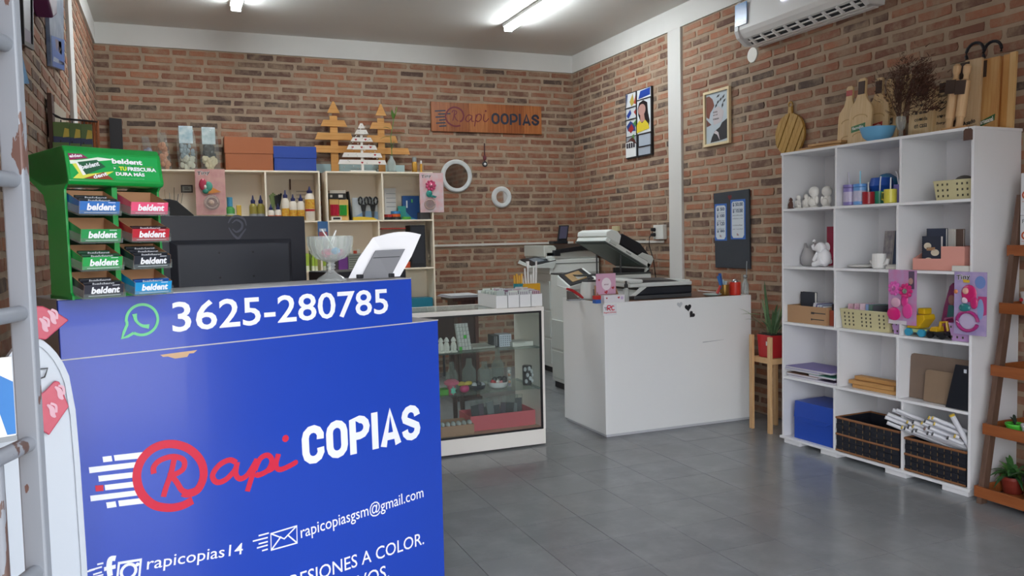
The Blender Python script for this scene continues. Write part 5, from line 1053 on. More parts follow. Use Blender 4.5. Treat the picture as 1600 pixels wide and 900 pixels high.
# a dark stool seen through the showcase
t = thing('dark_stool', 'dark stool behind the showcase, seen through its glass', 'stool', SF_, .70, .68, 0); MB().box(-.12, .14, -.1, .1, .60, .64).obj('seat', DKW, t, .004)
for a, b_ in ((-.1, -.08), (.12, -.08), (-.1, .08), (.12, .08)): MB().cyl((a*1.15, b_*1.15, 0), (a, b_, .6), .018, n=8).obj('leg', DKW, t)
MB().box(-.12, .14, .085, .1, .64, .95).obj('backrest', DKW, t, .004)
# ------------------------------------------------------------------ white counter and what stands on it
WF = Frame(2.83, 5.14, 0); WLn, WD, WZ = 4.118-2.83, .67, .972
WC = mat('f1f3f4', .3); BRN = wood('6b4d3e', '7d5c4a', .5, 'x')
wc = thing('white_counter', 'plain white counter with two black heart stickers by the brick wall', 'counter', WF, 0, 0, 0)
MB().box(0, WLn, 0, .018, .02, WZ).obj('front_panel', WC, wc, .0015); MB().box(0, .018, .018, WD, .02, WZ).obj('side_panel', WC, wc, .0015); MB().box(WLn-.018, WLn, .018, WD, .02, WZ).obj('side_panel', WC, wc, .0015)
MB().box(.018, WLn-.018, .018, WD, WZ-.02, WZ-.004).obj('top', BRN, wc); MB().box(.012, WLn-.012, .012, WD-.02, 0, .02).obj('plinth', mat('c9ccd2', .5), wc)
def wp(u, v, y=0): return WF.pl(u, v, y)
for (u, v, s, c, r) in ((1062, 476, .024, 'c4c8cd', .1), (1075, 480.5, .029, '15161c', .1), (1081, 491.5, .027, '17181f', -.75)):
    x, z = wp(u, v); plate(wc, 'heart_sticker', [heart(x, z, s, r)], mat(c, .35), -.0012)
x, z = wp(953, 485); P = MB().box(x-.055, x+.055, -.001, .0, z-.035, z+.045).obj('logo_sticker', mat('e8e9ee', .4), wc)
b = MB(); b.stroke([(x-.02, z-.0), (x-.02, z+.032), (x+.004, z+.032), (x+.004, z+.018), (x-.016, z+.016), (x+.006, z)], .007, -.002); b.stroke([(x+.034, z+.028), (x+.018, z+.03), (x+.014, z+.014), (x+.02, z+.002), (x+.036, z+.004)], .007, -.002); b.obj('sticker_letters', RED, P)
for k in range(3): MB().stroke([(x-.046+.004*k, z+.022-.008*k), (x-.026, z+.023-.008*k)], .0035, -.002, sm=0).obj('sticker_line', NAVY, P)
text(MB(), 'RapiCOPIAS', x-.05, x+.05, z-.022, z-.01, -.0018, .03).obj('sticker_name', RED, P)
x, z = wp(1098, 534); MB().stroke([(x, z-.004), (x+.1, z+.0), (x+.19, z+.004)], .006, -.0008, .0006, taper=lambda s: 1-.8*s).obj('scuff', mat('b4b7bd', .6), wc)
for u, v in ((978, 490), (1010, 485)): x, z = wp(u, v); MB().stroke([(x-.008, z+.02), (x, z), (x+.014, z-.003)], .006, -.0008, .0006).obj('scuff', mat('f2f3f5', .4), wc)
WZT = WZ-.0028
WZS = WZ+.0012
def wx(u, v, y): return WF.pl(u, v, y)[0]
def small_printer():
    y0 = .16; x0, x1 = wx(984, 462, y0), wx(1081, 462, y0); w = x1-x0
    t = thing('desktop_printer', 'light grey desktop scanner printer on the white counter', 'printer', WF, x0, y0, WZT)
    G = mat('d3d8d6', .45); D = mat('22262e', .4)
    MB().box(.04, w, .0, .36, 0, .028).obj('base', mat('4a4c50', .5), t, .004)
    MB().prismx([(0.01, .028), (.0, .04), (.0, .085), (.03, .092), (.36, .092), (.36, .028)], .06, w).obj('front_band', D, t, .003)
    MB().hexa([(.0, -.004, .028), (.05, -.004, .028), (.05, .3, .028), (.0, .3, .028)], [(.09, -.004, .092), (.15, -.004, .092), (.15, .3, .092), (.09, .3, .092)]).obj('stand', G, t, .003)
    MB().box(0, w, -.006, .37, .092, .122).obj('scanner_body', G, t, .008); MB().box(-.0, .12, .0, .34, .122, .150).obj('feeder', G, t, .012)
    MB().hexa([(.10, .02, .122), (w-.1, .02, .122), (w-.06, .3, .122), (.12, .3, .122)], [(.13, .05, .140), (w-.14, .05, .134), (w-.1, .28, .142), (.15, .28, .148)]).obj('tray', D, t, .004); MB().box(w-.1, w, .02, .35, .122, .132).obj('rear_cover', G, t, .004)
small_printer()
def sanitizer():
    x = wx(979.5, 466, .05); t = thing('spray_bottle', 'small clear bottle with black cap beside the desktop printer', 'bottle', WF, x, .06, WZT); MB().lathe([(.02, 0), (.022, .004), (.022, .085), (.012, .1)], n=14).obj('bottle', film('dfe3e3', .35), t); MB().lathe([(.014, .1), (.014, .125), (.008, .13), (.008, .15)], n=12).obj('cap', BLACK, t)
sanitizer()
# cardboard holder with a pink card, white box, red and blue box
x0 = wx(931, 470, .10); t = thing('card_holder', 'kraft cardboard holder with curved sides at the corner of the white counter', 'holder', WF, x0+.02, .10, WZT); w = .17
MB().prism([(0, 0), (w, 0), (w, .10), (w-.02, .12), (w-.05, .12), (w-.07, .08), (.06, .08), (.045, .12), (0, .12)], .05, .056).obj('back', KRAFT, t); MB().box(0, w, 0, .056, 0, .005).obj('floor', KRAFT, t)
for a in (0, w-.004): MB().prismx([(0, .005), (.05, .005), (.05, .12), (.0, .05)], a, a+.004).obj('side', KRAFT, t)
xx, zz = WF.pl(931, 428, .12); xe, zl = WF.pl(962, 459, .12); c = thing('pink_card', 'pink printed card with white oval standing in the kraft holder', 'card', WF, xx, .118, zl); w = xe-xx; h = zz-zl
MB().box(0, w, 0, .003, 0, h).obj('card', mat('d9a9c4', .5), c); plate(c, 'oval', [OV(w*.52, h*.5, w*.24, h*.3)], mat('eee3ea', .5)); plate(c, 'heart_print', [heart(w*.5, h*.1, .014, .3), heart(w*.85, h*.3, .012, .2), heart(w*.15, h*.7, .008)], mat('c03f4c', .5), -.0016); text(MB(), 'amor', w*.4, w*.64, h*.44, h*.5, -.0018, .01).obj('lettering', mat('8a4a70', .5), c)
x0 = wx(944, 473, .025); x1 = wx(976, 470, .025); c = thing('white_gift_box', 'small white box with heart prints at the corner of the white counter', 'box', WF, x0, .022, WZT); w = x1-x0
MB().box(0, w, 0, .06, 0, .055).obj('box', mat('e6e4ea', .5), c, .001); plate(c, 'heart_print', [heart(w*.12, .035, .007), heart(w*.7, .036, .009, .2)], mat('b8384c', .5)); plate(c, 'flower_print', [circ(w*.86, .032, .012, 8)], mat('c9b4d8', .5))
x0 = wx(931, 473, .03); c = thing('two_tone_box', 'small box, red above and blue below, at the corner of the white counter', 'box', WF, x0, .03, WZT); MB().box(0, .042, 0, .05, 0, .028).obj('blue_half', mat('2f62b8', .4), c); MB().box(0, .042, 0, .05, .028, .055).obj('red_half', mat('c4302c', .4), c)
# kettle and its red handled neighbour stand farther back on the counter
def kettle():
    y = .42; x = wx(921, 462, y); t = thing('white_kettle', 'white kettle behind the pink card on the white counter', 'kettle', WF, x, y, WZT)
    MB().lathe([(.065, 0), (.072, .01), (.066, .1), (.055, .135), (.03, .142)], n=20).obj('body', mat('dfe6e4', .3), t); MB().lathe([(.056, .135), (.05, .146), (.012, .152), (.012, .162), (.004, .166)], n=16).obj('lid', DARK, t)
    MB().tube([(.06, 0, .12), (.1, 0, .13), (.11, 0, .08), (.075, 0, .03)], .009).obj('handle', DARK, t); MB().box(-.006, .006, -.074, -.066, .03, .08).obj('gauge', GREY, t)
kettle()
y = .38; x = wx(894, 462, y); t = thing('red_stapler', 'stapler with a curved red arm left of the white kettle', 'stapler', WF, x, y, WZT)
MB().box(-.04, .09, -.02, .02, 0, .012).obj('base', GREY, t, .003); MB().tube([(.09, 0, .015), (.06, 0, .04), (.0, 0, .078), (-.045, 0, .092)], [.009, .012, .012, .009]).obj('arm', mat('b3262c', .35), t); MB().prism([(-.04, .012), (.05, .012), (.0, .065), (-.04, .075)], -.012, .012).obj('body', mat('5a5652', .5), t)
# right end: dish, brass jar, red cup, glass jar
y = .10
x = wx(1113, 462, y); t = thing('dish', 'small pale green dish on the white counter', 'dish', WF, x, y, WZT); MB().lathe([(.03, 0), (.05, .006), (.072, .016), (.07, .019), (.045, .010), (.002, .007)], n=22).obj('dish', mat('b9c9c4', .3), t)
t = thing('red_brush', 'short red handled brush standing in the pale dish', 'brush', WF, x+.045, y, WZT+.018); MB().cyl((0, 0, 0), (.03, .0, .06), .012, .009, 8).obj('handle', mat('b5342c', .4), t)
x = wx(1133, 462, y+.03); t = thing('brass_jar', 'brass jar of blue and white markers on the white counter', 'jar', WF, x-.005, y+.03, WZT); MB().lathe([(.034, 0), (.036, .005), (.036, .082), (.030, .082), (.028, .02)], n=16).obj('jar', mat('a07c40', .3, .7), t)
for a, c, h in ((-.06, '2f6fb8', .15), (-.045, '27529a', .17), (-.02, '9fb9c4', .12), (.012, 'b9cdd4', .11)): MB().cyl((a*.3, 0, .02), (a, 0, h), .009, .012, 8).obj('marker', mat(c, .35), t)
x = wx(1148, 461, y); t = thing('red_cup', 'red cylindrical cup with a silver ball on the white counter', 'cup', WF, x+.004, y, WZT); MB().lathe([(.042, 0), (.043, .004), (.043, .10), (.036, .10), (.034, .02)], n=20).obj('cup', mat('d5382a', .35), t); MB().ball((0, 0, .10), .026, 12, 8).obj('ball', mat('c5cad0', .15, .8), t)
x = wx(1165, 461, y); t = thing('glass_bottle', 'clear glass bottle with a metal straw at the end of the white counter', 'bottle', WF, x-.003, y, WZT); MB().lathe([(.026, 0), (.028, .004), (.028, .08), (.014, .105), (.014, .125), (.01, .125), (.01, .105), (.022, .078), (.022, .01)], n=16).obj('glass', film('dde4e6', .28), t); MB().ball((0, 0, .14), (.018, .018, .016), 10, 6).obj('stopper', mat('a9b2b8', .2, .5), t); MB().cyl((.008, 0, .02), (.016, 0, .26), .0035, n=6).obj('straw', GREY, t)
# ------------------------------------------------------------------ copiers
CG = mat('e6ece9', .45); CG2 = mat('d3dbd8', .45); CDK = mat('1e2127', .4)
KF = Frame(3.70, 7.86, 0)
t = thing('copier', 'tall white copier in the back corner with its lid closed', 'copier', KF, 0, 0, 0); kw, kd = .575, .58
MB().box(.02, kw-.02, .02, kd-.02, 0, .06).obj('base', CDK, t); MB().box(0, kw, 0, kd, .06, 1.06).obj('body', CG, t, .01)
for z0, z1 in ((.10, .36), (.38, .66)): MB().box(-.012, 0, .03, kd-.03, z0, z1).obj('drawer', CG2, t, .004)
MB().box(-.012, 0, .03, kd-.03, .68, .98).obj('front_door', CG2, t, .004)
MB().box(.08, kw-.04, -.008, 0, .10, .80).obj('side_door', CG, t, .004); MB().box(.12, .22, -.010, -.002, .83, .87).obj('side_handle', mat('8d9795', .5), t, .002)
for z in (.92, .97, 1.02): MB().box(.06, kw-.06, -.003, .0, z, z+.004).obj('vent_line', mat('9aa5a2', .5), t)
MB().box(.12, kw-.06, -.012, -.006, .22, .50).obj('bypass_tray', mat('bcc8c5', .5), t, .003)
MB().prism([(-.02, 1.06), (kw, 1.06), (kw, 1.215), (-.02, 1.215)], 0, kd).obj('scanner', CG, t, .01)
MB().box(-.02, kw, -.003, kd+.0, 1.165, 1.172).obj('scanner_gap', mat('6d7674', .5), t)
MB().hexa([(-.26, -.02, 1.135), (.02, -.02, 1.12), (.02, .3, 1.14), (-.26, .3, 1.175)], [(-.24, -.02, 1.15), (.06, -.02, 1.20), (.06, .3, 1.26), (-.24, .3, 1.21)]).obj('control_panel', CG2, t, .004)
MB().hexa([(-.235, -.015, 1.152), (.05, -.015, 1.199), (.05, .29, 1.257), (-.235, .29, 1.209)], [(-.235, -.018, 1.158), (.05, -.018, 1.205), (.05, .287, 1.263), (-.235, .287, 1.215)]).obj('screen', CDK, t)
MB().hexa([(-.16, .05, 1.181), (.0, .05, 1.207), (.0, .22, 1.239), (-.16, .22, 1.214)], [(-.16, .05, 1.1865), (.0, .05, 1.2125), (.0, .22, 1.2445), (-.16, .22, 1.2195)]).obj('display', mat('7d8690', .2), t)
MB().box(-.05, kw, .03, kd, 1.216, 1.30).obj('feeder', CG, t, .015); MB().prism([(-.07, 1.24), (.06, 1.24), (.08, 1.28), (.08, 1.335), (.05, 1.36), (-.07, 1.365)], .03, kd-.02).obj('feeder_head', mat('cfd3cb', .45), t, .01)
MB().hexa([(.07, -.02, 1.275), (.56, -.02, 1.32), (.56, .4, 1.32), (.07, .4, 1.275)], [(.07, -.02, 1.318), (.58, -.02, 1.375), (.58, .4, 1.375), (.07, .4, 1.36)]).obj('paper_tray', CDK, t, .006); MB().box(.03, .10, -.025, .05, 1.25, 1.31).obj('tray_end', CDK, t, .004)
x, z = KF.pl(868, 380, .1); x2, z2 = KF.pl(887, 352, .1)
t2 = thing('small_screen', 'small black tilted screen standing on the back corner copier', 'screen', KF, x, .06, 1.377)
M = Matrix.Shear('XZ', 4, (.0, 0)); k = .04
def shx(a, z0, z1, y0, y1, x0, x1): return MB().hexa([(x0+a*z0, y0, z0), (x1+a*z0, y0, z0), (x1+a*z0, y1, z0), (x0+a*z0, y1, z0)], [(x0+a*z1, y0, z1), (x1+a*z1, y0, z1), (x1+a*z1, y1, z1), (x0+a*z1, y1, z1)])
shx(.16, .03, .195, .0, .016, .0, .115).obj('frame', CDK, t2, .003); shx(.16, .055, .185, -.002, .0, .014, .10).obj('display', mat('5d5c74', .25), t2); MB().box(-.06, .11, -.04, .08, 0, .03).obj('base', CDK, t2, .004)
# the second copier, lid open towards the left
KG = Frame(3.37, 6.60, 0)
t = thing('copier', 'white copier behind the counter with its lid open and black tray', 'copier', KG, 0, 0, 0); kw, kd = .77, .58; kz = 1.105
MB().box(.02, kw-.02, .02, kd-.02, 0, .06).obj('base', CDK, t); MB().box(0, kw, 0, kd, .06, kz-.015).obj('body', CG, t, .01); MB().box(.0, kw, 0, kd, kz-.015, kz).obj('glass_frame', mat('4a4f50', .4), t, .003); MB().box(.08, kw-.1, .06, kd-.06, kz, kz+.002).obj('scan_glass', mat('2a3236', .08), t)
for z0, z1 in ((.10, .36), (.38, .66)): MB().box(-.012, 0, .03, kd-.03, z0, z1).obj('drawer', CG2, t, .004)
MB().hexa([(-.12, -.05, .975), (.20, -.07, .98), (.20, .2, 1.0), (-.12, .2, 1.0)], [(-.11, -.05, 1.005), (.16, -.07, 1.07), (.16, .2, 1.16), (-.11, .2, 1.095)]).obj('control_panel', CG, t, .006)
MB().hexa([(-.10, -.045, 1.009), (.13, -.06, 1.066), (.13, .19, 1.15), (-.10, .19, 1.094)], [(-.10, -.05, 1.017), (.13, -.065, 1.074), (.13, .185, 1.158), (-.10, .185, 1.102)]).obj('screen', CDK, t, .002)
MB().hexa([(-.06, -.01, 1.042), (.08, -.02, 1.075), (.08, .15, 1.132), (-.06, .15, 1.097)], [(-.06, -.012, 1.047), (.08, -.022, 1.08), (.08, .148, 1.137), (-.06, .148, 1.102)]).obj('display', mat('b0936c', .25), t)
LM = Matrix.Translation((kw-.02, 0, kz+.03)) @ Matrix.Rotation(math.radians(29), 4, 'Y') @ Matrix.Scale(1, 4)
# in the lid's own frame x runs from the hinge (0) to the free end (-0.55)
def lid(b, name, m, bev=.006): o = b.obj(name, m, t, bev); o.matrix_local = LM; return o
lid(MB().box(-.54, .0, 0, kd, .0, .05), 'lid', CG, .008); lid(MB().box(-.50, -.06, .03, kd-.03, -.006, .0), 'lid_pad', mat('8d9a94', .4), 0); lid(MB().box(-.545, .0, -.002, kd+.002, -.003, .008), 'lid_seam', mat('5d6664', .5), 0)
lid(MB().prism([(-.55, .05), (-.565, .09), (-.53, .135), (-.46, .15), (-.41, .13), (-.39, .05)], .0, kd), 'feeder_head', CG, .008); lid(MB().prism([(-.17, .05), (-.14, .10), (-.03, .12), (.0, .10), (.0, .0), (-.02, -.05), (-.05, .05)], .0, kd), 'feeder_tail', CG2, .006)
lid(MB().prism([(-.43, .10), (-.41, .155), (-.20, .165), (-.05, .11), (-.04, .06), (-.42, .06)], .004, kd-.06), 'paper_tray', CDK, .006); lid(MB().box(-.30, -.24, -.006, .0, .02, .034), 'lid_handle', mat('a9b2af', .5), .002); lid(MB().box(-.50, -.42, -.012, .0, .02, .05), 'lid_latch', CG2, .003)
for y in (.05, kd-.07): MB().cyl((kw-.30, y, kz), (kw-.30, y, kz+.165), .008, n=8).obj('lid_stay', CDK, t)
MB().box(kw-.10, kw, .03, kd-.03, kz, kz+.03).obj('hinge_block', CDK, t, .004)
# ------------------------------------------------------------------ plant on a wooden stand
PF = Frame(4.04, 4.80, -90)
LW2 = wood('c99f70', 'd9b384', .55, 'z', 6)
t = thing('plant_stand', 'pale pine plant stand with tall legs between the white counter and the white shelf', 'stand', PF, 0, 0, 0)
hz = PF.pl(1194, 524, -.07)[1]
for x, y in ((-.10, -.11), (.10, -.11), (-.10, .11), (.10, .11)): MB().box(x-.017, x+.017, y-.011, y+.011, 0, hz).obj('leg', LW2, t, .002)
for y in (-.095, .085): MB().box(-.083, .083, y, y+.012, .50, .54).obj('rail', LW2, t, .001)
for x in (-.10, .10): MB().box(x-.01, x+.01, -.099, .099, .50, .54).obj('rail', LW2, t, .001)
MB().box(-.083, .083, -.083, .083, .53, .538).obj('seat_board', LW2, t)
t = thing('potted_aloe', 'spiky green plant in a red square pot on the pine stand', 'plant', PF, 0, 0, .5392)
MB().hexa([(-.07, -.07, 0), (.07, -.07, 0), (.07, .07, 0), (-.07, .07, 0)], [(-.08, -.08, .165), (.08, -.08, .165), (.08, .08, .165), (-.08, .08, .165)]).obj('pot', mat('b81f26', .4), t, .004); MB().box(-.074, .074, -.074, .074, .165, .17).obj('soil', mat('2c211b', .9), t)
plate(t, 'pot_label', [rect(.02, .05, .09, .12)], mat('d9d5d2', .5), -.0795)
rnd = random.Random(5); AL = mat('51704a', .5, var=.3, scale=20); AL2 = mat('6d8a5c', .5)
for k in range(26):
    a = rnd.uniform(0, 6.28); r = rnd.uniform(.0, .05); u = rnd.uniform(.15, .75); leaf(t, (r*math.cos(a), r*math.sin(a), .168), (u*math.cos(a), u*math.sin(a), 1), rnd.uniform(.18, .40), .011, AL if k % 3 else AL2, rnd.uniform(.0, .5))
leaf(t, (-.04, -.03, .3), (-1, -.5, .25), .2, .014, AL2, .2)
# ------------------------------------------------------------------ white shelf unit
SH = Frame(3.853, 4.484, -87.436); SL, SDp, ST = 1.402, .385, .016
SWH = mat('e9e9ec', .45); sh = thing('white_shelf', 'tall white cubby shelf of fifteen compartments on the right wall', 'shelf unit', SH, 0, 0, 0)
TOPZ = 1.984; BZ = [.052, .462, .836, 1.216, 1.606]          # upper faces of the boards
MB().box(-.012, SL+.008, -.012, SDp, .03, .046).obj('bottom_board', SWH, sh, .001)
for x in (0, SL-ST): MB().box(x, x+ST, 0, SDp, .046, TOPZ-ST).obj('side_panel', SWH, sh, .001)
MB().box(-.006, SL+.006, -.004, SDp, TOPZ-ST, TOPZ).obj('top_board', SWH, sh, .001); MB().box(ST, SL-ST, SDp-.006, SDp, .046, TOPZ-ST).obj('back_panel', SWH, sh)
for z in BZ[1:]: MB().box(ST, SL-ST, 0, SDp-.006, z-ST, z).obj('shelf_board', SWH, sh, .001)
DV = [(.462, .972), (.492, .936), (.466, .955), (.461, .930), (.472, .948)]
lo_ = [.046, .462, .836, 1.216, 1.606]; hi_ = [z-ST for z in BZ[1:]]+[TOPZ-ST]
for k in range(5):
    for x in DV[k]: MB().box(x-ST/2, x+ST/2, .0, SDp-.006, lo_[k], hi_[k]).obj('divider', SWH, sh, .001)
for a, b_ in ((.02, .165), (.35, .49), (.855, 1.0), (1.235, 1.392)): MB().box(a, b_, 0.0, .1, 0, .03).obj('foot', SWH, sh, .001)
for a, b_ in ((.02, .165), (1.235, 1.392)): MB().box(a, b_, .27, .37, 0, .03).obj('foot', SWH, sh, .001)
F1, F2, F3, F4, F5 = 1.6072, 1.2172, .8372, .4632, .0472; FT = TOPZ+.0012
def hx(u, v, y): return SH.pl(u, v, y)[0]
def hz_(u, v, y): return SH.pl(u, v, y)[1]
# row 1, left
for k, (u, y, s, kd_, lb) in enumerate([(1243, .10, .55, 0, 'small white plaster figurine, left one of the two small ones on the top shelf row'), (1260, .12, .58, 0, 'small white plaster figurine beside the larger round headed one'), (1272, .13, .72, 1, 'larger white plaster figurine with round head, left of its twin'), (1292, .15, .70, 1, 'larger white plaster figurine with round head beside the divider')]):
    figurine('figurine', SH, max(.054, min(hx(u, 322, y), .413)), y, F1, s, lb, kd_)
figurine('figurine', SH, hx(1234, 322, .03), .04, F1, .45, 'tiny brown figurine at the left end of the top shelf row', 2, m=mat('5c3a30', .6))
def mug(u, y, zb, r, h, c, label, fr=SH, handle=None, straw=None, lid=None, band=None, name='mug', cat='cup', dx=0):
    x = max(fr.pl(u, 330, y)[0]+dx, .528 if u < 1330 else 0); t = thing(name, label, cat, fr, x, y, zb); m = mat(c, .3)
    MB().lathe([(r*.9, 0), (r, .004), (r, h), (r*.9, h), (r*.88, .01)], n=20).obj('body', m, t)
    if handle: MB().tube([(handle*(r-.003), 0, h*.8), (handle*(r+.022), 0, h*.78), (handle*(r+.024), 0, h*.3), (handle*(r-.003), 0, h*.22)], .0055).obj('handle', m, t)
    if lid: MB().lathe([(r*.85, h), (r*1.0, h+.004), (r*1.0, h+.02), (r*.3, h+.022)], n=20).obj('lid', mat(lid, .3), t)
    if straw: MB().tube([(0, 0, h*.5), (straw[0]*.6, 0, h+.06), (straw[0], 0, h+straw[1])], .004, 6).obj('straw', mat(straw[2], .3), t)
    for c2, a, b_ in band or (): MB().lathe([(r*1.004, h*a), (r*1.01, h*a+.001), (r*1.01, h*b_), (r*1.002, h*b_)], n=20).obj('printed_band', mat(c2, .35, c2='cfc6dc', scale=45), t)
    return t
mug(1318.5, .06, F1, .040, .108, '8a7fc0', 'lilac jar mug with a straw at the left of the middle top compartment', lid='8a7fc0', straw=(-.012, .10, 'd9d5e6'), band=[('c4bcd9', .2, .78)], name='jar_mug'); mug(1344, .06, F1, .040, .108, '6ba0dc', 'sky blue jar mug with a blue straw beside the lilac one', lid='5f9be0', straw=(.0, .1, '8fd0e8'), band=[('b9bcd6', .2, .8)], name='jar_mug')
mug(1357, .05, F1, .036, .075, '9a1f2c', 'dark red cup with a white straw in the middle top compartment', straw=(-.004, .05, 'e6e6ea'))
mug(1374, .11, F1, .036, .078, '2f8f72', 'green and white cup with straw left of the yellow mug', straw=(.01, .09, 'e2e4ea')); mug(1391, .05, F1, .036, .082, 'd9cf52', 'yellow mug with a handle and a white straw', handle=-1, straw=(.004, .07, 'e8e8ec')); mug(1407, .125, F1, .034, .11, '8880cc', 'lilac cup with a bent white straw beside the divider', straw=(-.03, .08, 'e6e6ee'), dx=-.006)
x = hx(1385, 300, .25); t = thing('blue_bowl', 'royal blue bowl behind the yellow mug', 'bowl', SH, x, .205, F1); MB().lathe([(.04, 0), (.06, .02), (.065, .1), (.075, .115), (.06, .165), (.01, .17)], n=22).obj('bowl', mat('2456b4', .3), t)
x = hx(1366, 290, .27); t = thing('blue_pouch', 'light blue folded pouch behind the dark red cup', 'pouch', SH, max(x, .58), .335, F1); MB().prism([(-.06, 0), (.06, 0), (.075, .16), (.0, .20), (-.05, .195), (-.07, .10)], -.03, .03).obj('pouch', mat('3f86b8', .4), t, .015)
x = hx(1407, 280, .28); t = thing('pink_bottle', 'pink bottle behind the lilac cup in the middle top compartment', 'bottle', SH, x-.012, .33, F1); MB().lathe([(.028, 0), (.03, .005), (.03, .19), (.022, .2), (.022, .235)], n=16).obj('bottle', mat('9c4468', .4), t)
def basket(u0, u1, vt, vb, y, d, zb, c, label, rows=3, cols=9, fr=SH, name='plastic_basket', ux=None):
    x0 = fr.pl(u0, vt, y)[0]; x1 = ux if ux else fr.pl(u1, vt, y)[0]; w = x1-x0; h = fr.pl((u0+u1)/2, vt, y)[1]-zb; m = mat(c, .45)
    t = thing(name, label, 'basket', fr, x0, y, zb); k = .012; dk = mat('4a463c', .7)
    def wall(a, b_, c_, d_, nm):
        V = [a, b_, c_, d_]; V = [Vector(v) for v in V]; n = (V[1]-V[0]).cross(V[3]-V[0]).normalized()*.003; return MB().hexa([v for v in V], [v+n for v in V]).obj(nm, m, t)
    wall((k, k, .0), (w-k, k, .0), (w, 0, h), (0, 0, h), 'side'); wall((w-k, d-k, 0), (k, d-k, 0), (0, d, h), (w, d, h), 'side'); wall((k, d-k, 0), (k, k, 0), (0, 0, h), (0, d, h), 'side'); wall((w-k, k, 0), (w-k, d-k, 0), (w, d, h), (w, 0, h), 'side')
    MB().box(k, w-k, k, d-k, 0.0, .003).obj('bottom', m, t); MB().tube([(0, 0, h), (w, 0, h), (w, d, h), (0, d, h)], .005, 6, closed=True).obj('rim', m, t)
    b = MB()
    for r in range(rows):
        z = h*(.22+.6*r/max(1, rows-1)); yy = k*(1-z/h)-.0042
        for q in range(cols):
            if q % 4 == 3: continue
            xx = w*(.1+.8*q/(cols-1)); b.prism([(xx-.005, z-.006), (xx+.005, z-.006), (xx+.005, z+.006), (xx-.005, z+.006)], yy-.0006, yy)
    o = b.obj('basket_holes', dk, t); o['kind'] = 'stuff'; return t, x0, w, h
BKC = 'cdc59a'
basket(1459, 1521, 282, 312, .06, .2, F1, BKC, 'cream plastic basket in the top right compartment', 3, 8, ux=SL-ST-.008)
one(MB().ball((0, 0, .03), (.05, .04, .03), 12, 8), 'grey_pouch', mat('5a5652', .6), 'dark grey bundle showing above the top right basket', 'bundle', SH, hx(1512, 275, .16)-.02, .16, F1+.075)
# row 2, left
x = hx(1258, 412, .17); t = thing('cat_vase', 'grey cat eared ceramic vase left of the white elephant', 'vase', SH, max(x, .088), .17, F2); m = mat('b3b2b4', .5)
MB().lathe([(.045, 0), (.06, .02), (.062, .06), (.048, .1), (.042, .12), (.036, .12), (.04, .1), (.05, .06), (.045, .02)], n=22).obj('body', m, t)
for s in (-1, 1): MB().prism([(s*.02, .11), (s*.048, .11), (s*.044, .155)], -.012, .012).obj('ear', m, t, .003)
def elephant():
    x = hx(1283, 414, .08); t = thing('elephant_figurine', 'white sitting elephant figurine with raised trunk in the second row', 'figurine', SH, x, .09, F2); b = MB()
    b.ball((.015, 0, .06), (.05, .042, .06), 16, 10); b.ball((-.008, -.005, .125), (.038, .036, .036), 14, 9); b.tube([(-.035, -.01, .12), (-.058, -.012, .12), (-.07, -.012, .14), (-.062, -.012, .165), (-.05, -.012, .178)], [.018, .015, .012, .010, .007], 8)
    for s in (-1, 1): b.ball((.008, s*.034, .125), (.026, .010, .034), 10, 7); b.tube([(-.01, s*.022, .09), (-.035, s*.024, .06), (-.05, s*.024, .04)], [.018, .015, .013], 8); b.tube([(.03, s*.03, .04), (-.02, s*.034, .016), (-.045, s*.034, .016)], [.026, .018, .016], 8)
    b.obj('body', mat('eeeef2', .45), t)
elephant()
def book(name, u0, u1, vt, y, d, zb, c, label, prints=(), lean=0, ux0=None, ux1=None, cat='notebook', ring=False, page=True, c2=None):
    x0 = SH.pl(u0, vt, y)[0] if ux0 is None else ux0; x1 = SH.pl(u1, vt, y)[0] if ux1 is None else ux1; w = x1-x0; h = SH.pl((u0+u1)/2, vt, y)[1]-zb
    t = thing(name, label, cat, SH, x0, y, zb); lean_fn(t, lean, d+.003)
    MB().box(0, w, 0, .0025, 0, h).obj('cover', mat(c, .45, c2=c2, scale=30), t); MB().box(.003, w-.003, .003, d, .003, h-.003).obj('pages', mat('e2e0da', .7), t); MB().box(0, w, d+.0005, d+.003, 0, h).obj('back_cover', mat(c, .45), t)
    for cc, pts in prints: plate(t, 'print', [[(a*w, b_*h) for a, b_ in pts]], mat(cc, .45))
    if ring:
        b = MB(); n = int(h/.011)
        for k in range(n): b.tube([(.004+.006*math.cos(a), d/2+(d/2+.004)*math.sin(a), h*(k+.5)/n) for a in (0, 1.05, 2.1, 3.14, 4.2, 5.2)], .0012, 4, closed=True)
        o = b.obj('spiral', BLACK, t); o['kind'] = 'stuff'
    return t
book('red_book', 1292, 1311, 354, .24, .02, F2, 'a92a4c', 'dark pink book standing behind the white elephant', [('c9782c', OV(.5, .7, .25, .12)), ('c9782c', OV(.6, .4, .2, .1))], ux1=.45, cat='book')
x = hx(1306, 412, .10); one(MB().lathe([(.03, 0), (.032, .02), (.03, .10), (.02, .14), (.006, .155)], n=16), 'white_figurine', mat('dedde0', .5), 'smooth white figurine beside the divider in the second row', 'figurine', SH, .452-.036, .12, F2)
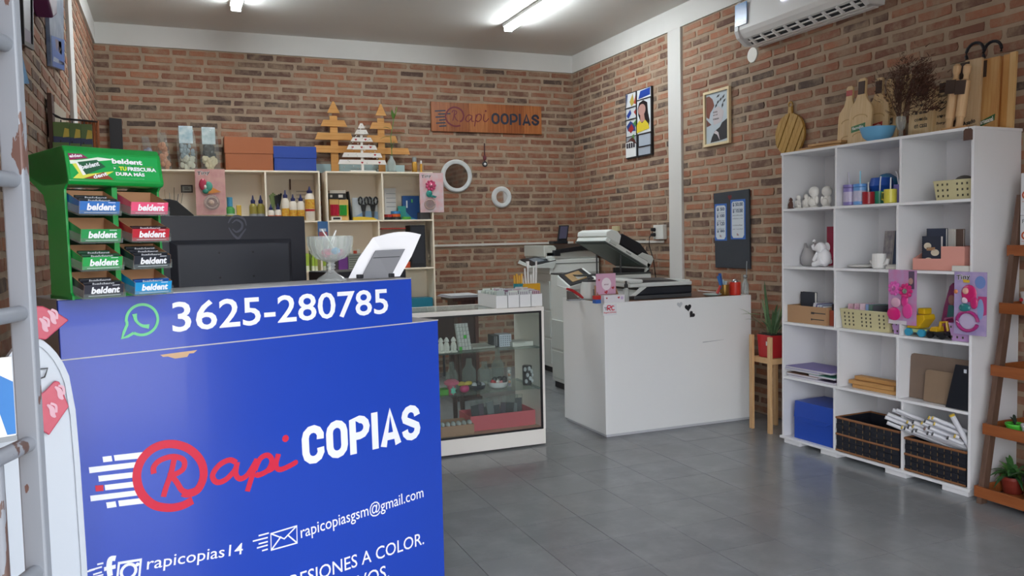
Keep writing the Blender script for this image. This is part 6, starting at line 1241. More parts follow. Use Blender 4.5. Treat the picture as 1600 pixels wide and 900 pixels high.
# row 2, middle
x = hx(1338, 414, .06); one(MB().lathe([(.05, 0), (.085, .006), (.095, .016), (.092, .018), (.05, .010), (.002, .008)], n=26), 'plate', mat('d8d6d4', .3), 'flat grey plate left of the white mug', 'plate', SH, x, .12, F2)
def cactus():
    x = hx(1372, 415, .06); t = thing('cactus_mug', 'white ribbed mug shaped like a cactus with side arms', 'mug', SH, x, .07, F2); m = mat('e3e2e0', .35); P = [(.034, 0), (.038, .004), (.039, .09), (.033, .09), (.031, .01)]
    MB().lathe(P, n=22).obj('body', m, t); b = MB(); [b.box(-.0015, .0015, -.0405, -.038, .01, .086, Matrix.Rotation(a, 4, 'Z')) for a in (-1.2, -.8, -.4, 0, .4, .8, 1.2)]; b.obj('ribs', m, t)
    for s in (-1, 1): MB().tube([(s*.036, 0, .03), (s*.056, 0, .035), (s*.062, 0, .06 if s > 0 else .048)], [.012, .013, .010], 8).obj('arm', m, t)
cactus()
book('blue_notebook', 1386, 1402, 361, .26, .02, F2, '6b7a98', 'grey blue notebook leaning behind the cactus mug', ux1=.915, lean=.12); book('floral_notebook', 1378, 1392, 361, .24, .01, F2, 'b9b2ae', 'pale floral notebook left of the grey blue one', c2='7d7a86', lean=.12)
t, = [thing('white_book', 'pale books lying flat at the right of the cactus mug', 'book', SH, hx(1382, 412, .04), .05, F2)]; MB().box(0, .915-hx(1382, 412, .04), 0, .12, 0, .014).obj('cover', mat('cfccc6', .5), t); MB().box(.006, .91-hx(1382, 412, .04), .004, .11, .014, .026).obj('upper_cover', mat('b9b8b6', .5), t)
# row 2, right
x0 = hx(1426, 420, .05); x1 = hx(1507, 420, .05); w = x1-x0; t = thing('pink_file_box', 'salmon pink stepped file box in the second row', 'box', SH, x0, .05, F2); PK = mat('dc9c90', .5); h1 = hz_(1450, 404, .05)-F2; h2 = hz_(1490, 385, .05)-F2
MB().prism([(0, 0), (w, 0), (w, h2), (w*.56, h2), (w*.56, h1), (0, h1)], 0, .004).obj('front', PK, t); MB().box(0, w, .17, .174, 0, h2).obj('back', PK, t)
for a, hh in ((0, h2), (w-.004, h2)): MB().prismx([(.004, 0), (.17, 0), (.17, hh), (.004, h1 if a == 0 else hh)], a, a+.004).obj('side', PK, t)
MB().box(.004, w-.004, .004, .17, 0, .004).obj('bottom', PK, t)
zb = F2+.0052
FL = [('d9cdb8', OV(.3, .7, .2, .1)), ('d9cdb8', OV(.7, .5, .22, .1)), ('d9cdb8', OV(.35, .25, .22, .1)), ('d9cdb8', OV(.75, .15, .18, .08)), ('a8805c', rect(.25, .7, .56, .66))]
book('floral_notebook', 1441, 1470, 369, .07, .02, zb, '2c3344', 'navy spiral notebook with cream flowers in front of the pink box', FL, ring=True); book('floral_notebook', 1448, 1478, 357, .10, .014, zb, '343c50', 'second navy floral notebook, behind and taller than the first', FL[:3], ring=True)
book('striped_notebook', 1480, 1491, 358, .13, .012, zb, 'c9c6c0', 'pale notebook at the back of the pink box'); book('brown_notebook', 1489, 1505, 358, .15, .012, zb, '6d5a52', 'brown notebook at the right back of the pink box')
x0 = hx(1488, 420, .02); t = thing('white_notepad', 'white notepad lying at the right end of the second row', 'notepad', SH, x0, .015, F2); MB().box(0, SL-ST-.004-x0, 0, .03, 0, .03).obj('pages', mat('d6d4ce', .6), t, .002)
# row 3, left
x0 = max(.022, hx(1222, 500, .03)+.012); x1 = hx(1291, 500, .03); w = x1-x0; h = hz_(1255, 478, .03)-F3; t = thing('kraft_box', 'open kraft box of notebooks in the third row, left', 'box', SH, x0, .03, F3); KB = mat('b08a66', .7)
for a in ((0, w, 0, .004), (0, w, .2, .204)): MB().box(a[0], a[1], a[2], a[3], 0, h).obj('side', KB, t)
for a in (0, w-.004): MB().box(a, a+.004, .004, .2, 0, h).obj('side', KB, t)
MB().box(.004, w-.004, .004, .2, 0, .004).obj('bottom', KB, t)
plate(t, 'print', [rect(w*.62, w*.98, h*.62, h*.68), rect(w*.62, w*.70, h*.58, h*.70), rect(w*.62, w*.95, h*.26, h*.31), rect(w*.62, w*.65, h*.22, h*.33)], mat('4a4440', .6))
zb = F3+.0052; xm = x0+.05
book('spiral_notebook', 1241, 1273, 456, .11, .02, zb+.001, '2c313c', 'black spiral notebook standing in the kraft box', ring=True, ux0=.062)
for k, (c, lb) in enumerate([('d6d4dc', 'white edged notebook right of the black spiral one in the kraft box'), ('6d668f', 'purple notebook in the kraft box'), ('a9b6cc', 'pale blue notebook in the kraft box'), ('8d94ae', 'grey violet notebook at the right in the kraft box')]):
    xx = hx(1274+k*4.5, 470, .09)-.012; t = thing('notebook', lb, 'notebook', SH, xx, .05, zb+.0048); t.rotation_euler.y = .28; MB().box(0, .008, 0, .14, 0, .135-.004*k).obj('cover', mat(c, .5), t); MB().box(.0085, .014, .004, .136, .002, .13-.004*k).obj('pages', PAPER, t)
x0 = hx(1291.5, 505, .03); t = thing('red_box', 'small brick red box beside the kraft box', 'box', SH, x0+.006, .05, F3); MB().box(0, .452-x0-.006, 0, .15, 0, .10).obj('body', mat('9c4632', .6), t, .001); MB().box(.0, .452-x0-.006, .02, .12, .1005, .14).obj('contents', mat('3a3640', .5), t)
# row 3, middle
t, x0, w, h = basket(1313, 1389, 486, 517, .03, .2, F3, BKC, 'cream plastic basket of notebooks in the third row', 4, 10)
for k, (u, c, lb, hh) in enumerate([(1343, 'c08fa0', 'pink patterned notebook at the left in the third row basket', .15), (1353, 'b8849c', 'second pink patterned notebook in the third row basket', .155), (1362, 'cbb0c0', 'pale pink notebook with white edge in the third row basket', .155), (1371, '7f96c0', 'blue edged notebook in the third row basket', .155), (1376, '4f6a60', 'dark green notebook in the third row basket', .155), (1383, '3a3c46', 'black notebook at the right in the third row basket', .15)]):
    xx = hx(u, 480, .1); t = thing('notebook', lb, 'notebook', SH, xx-.062, .06, F3+.0075, None, -36); t.rotation_euler.y = .15; MB().box(.0065, .0125, 0, .12, 0, hh).obj('cover', mat(c, .5, c2='d9c4cc' if k < 3 else None, scale=50), t); MB().box(0, .006, .003, .117, .002, hh-.004).obj('pages', PAPER, t)
# row 3, right
PUR = 'b892c4'
xq = DV[2][1]+.012
t, x0, w, h = basket(1483, 1517, 507, 532, .02, .18, F3, PUR, 'lilac plastic basket at the right end of the third row', 2, 4, ux=SL-ST-.008)
x0 = hx(1391, 515, .03); t, x0, w, h = basket(1393, 1408, 503, 520, .03, .18, F3, PUR, 'lilac plastic basket just left of the third row divider', 2, 3, ux=DV[2][1]-.014)
def truck(u, y, cs, label, big, s=1):
    x = hx(u, 520, y); t = thing('toy_truck', label, 'toy', SH, x, y, F3); c1, c2_, wh = cs
    for sx_ in (-1, 1):
        for sy in (-1, 1): MB().cyl((sx_*.042*s, sy*.034*s, .022*s), (sx_*.042*s, sy*.05*s, .022*s), .022*s, n=14).obj('wheel', mat(wh, .4), t)
    MB().box(-.06*s, .06*s, -.033*s, .033*s, .02*s, .042*s).obj('chassis', mat(c2_, .4), t, .003)
    if big:
        MB().prism([(-.055*s, .045*s), (.02*s, .045*s), (.062*s, .10*s), (.055*s, .125*s), (-.01*s, .12*s), (-.05*s, .058*s)], -.045*s, .045*s).obj('bucket', mat(c1, .35), t, .004); MB().box(.005*s, .05*s, -.03*s, .03*s, .125*s, .16*s).obj('cab', mat(c1, .35), t, .006)
    else:
        MB().prism([(-.055*s, .042*s), (.0, .042*s), (-.005*s, .075*s), (-.045*s, .07*s)], -.035*s, .035*s).obj('hood', mat(c1, .35), t, .004); MB().tube([(-.01*s, 0, .05*s), (.0, 0, .10*s), (.04*s, 0, .105*s), (.05*s, 0, .05*s)], .010*s, 6).obj('cab_frame', mat(c1, .35), t); MB().prism([(-.075*s, .01*s), (-.06*s, .01*s), (-.055*s, .05*s), (-.065*s, .05*s)], -.04*s, .04*s).obj('blade', mat('5c5c60', .4), t)
    return t
truck(1438, .06, ('d9ae1c', 'b5c88a', '3a9cc0'), 'toy dump truck with yellow bucket and blue wheels', True, 1.02); truck(1470, .05, ('c9a01c', '1f2026', '17181c'), 'black toy bulldozer with yellow cab beside the dump truck', False, .9)
x = hx(1492, 500, .26); t = thing('doll_pack', 'pink peaked doll package behind the toy trucks', 'toy', SH, x-.02, .27, F3); MB().prism([(-.075, 0), (.06, 0), (.06, .16), (.03, .28), (.01, .30), (-.01, .28), (-.045, .16)], -.02, .02).obj('pack', mat('b8487c', .4, c2='8a3c70', scale=20), t, .004); MB().ball((.005, -.018, .2), (.022, .012, .03), 10, 7).obj('doll_head', mat('b98a80', .5), t); MB().prism([(-.02, .10), (.035, .10), (.02, .17), (-.01, .17)], -.026, -.02).obj('doll_dress', mat('4a8a8c', .5), t); MB().tube([(-.05, -.024, .02), (-.03, -.024, .09), (.02, -.024, .10), (.05, -.024, .06)], .006).obj('strap', mat('d678a8', .4), t)
blister(SH, 1389, 1433, 421, 505, -.006, 'pink flower mirror toy card hanging at the middle of the white shelf', 'c77cae', 'b89cc4',
    [shape('photo', '5a4a62', rect(.72, .92, .66, .98)), shape('skin', 'b58f86', OV(.80, .80, .08, .06), -.0044), flower('toy', 'd862b4', .25, .66, .17, 'e48ac8', .012), flower('mirror_toy', 'd02a78', .66, .62, .18, '9fb0a4', .012), blob('toy', 'd8a8c0', .3, .40, .18, .09, .012), blob('purse', 'd8247c', .25, .19, .25, .12, .016), blob('comb', 'e04a9c', .72, .26, .18, .14, .012), blob('comb', 'd8368c', .62, .44, .12, .12, .012), shape('white_band', 'd6d0d8', rect(.02, .66, .0, .07))])
blister(SH, 1492, 1543, 424, 521, -.006, 'lilac toy card with a pink haired doll, hanging at the right shelf edge', 'b8a4cc', '9c90c0',
    [shape('pink_patch', 'b8427c', [(.72, .28), (1, .34), (1, .62), (.74, .62)]), shape('blue_patch', '6f8ac4', OV(.8, .84, .16, .1)), shape('blue_patch', '8aa4d0', OV(.82, .42, .1, .16), -.0042), ringp('hand_mirror', 'a82c78', OV(.46, .22, .32, .15), .05), shape('mirror_glass', 'c4b8d8', OV(.46, .22, .28, .13), -.005), blob('hair', 'c8286c', .5, .66, .24, .14, .014), blob('hair', 'c42a70', .66, .52, .12, .1, .014), blob('face', 'd9a898', .42, .70, .1, .055, .022), shape('crown', 'd9b43a', [(.32, .83), (.5, .83), (.52, .87), (.3, .88)], -.012), blob('top', 'd8c4d4', .38, .55, .1, .05, .018), blob('dress', '2f7c80', .38, .43, .18, .07, .018), blob('flower', 'd98a5c', .08, .68, .06, .035, .01)], 'Tiny')
# row 4
x0 = .022; 
for k, (c, z, xa, w, d, lb) in enumerate([('6a5c78', 0, .05, .40, .26, 'grey violet notebook at the bottom left of the fourth row pile'), ('a07c68', .014, .03, .28, .25, 'brown edged notebook in the left of the fourth row pile'), ('4f9a86', .029, .235, .215, .24, 'green notebook at the right of the fourth row pile'), ('8c96c4', .0435, .02, .30, .24, 'pale violet notebook in the fourth row pile'), ('7a6cb0', .058, .025, .40, .25, 'violet notebook topping the fourth row pile')]):
    t = thing('notebook', lb, 'notebook', SH, xa, .01, F4+z+.0005*k, 'notebooks lying in the fourth row'); MB().box(0, w, 0, d, 0, .011).obj('pages', mat('c9c6d0', .6), t); MB().box(0, w, 0, d, .0112, .0132).obj('cover', mat(c, .4), t)
WDP = wood('b5854c', 'c99a60', .6, 'x')
for k, (a, z, y, r) in enumerate([(.0, 0, .05, .0), (.0, 0, .12, .0), (-.02, .024, .04, .03), (.01, .024, .11, -.04), (.0, .048, .07, .02)]):
    t = thing('wood_strip', f"pine strip in the fourth row, {['front bottom', 'rear bottom', 'front middle', 'rear middle', 'topmost'][k]} of the pile", 'wood', SH, .56+a, y, F4+z+.0006*k, 'pine strips in the fourth row', math.degrees(r)); MB().box(0, .35-.01*k, 0, .06, 0, .023).obj('strip', WDP, t, .002)
def leanboard(name, u0, u1, vt, y, c, label, th=.006, lean=.1, ux1=None, cat='board', r=.02):
    x0 = max(hx(u0, vt, y), DV[1][1]+.012); x1 = ux1 or hx(u1, vt, y); w = x1-x0; h = hz_((u0+u1)/2, vt, y)-F4; t = thing(name, label, cat, SH, x0, y, F4+.0005); lean_fn(t, lean, th)
    MB().prism([(0, 0), (w, 0), (w, h-r), (w-r*.3, h-r*.3), (w-r, h), (r, h), (r*.3, h-r*.3), (0, h-r)], 0, th).obj('panel', mat(c, .6, var=.12), t, .001); return t
leanboard('brown_board', 1408, 1513, 557, .085, '7d6a5c', 'large brown fibreboard sheet at the back of the fourth row', ux1=SL-.024, lean=.05); leanboard('kraft_board', 1443, 1492, 581, .055, '8f7862', 'smaller kraft board leaning on the brown sheet')
for k in range(4):
    x0 = hx(1477, 637, .012); x1 = SL-ST-.006; w = x1-x0-.008*k; h = hz_(1502, 571, .012)-F4
    t = thing('black_folder', f"black plastic folder leaning at the right of the fourth row, {['frontmost', 'second', 'third', 'rearmost'][k]}", 'folder', SH, x0+.008*k, .012+.0085*k, F4+.001, 'black folders in the fourth row')
    MB().prism([(0, 0), (w, 0), (w, h), (w*.42+.01*k, h-.004*k)], 0, .006).obj('folder', mat('181b24', .4), t, .001)
    if k == 0: plate(t, 'tag', [rect(w-.03, w-.014, h-.04, h-.02)], mat('c4c8d2', .4), -.0008)
# row 5
x0 = hx(1240, 690, .02); x1 = .452; w = x1-x0; t = thing('blue_plastic_box', 'royal blue folded plastic box in the bottom row', 'box', SH, x0, .02, F5); h = hz_(1270, 632, .02)-F5; BX = mat('1c48b0', .35)
MB().box(0.003, w, .003, .28, 0, h*.6).obj('body', BX, t, .003); MB().hexa([(0, 0, h*.56), (w+.002, 0, h*.56), (w+.002, .285, h*.56), (0, .285, h*.56)], [(.006, .006, h), (w-.004, .006, h), (w-.004, .28, h), (.006, .28, h)]).obj('lid', BX, t, .003); MB().prism([(w*.1, h*.6), (w*.9, h*.6), (w*.8, h*.5), (w*.62, h*.5), (w*.56, h*.45), (w*.46, h*.45), (w*.4, h*.5), (w*.2, h*.5)], -.004, 0).obj('flap', BX, t, .001)
def wicker(x0, x1, y, d, h, label):
    w = x1-x0; t = thing('woven_basket', label, 'basket', SH, x0, y, F5); m = mat('20232e', .5, var=.3, scale=30); RN = mat('8a5a36', .6); rows = 6
    n = 9; sw = w/n
    for r in range(rows):
        z0 = h*r/rows; z1 = h*(r+1)/rows-.002
        if r == rows//2: z0 += .008
        for k in range(n):
            MB().box(k*sw+.001, (k+1)*sw-.001, -.002+.003*((k+r) % 2), .006, z0, z1).obj('weave_strip', m, t)
    for a in ((0, .006), (w-.006, w)): MB().box(a[0], a[1], .006, d, 0, h).obj('side', m, t)
    MB().box(0.006, w-.006, d-.006, d, 0, h).obj('side', m, t); MB().box(.006, w-.006, .006, d-.006, 0, .005).obj('bottom', m, t)
    MB().tube([(0, 0, h), (w, 0, h), (w, d, h), (0, d, h)], .008, 6, closed=True).obj('rim', RN, t); MB().tube([(0, -.003, h*.5+.003), (w*.5, -.005, h*.5+.002), (w, -.003, h*.5+.003)], .007, 6).obj('rope', RN, t); MB().tube([(0, -.003, .008), (w, -.003, .008)], .006, 6).obj('rope', RN, t)
    for k in range(1, n):
        for q in range(rows):
            MB().box(k*sw-.0015, k*sw+.0015, -.0045, -.002, h*(q+.25)/rows, h*(q+.75)/rows).obj('stitch', mat('7c6444', .6), t)
    return t
b1h = hz_(1350, 652, .0)-F5
wicker(.478, .95, .004, .30, .215, 'black woven basket with brown rim in the middle of the bottom row'); wicker(.99, SL-ST-.012, .004, .28, .19, 'black woven basket of paper tubes at the right of the bottom row')
TUB = mat('d6d7de', .5)
ENDS = [(1409, 668, 'y'), (1418, 668, 'b'), (1413, 675, 'b'), (1425, 668, 'y'), (1426, 674, 'b'), (1431, 674, 'b'), (1417, 659, 'y'), (1426, 659, 'b'), (1440, 660, 'y'), (1444, 658, 'b'), (1451, 652, 'y'), (1456, 653, 'y'), (1444, 670, 'p'), (1451, 668, 'b'), (1449, 676, 'b'), (1456, 678, 'b'), (1459, 662, 'y'), (1480, 684, 'b'), (1491, 681, 'y'), (1394, 640, 'w'), (1382, 648, 'w'), (1377, 652, 'w'), (1381, 661, 'w'), (1400, 641, 'w')]
TD = Vector((.30, .26, -.15)).normalized(); TU_ = TD.cross(Vector((0, 0, 1))).normalized(); TV_ = TD.cross(TU_); E = []
for u, v, c in ENDS:                                              # the tubes of the bundle lie side by side
    y = -.05
    for _ in range(4): x, z = SH.pl(u, v, y); y = min(-.05, -(.99-x)*.867-.024)
    E.append(Vector((x, y, max(z, .312))))
for _ in range(200):
    for i in range(len(E)):
        for j in range(i):
            d = E[i]-E[j]; a_, b_ = d.dot(TU_), d.dot(TV_); r = math.hypot(a_, b_)
            if r < .0222: k = (.0224-r)/2/max(r, 1e-5); E[i] += (TU_*a_+TV_*b_)*k+TV_*1e-5; E[j] -= (TU_*a_+TV_*b_)*k
ORD = ['first', 'second', 'third', 'fourth', 'fifth', 'sixth', 'seventh', 'eighth', 'ninth', 'tenth', 'eleventh']
for k, (u, v, c) in enumerate(ENDS):
    e = E[k]; L = min((1.36-e.x)/TD.x, (.26-e.y)/TD.y, .52)
    n_ = sum(1 for q in ENDS if q[2] == c and (q[0], q[1]) < (u, v)); nm = {'y': 'yellow', 'b': 'black', 'p': 'brown', 'w': 'white'}[c]
    lb = f"white paper tube whose {nm} end is {ORD[n_]} from the left in the bottom bundle" if c in 'yb' else 'white paper tube with a brown end in the middle of the bundle' if c == 'p' else f"plain white paper tube over the middle basket, {ORD[n_]} from the left"
    t = thing('paper_tube', lb, 'tube', SH, e.x, e.y, e.z, 'paper tubes in the bottom right basket')
    t.rotation_euler = (Matrix.Rotation(SH.a, 4, 'Z') @ TD.to_track_quat('Z', 'Y').to_matrix().to_4x4()).to_euler()
    MB().lathe([(.009, .0), (.0108, .0), (.0108, L), (.001, L)], n=10).obj('tube', TUB, t)
    if c != 'w': MB().lathe([(.0055, -.0012), (.0109, -.0012), (.0109, .006)], n=12).obj('end_ring', mat({'y': 'd0b02c', 'b': '1a1b20', 'p': '7a5c54'}[c], .4), t); MB().lathe([(.001, -.0008), (.0062, -.0008)], n=10).obj('end_hole', mat('2a2a2e', .7), t)
t = None
e = SH.pl(1487, 648, -.02); x2, z2 = SH.pl(1516, 688, .1)
t = thing('paper_tube', 'single white paper tube with yellow end standing steeply at the right of the bundle', 'tube', SH, e[0], -.02, e[1], 'paper tubes in the bottom right basket'); d = Vector((1.372, .05, .245))-Vector((e[0], -.02, e[1])); t.rotation_euler = (Matrix.Rotation(SH.a, 4, 'Z') @ d.to_track_quat('Z', 'Y').to_matrix().to_4x4()).to_euler()
MB().lathe([(.0125, 0), (.0145, 0), (.0145, d.length), (.001, d.length)], n=12).obj('tube', TUB, t); MB().lathe([(.006, -.0012), (.0148, -.0012), (.0148, .008)], n=12).obj('end_ring', mat('d0b02c', .4), t); MB().lathe([(.001, -.0008), (.0066, -.0008)], n=10).obj('end_hole', mat('2a2a2e', .7), t)
# ------------------------------------------------------------------ on top of the white shelf
x, z = RW.pl(1235, 210, -.02); rz = .155; rx = .115
t = thing('round_board', 'round slatted wooden board with a handle on the wall above the shelf', 'board', RW, x, -.008, z); BW2 = wood('a57c34', 'c09a52', .5, 'z', 8)
rr = .155
for k in range(7):
    a = -rr+2*rr*k/7+.003; b_ = -rr+2*rr*(k+1)/7-.003; P = []
    f = lambda q: math.sqrt(max(0, rr*rr-q*q)); N = 5
    P = [(a+(b_-a)*i/N, f(a+(b_-a)*i/N)) for i in range(N+1)]+[(a+(b_-a)*i/N, -f(a+(b_-a)*i/N)) for i in range(N, -1, -1)]
    MB().prism(P, -.022-.004*(k % 2), -.004, M=Matrix.Rotation(.5, 4, 'Y')).obj('slat', BW2, t, .001)
MB().prism(circ(0, 0, rr*.98, 28), -.004, 0).obj('backing', wood('6b4a24', '7d5a30', .6, 'z'), t); MB().prism([(-.022, rr*.9), (.022, rr*.9), (.016, rr+.05), (-.016, rr+.05)], -.02, 0).obj('handle', BW2, t, .003); MB().tube([(.02*math.cos(i*.524), -.01, rr+.062+.022*math.sin(i*.524)) for i in range(12)], .007, 6, closed=True).obj('handle_loop', BW2, t)
LB = wood('b98c58', 'cba26e', .55, 'x')
for k, (u0, u1, y, z, lb) in enumerate([(1229, 1300, .12, 0, 'long flat board at the bottom of the stack on the white shelf'), (1246, 1312, .16, .017, 'flat board in the middle of the stack on the white shelf'), (1262, 1314, .15, .034, 'short flat board topping the stack on the white shelf')]):
    xa, xb = hx(u0, 232, y), hx(u1, 220, y); t = thing('flat_board', lb, 'board', SH, xa, y, FT+z+.0004*k, 'boards stacked on the white shelf'); MB().box(0, xb-xa, 0, .15, 0, .016).obj('board', LB, t, .002)
BT = wood('c9a878', 'd8bc90', .55, 'z', 5)
def bottle_board(ub, y, lean, label, w, h, lab, labc, word, neck=None, n2=None):
    x = hx(ub, 212, y); t = thing('bottle_board', label, 'board', SH, x, y, FT+.0005); lean_fn(t, lean, .016)
    a = w/2; nk = w*.17
    P = [(-a, 0), (a, 0), (a, h*.50), (a*.92, h*.58), (a*.5, h*.68), (nk, h*.78), (nk, h*.97), (nk*.6, h), (-nk*.6, h), (-nk, h*.97), (-nk, h*.78), (-a*.5, h*.68), (-a*.92, h*.58), (-a, h*.50)]
    MB().prism(P, 0, .016).obj('board', BT, t, .003)
    g = mat('b3925f', .6)
    for cx_, cz_, r in ((.0, .40, .62), (-.0, .14, .55)): MB().stroke([(a*r*math.cos(q), h*cz_+a*r*.45*math.sin(q)) for q in [i*.314 for i in range(11)]], .006, -.001, .0012, sm=1).obj('groove', g, t)
    if lab: plate(t, 'label', [[(-a*.7, h*lab), (a*.5, h*lab+.015), (a*.5, h*lab+.055), (-a*.7, h*lab+.04)]], mat(labc, .5)); text(MB(), word, -a*.6, a*.4, h*lab+.016, h*lab+.036, -.002, .02, .08).obj('label_lettering', PAPER, t)
    if neck: plate(t, 'neck_label', [rect(-nk*.9, nk*.9, h*.84, h*.93)], mat(neck, .5))
    if n2: MB().box(-nk*.8, nk*.8, -.004, -.0005, h*.76, h*.95).obj('tag', mat('4a372e', .7), t)
bottle_board(1385, .25, .08, 'bottle shaped board behind the blue bowl, rightmost of the four', .15, .40, .25, '6b6458', 'asado')
bottle_board(1368, .22, .08, 'bottle shaped board with a red label', .17, .415, .20, 'a8302c', 'parrilla', None, True); bottle_board(1322, .21, .08, 'bottle shaped board with a red neck label, leftmost of the four', .16, .40, 0, '', '', 'a8302c'); bottle_board(1341, .17, .08, 'bottle shaped board with a green label', .18, .425, .20, '2a6b3c', 'familia', None, True)
x = hx(1365.5, 214, .07); t = thing('light_blue_bowl', 'light blue faceted bowl on top of the white shelf', 'bowl', SH, x, .10, FT); BB = mat('6fb0d8', .35)
MB().lathe([(.05, 0), (.085, .03), (.105, .085), (.1, .085), (.08, .035), (.002, .008)], n=14).obj('bowl', BB, t)
x = hx(1404, 208, .10); t = thing('dried_flowers', 'glass vase of dark brown dried grasses on the white shelf', 'vase', SH, x, .12, FT)
MB().lathe([(.035, 0), (.036, .004), (.012, .02), (.01, .045), (.022, .06), (.03, .10), (.026, .13), (.022, .13), (.026, .1), (.018, .065), (.003, .05)], n=16).obj('glass', film('d9d6d2', .25), t)
rnd = random.Random(8); DRY = mat('5c3a2c', .9, var=.4, scale=30); ST_ = mat('5c4030', .8); PB = MB()
for k in range(34):
    a = rnd.uniform(-1, 1); e = Vector((a*.135+.055, rnd.uniform(-.09, .08), rnd.uniform(.20, .47)-abs(a)*.08)); m_ = Vector((a*.04, 0, .16)); MB().tube([(0, 0, .06), m_, e*.7+m_*.3, e], .0018, 4).obj('stem', ST_, t)
    for j in range(70):
        q = e+Vector((rnd.gauss(0, .028)+a*.02, rnd.gauss(0, .02), rnd.gauss(-.02, .045))); q.z = max(q.z, .14); d = Vector((rnd.uniform(-1, 1)+a, rnd.uniform(-1, 1), rnd.uniform(.2, 1.5))).normalized()*rnd.uniform(.015, .035); s = d.cross(Vector((rnd.random(), rnd.random(), .3))).normalized()*.003
        PB.add([q-s, q+s, q+d+s*.3, q+d-s*.3], [(0, 1, 2, 3)])
o = PB.obj('plumes', DRY, t); o['kind'] = 'stuff'
for k in range(3): MB().tube([(.0, 0, .1), (.03+.01*k, -.02, .26), (.045+.018*k, -.02, .36), (.05+.018*k, -.03, .335)], [.003, .005, .008, .006], 6).obj('pale_pod', mat('b59a70', .7), t)
def textboard(u0, u1, vt, y, label, words):
    xa, xb = hx(u0, 205, y), hx(u1, 205, y); w = xb-xa; h = hz_((u0+u1)/2, vt, y)-FT; t = thing('lettered_board', label, 'board', SH, xa, y, FT+.0005); lean_fn(t, .08, .014)
    MB().prism([(0, 0), (w, 0), (w, h*.86), (w*.75, h*.94), (w*.62, h), (w*.38, h), (w*.25, h*.94), (0, h*.86)], 0, .014).obj('board', BT, t, .002); DKT = mat('3a3028', .6)
    for k, s in enumerate(words): text(MB(), s, w*.25, w*.78, h*(.72-.13*k), h*(.72-.13*k)+.022, -.001, .02).obj('lettering', DKT, t)
    plate(t, 'heart_mark', [heart(w*.5, h*.62, .010), heart(w*.5, h*.36, .010)], DKT)
    MB().box(w*.3, w*.75, -.005, -.001, h*.8, h*.98).obj('tag', mat('4a372e', .7), t)
textboard(1418, 1456, 133, .24, 'pale lettered cutting board right of the dried grasses', ['Buen', 'provecho', 'la', 'comida', 'en casa']); textboard(1456, 1482, 128, .25, 'narrow lettered cutting board beside the rolling pins', ['Buen', 'vino', 'y', 'amigos', 'hoy'])
# big boards behind, cutting boards with black handles, rolling pins
BIG = wood('b5793c', 'd09a58', .5, 'z', 4)
xa, xb = hx(1530, 192, .30), SL-.05; h = hz_(1588, 76, .30)-FT; t = thing('large_board', 'large striped wooden board behind the handled boards on the white shelf', 'board', SH, xa, .32, FT+.0005); lean_fn(t, .06, .018); w = hx(1578, 190, .30)-xa
for k in range(5): MB().box(w*k/5+.0004, w*(k+1)/5-.0004, 0, .018, 0, h*(.93+.015*k)).obj('stave', wood(['b5793c', 'd0a266', 'a8662e', 'c89250', 'd4aa70'][k], ['c48c4c', 'dab27a', 'b8763a', 'd4a060', 'deb880'][k], .5, 'z', 4), t, .001)
def handled(u0, u1, vt, y, c, c2, label, hu, word=None, wc=None):
    xa, xb = hx(u0, 194, y), hx(u1, 194, y); w = xb-xa; h = hz_((u0+u1)/2, vt, y)-FT; t = thing('cutting_board', label, 'board', SH, xa, y, FT+.0005); lean_fn(t, .07, .018)
    MB().box(0, w, 0, .018, 0, h).obj('board', wood(c, c2, .5, 'z', 4), t, .003); m = w*.5
    MB().tube([*[(m-.052*math.cos(q), .009, h+.035+.055*math.sin(q)) for q in [-.5+i*.35 for i in range(12)]]], .0085, 8).obj('handle', mat('1a1c24', .4), t)
    MB().box(m-.075, m-.02, -.004, -.0006, h-.10, h-.01).obj('leather_tag', mat('44332b', .7), t)
    if word: P = plate(t, 'label', [[(w*.1, .02), (w*.9, .045), (w*.92, .08), (w*.12, .05)]], mat(wc, .5)) if wc else None; text(MB(), word, w*.14, w*.86, .03, .055, -.002, .03, .18).obj('lettering', PAPER if wc else BLACK, t)
handled(1528, 1556, 90, .245, 'b8824a', 'caa066', 'brown cutting board with a black handle and green label', .5, 'artesanal', '245c34'); handled(1501, 1528, 92, .21, 'bfa07a', 'cbb08c', 'pale cutting board with a black handle and black word', .5, 'Asado')
for k, (u, y, lb) in enumerate([(1482, .13, 'wooden rolling pin, the left one of two standing on the white shelf'), (1498, .11, 'wooden rolling pin, right one, in front of the pale cutting board')]):
    x = hx(u-4, 198, y); h = hz_(u+6, 100, y)-FT; t = thing('rolling_pin', lb, 'rolling pin', SH, x, y+.02, FT+.0045); t.rotation_euler = (-.06, .10, SH.a); PN = wood('cba478', 'dcb98e', .5, 'z')
    MB().lathe([(.016, 0), (.019, .01), (.019, .06), (.022, .07), (.026, .075), (.026, h-.09), (.014, h-.08), (.013, h-.06), (.02, h-.045), (.021, h-.012), (.01, h)], n=16).obj('pin', PN, t)
    MB().box(-.032, .026, -.034, -.028, h-.165, h-.09).obj('leather_tag', mat('44332b', .7), t)
t = thing('pine_strip', 'pine strip lying under the rolling pins along the shelf edge', 'wood', SH, hx(1470, 196, .02), .02, FT); MB().box(0, SL-.06-hx(1470, 196, .02), 0, .06, 0, .012).obj('strip', wood('a87846', 'b98a58', .5, 'x'), t, .002)
x, z = SH.pl(1513, 200, -.008); zb = hz_(1513, 219, -.008); t = thing('price_tag', 'brown paper tag hanging on a string at the shelf top corner', 'tag', SH, x, -.0085, zb); h = TOPZ-zb
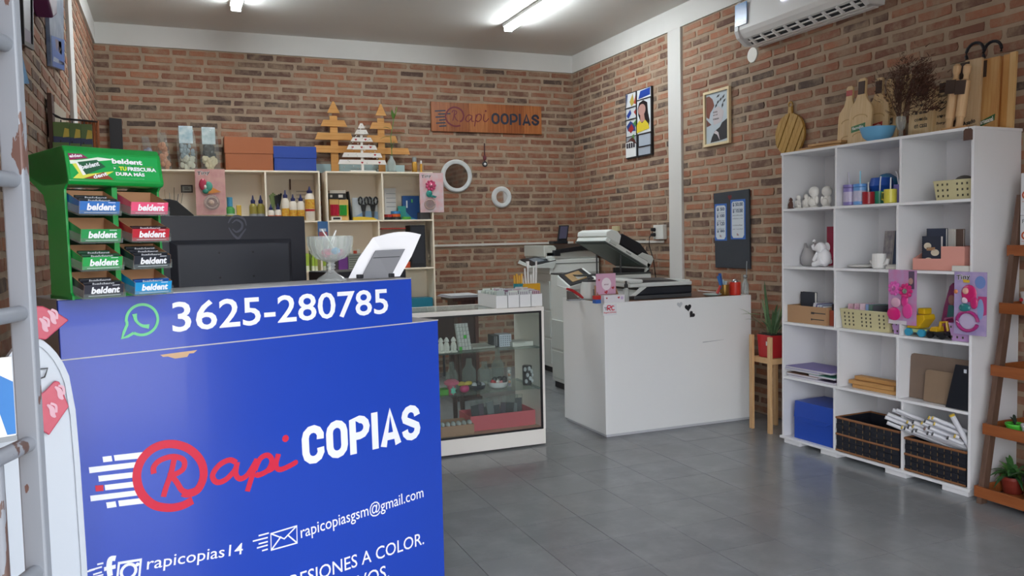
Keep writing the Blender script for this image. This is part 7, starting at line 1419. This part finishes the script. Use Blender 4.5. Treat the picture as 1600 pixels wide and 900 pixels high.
MB().prism([(-.026, 0), (.026, 0), (.026, h*.72), (.016, h*.86), (-.016, h*.86), (-.026, h*.72)], -.002, .0).obj('tag', mat('5a4036', .7), t); MB().tube([(0, -.001, h*.8), (.005, .0, h+.006), (.03, .02, h+.006)], .0016, 5).obj('string', mat('8a7a68', .7), t)
# ------------------------------------------------------------------ ladder shelf at the right edge
LF = Frame(3.868, 3.022, -90); LT = wood('8a4a22', '9c5a2e', .5, 'x', 4); LG = wood('5a4236', '6a5042', .6, 'z', 4); LL = .60
ld = thing('ladder_shelf', 'leaning ladder shelf of orange brown trays at the right edge', 'shelf unit', LF, 0, 0, 0)
for x in (.012, LL-.042):
    MB().hexa([(x, .0, 0), (x+.03, .0, 0), (x+.03, .045, 0), (x, .045, 0)], [(x, .275, 1.62), (x+.03, .275, 1.62), (x+.03, .32, 1.62), (x, .32, 1.62)]).obj('leg', LG, ld, .002)
    MB().box(x, x+.03, .385, .425, 0, 1.62).obj('rear_leg', LG, ld, .002)
TRZ = [.034, .36, .668, .995, 1.298]
for z in TRZ:
    y0 = (z+.03)*.176-.012; y1 = .38
    for a in ((y0, y0+.014), (y1-.014, y1)): MB().box(0, LL, a[0], a[1], z, z+.058).obj('tray_board', LT, ld, .002)
    for x in (0, LL-.011): MB().box(x, x+.011, y0+.014, y1-.014, z, z+.058).obj('tray_end', LT, ld, .002)
    MB().box(.045, LL-.045, y0+.014, y1-.014, z, z+.01).obj('tray_bottom', LT, ld)
def lx(u, v, y): return LF.pl(u, v, y)
ty = lambda k: (TRZ[k]+.03)*.176
# printed white boxes on the top tray
for k, (zb, lb, u) in enumerate([(TRZ[4]+.0112, 'white box with orange emblem on the top tray of the ladder shelf', 1588), (TRZ[4]+.0112+.2012, 'white box with orange emblem leaning on the lower one, ladder shelf', 1592)]):
    x = lx(u, 350-60*k, ty(4)+.025)[0]; t = thing('printed_box', lb, 'box', LF, max(x, .05), ty(4)+.02, zb); h = .20 if k == 0 else .22
    MB().box(0, .16, 0, .05, 0, h).obj('box', mat('dcdde0', .5), t, .002); text(MB(), 'FITO', .012, .09, h*.80, h*.9, -.001, .0).obj('lettering', mat('5c646c', .5), t) if k == 0 else None
    b = MB(); b.stroke([(.03+.018*math.cos(q), h*.48+.018*math.sin(q)) for q in [i*.6 for i in range(10)]], .008, -.001); b.stroke([(.048, h*.48), (.05, h*.66)], .008, -.001, sm=0); b.obj('emblem', mat('c2562c', .5), t); plate(t, 'rule', [rect(.01, .07, h*.32, h*.33)], mat('c2562c', .5)); plate(t, 'green_print', [OV(.06, h*.14, .04, h*.1)], mat('3f7a78', .5))
x, z = lx(1595, 470, ty(3)+.06); t = thing('white_cup', 'white cup with red print on the ladder shelf', 'cup', LF, x+.01, ty(3)+.125, TRZ[3]+.0115); MB().lathe([(.03, 0), (.036, .006), (.05, .10), (.045, .10), (.032, .01)], n=20).obj('cup', mat('e2e0de', .4), t); plate(t, 'red_print', [circ(-.02, .06, .01, 10)], mat('b8303a', .5), -.048)
def pot(u, k, r, h, c, label, nl, lo, L, lw, dy=.06, dr=.5, mats=None):
    x = lx(u, 700, ty(k)+dy)[0]; t = thing('potted_plant', label, 'plant', LF, x, ty(k)+dy+r*.6, TRZ[k]+.0115); MB().lathe([(r*.7, 0), (r*.74, .005), (r*.95, h*.8), (r*1.05, h*.82), (r*1.05, h), (r*.92, h), (r*.88, h*.85)], n=20).obj('pot', mat(c, .4), t); MB().lathe([(r*.9, h*.84), (.001, h*.86)], n=14).obj('soil', mat('2a201a', .9), t)
    rn = random.Random(u)
    for q in range(nl): a = rn.uniform(0, 6.28); uu = rn.uniform(.2, lo); leaf(t, (0, 0, h*.85), (uu*math.cos(a), uu*math.sin(a), 1), rn.uniform(.5, 1)*L, lw, mats[q % len(mats)], rn.uniform(.2, dr)+.2)
    return t
GM = (mat('3c6a34', .5), mat('55863f', .5), mat('2f5630', .5))
pot(1580, 1, .045, .06, '4fb83a', 'small bright green pot with a dark sprig on the ladder shelf', 4, .9, .12, .008, .05, .4, (mat('2f3a30', .5),)); pot(1604, 1, .04, .07, 'c9ccd0', 'white glassy pot beside the bright green one, cut by the edge', 3, .8, .10, .008, .05, .4, GM)
pot(1576, 0, .06, .09, '7c2f24', 'terracotta red pot with a fern on the bottom tray of the ladder shelf', 44, 1.2, .23, .012, .15, .8, GM); pot(1612, 0, .06, .12, '1c1c1e', 'black pot with a leafy plant at the right edge, bottom tray', 20, .9, .22, .018, .12, .6, GM)
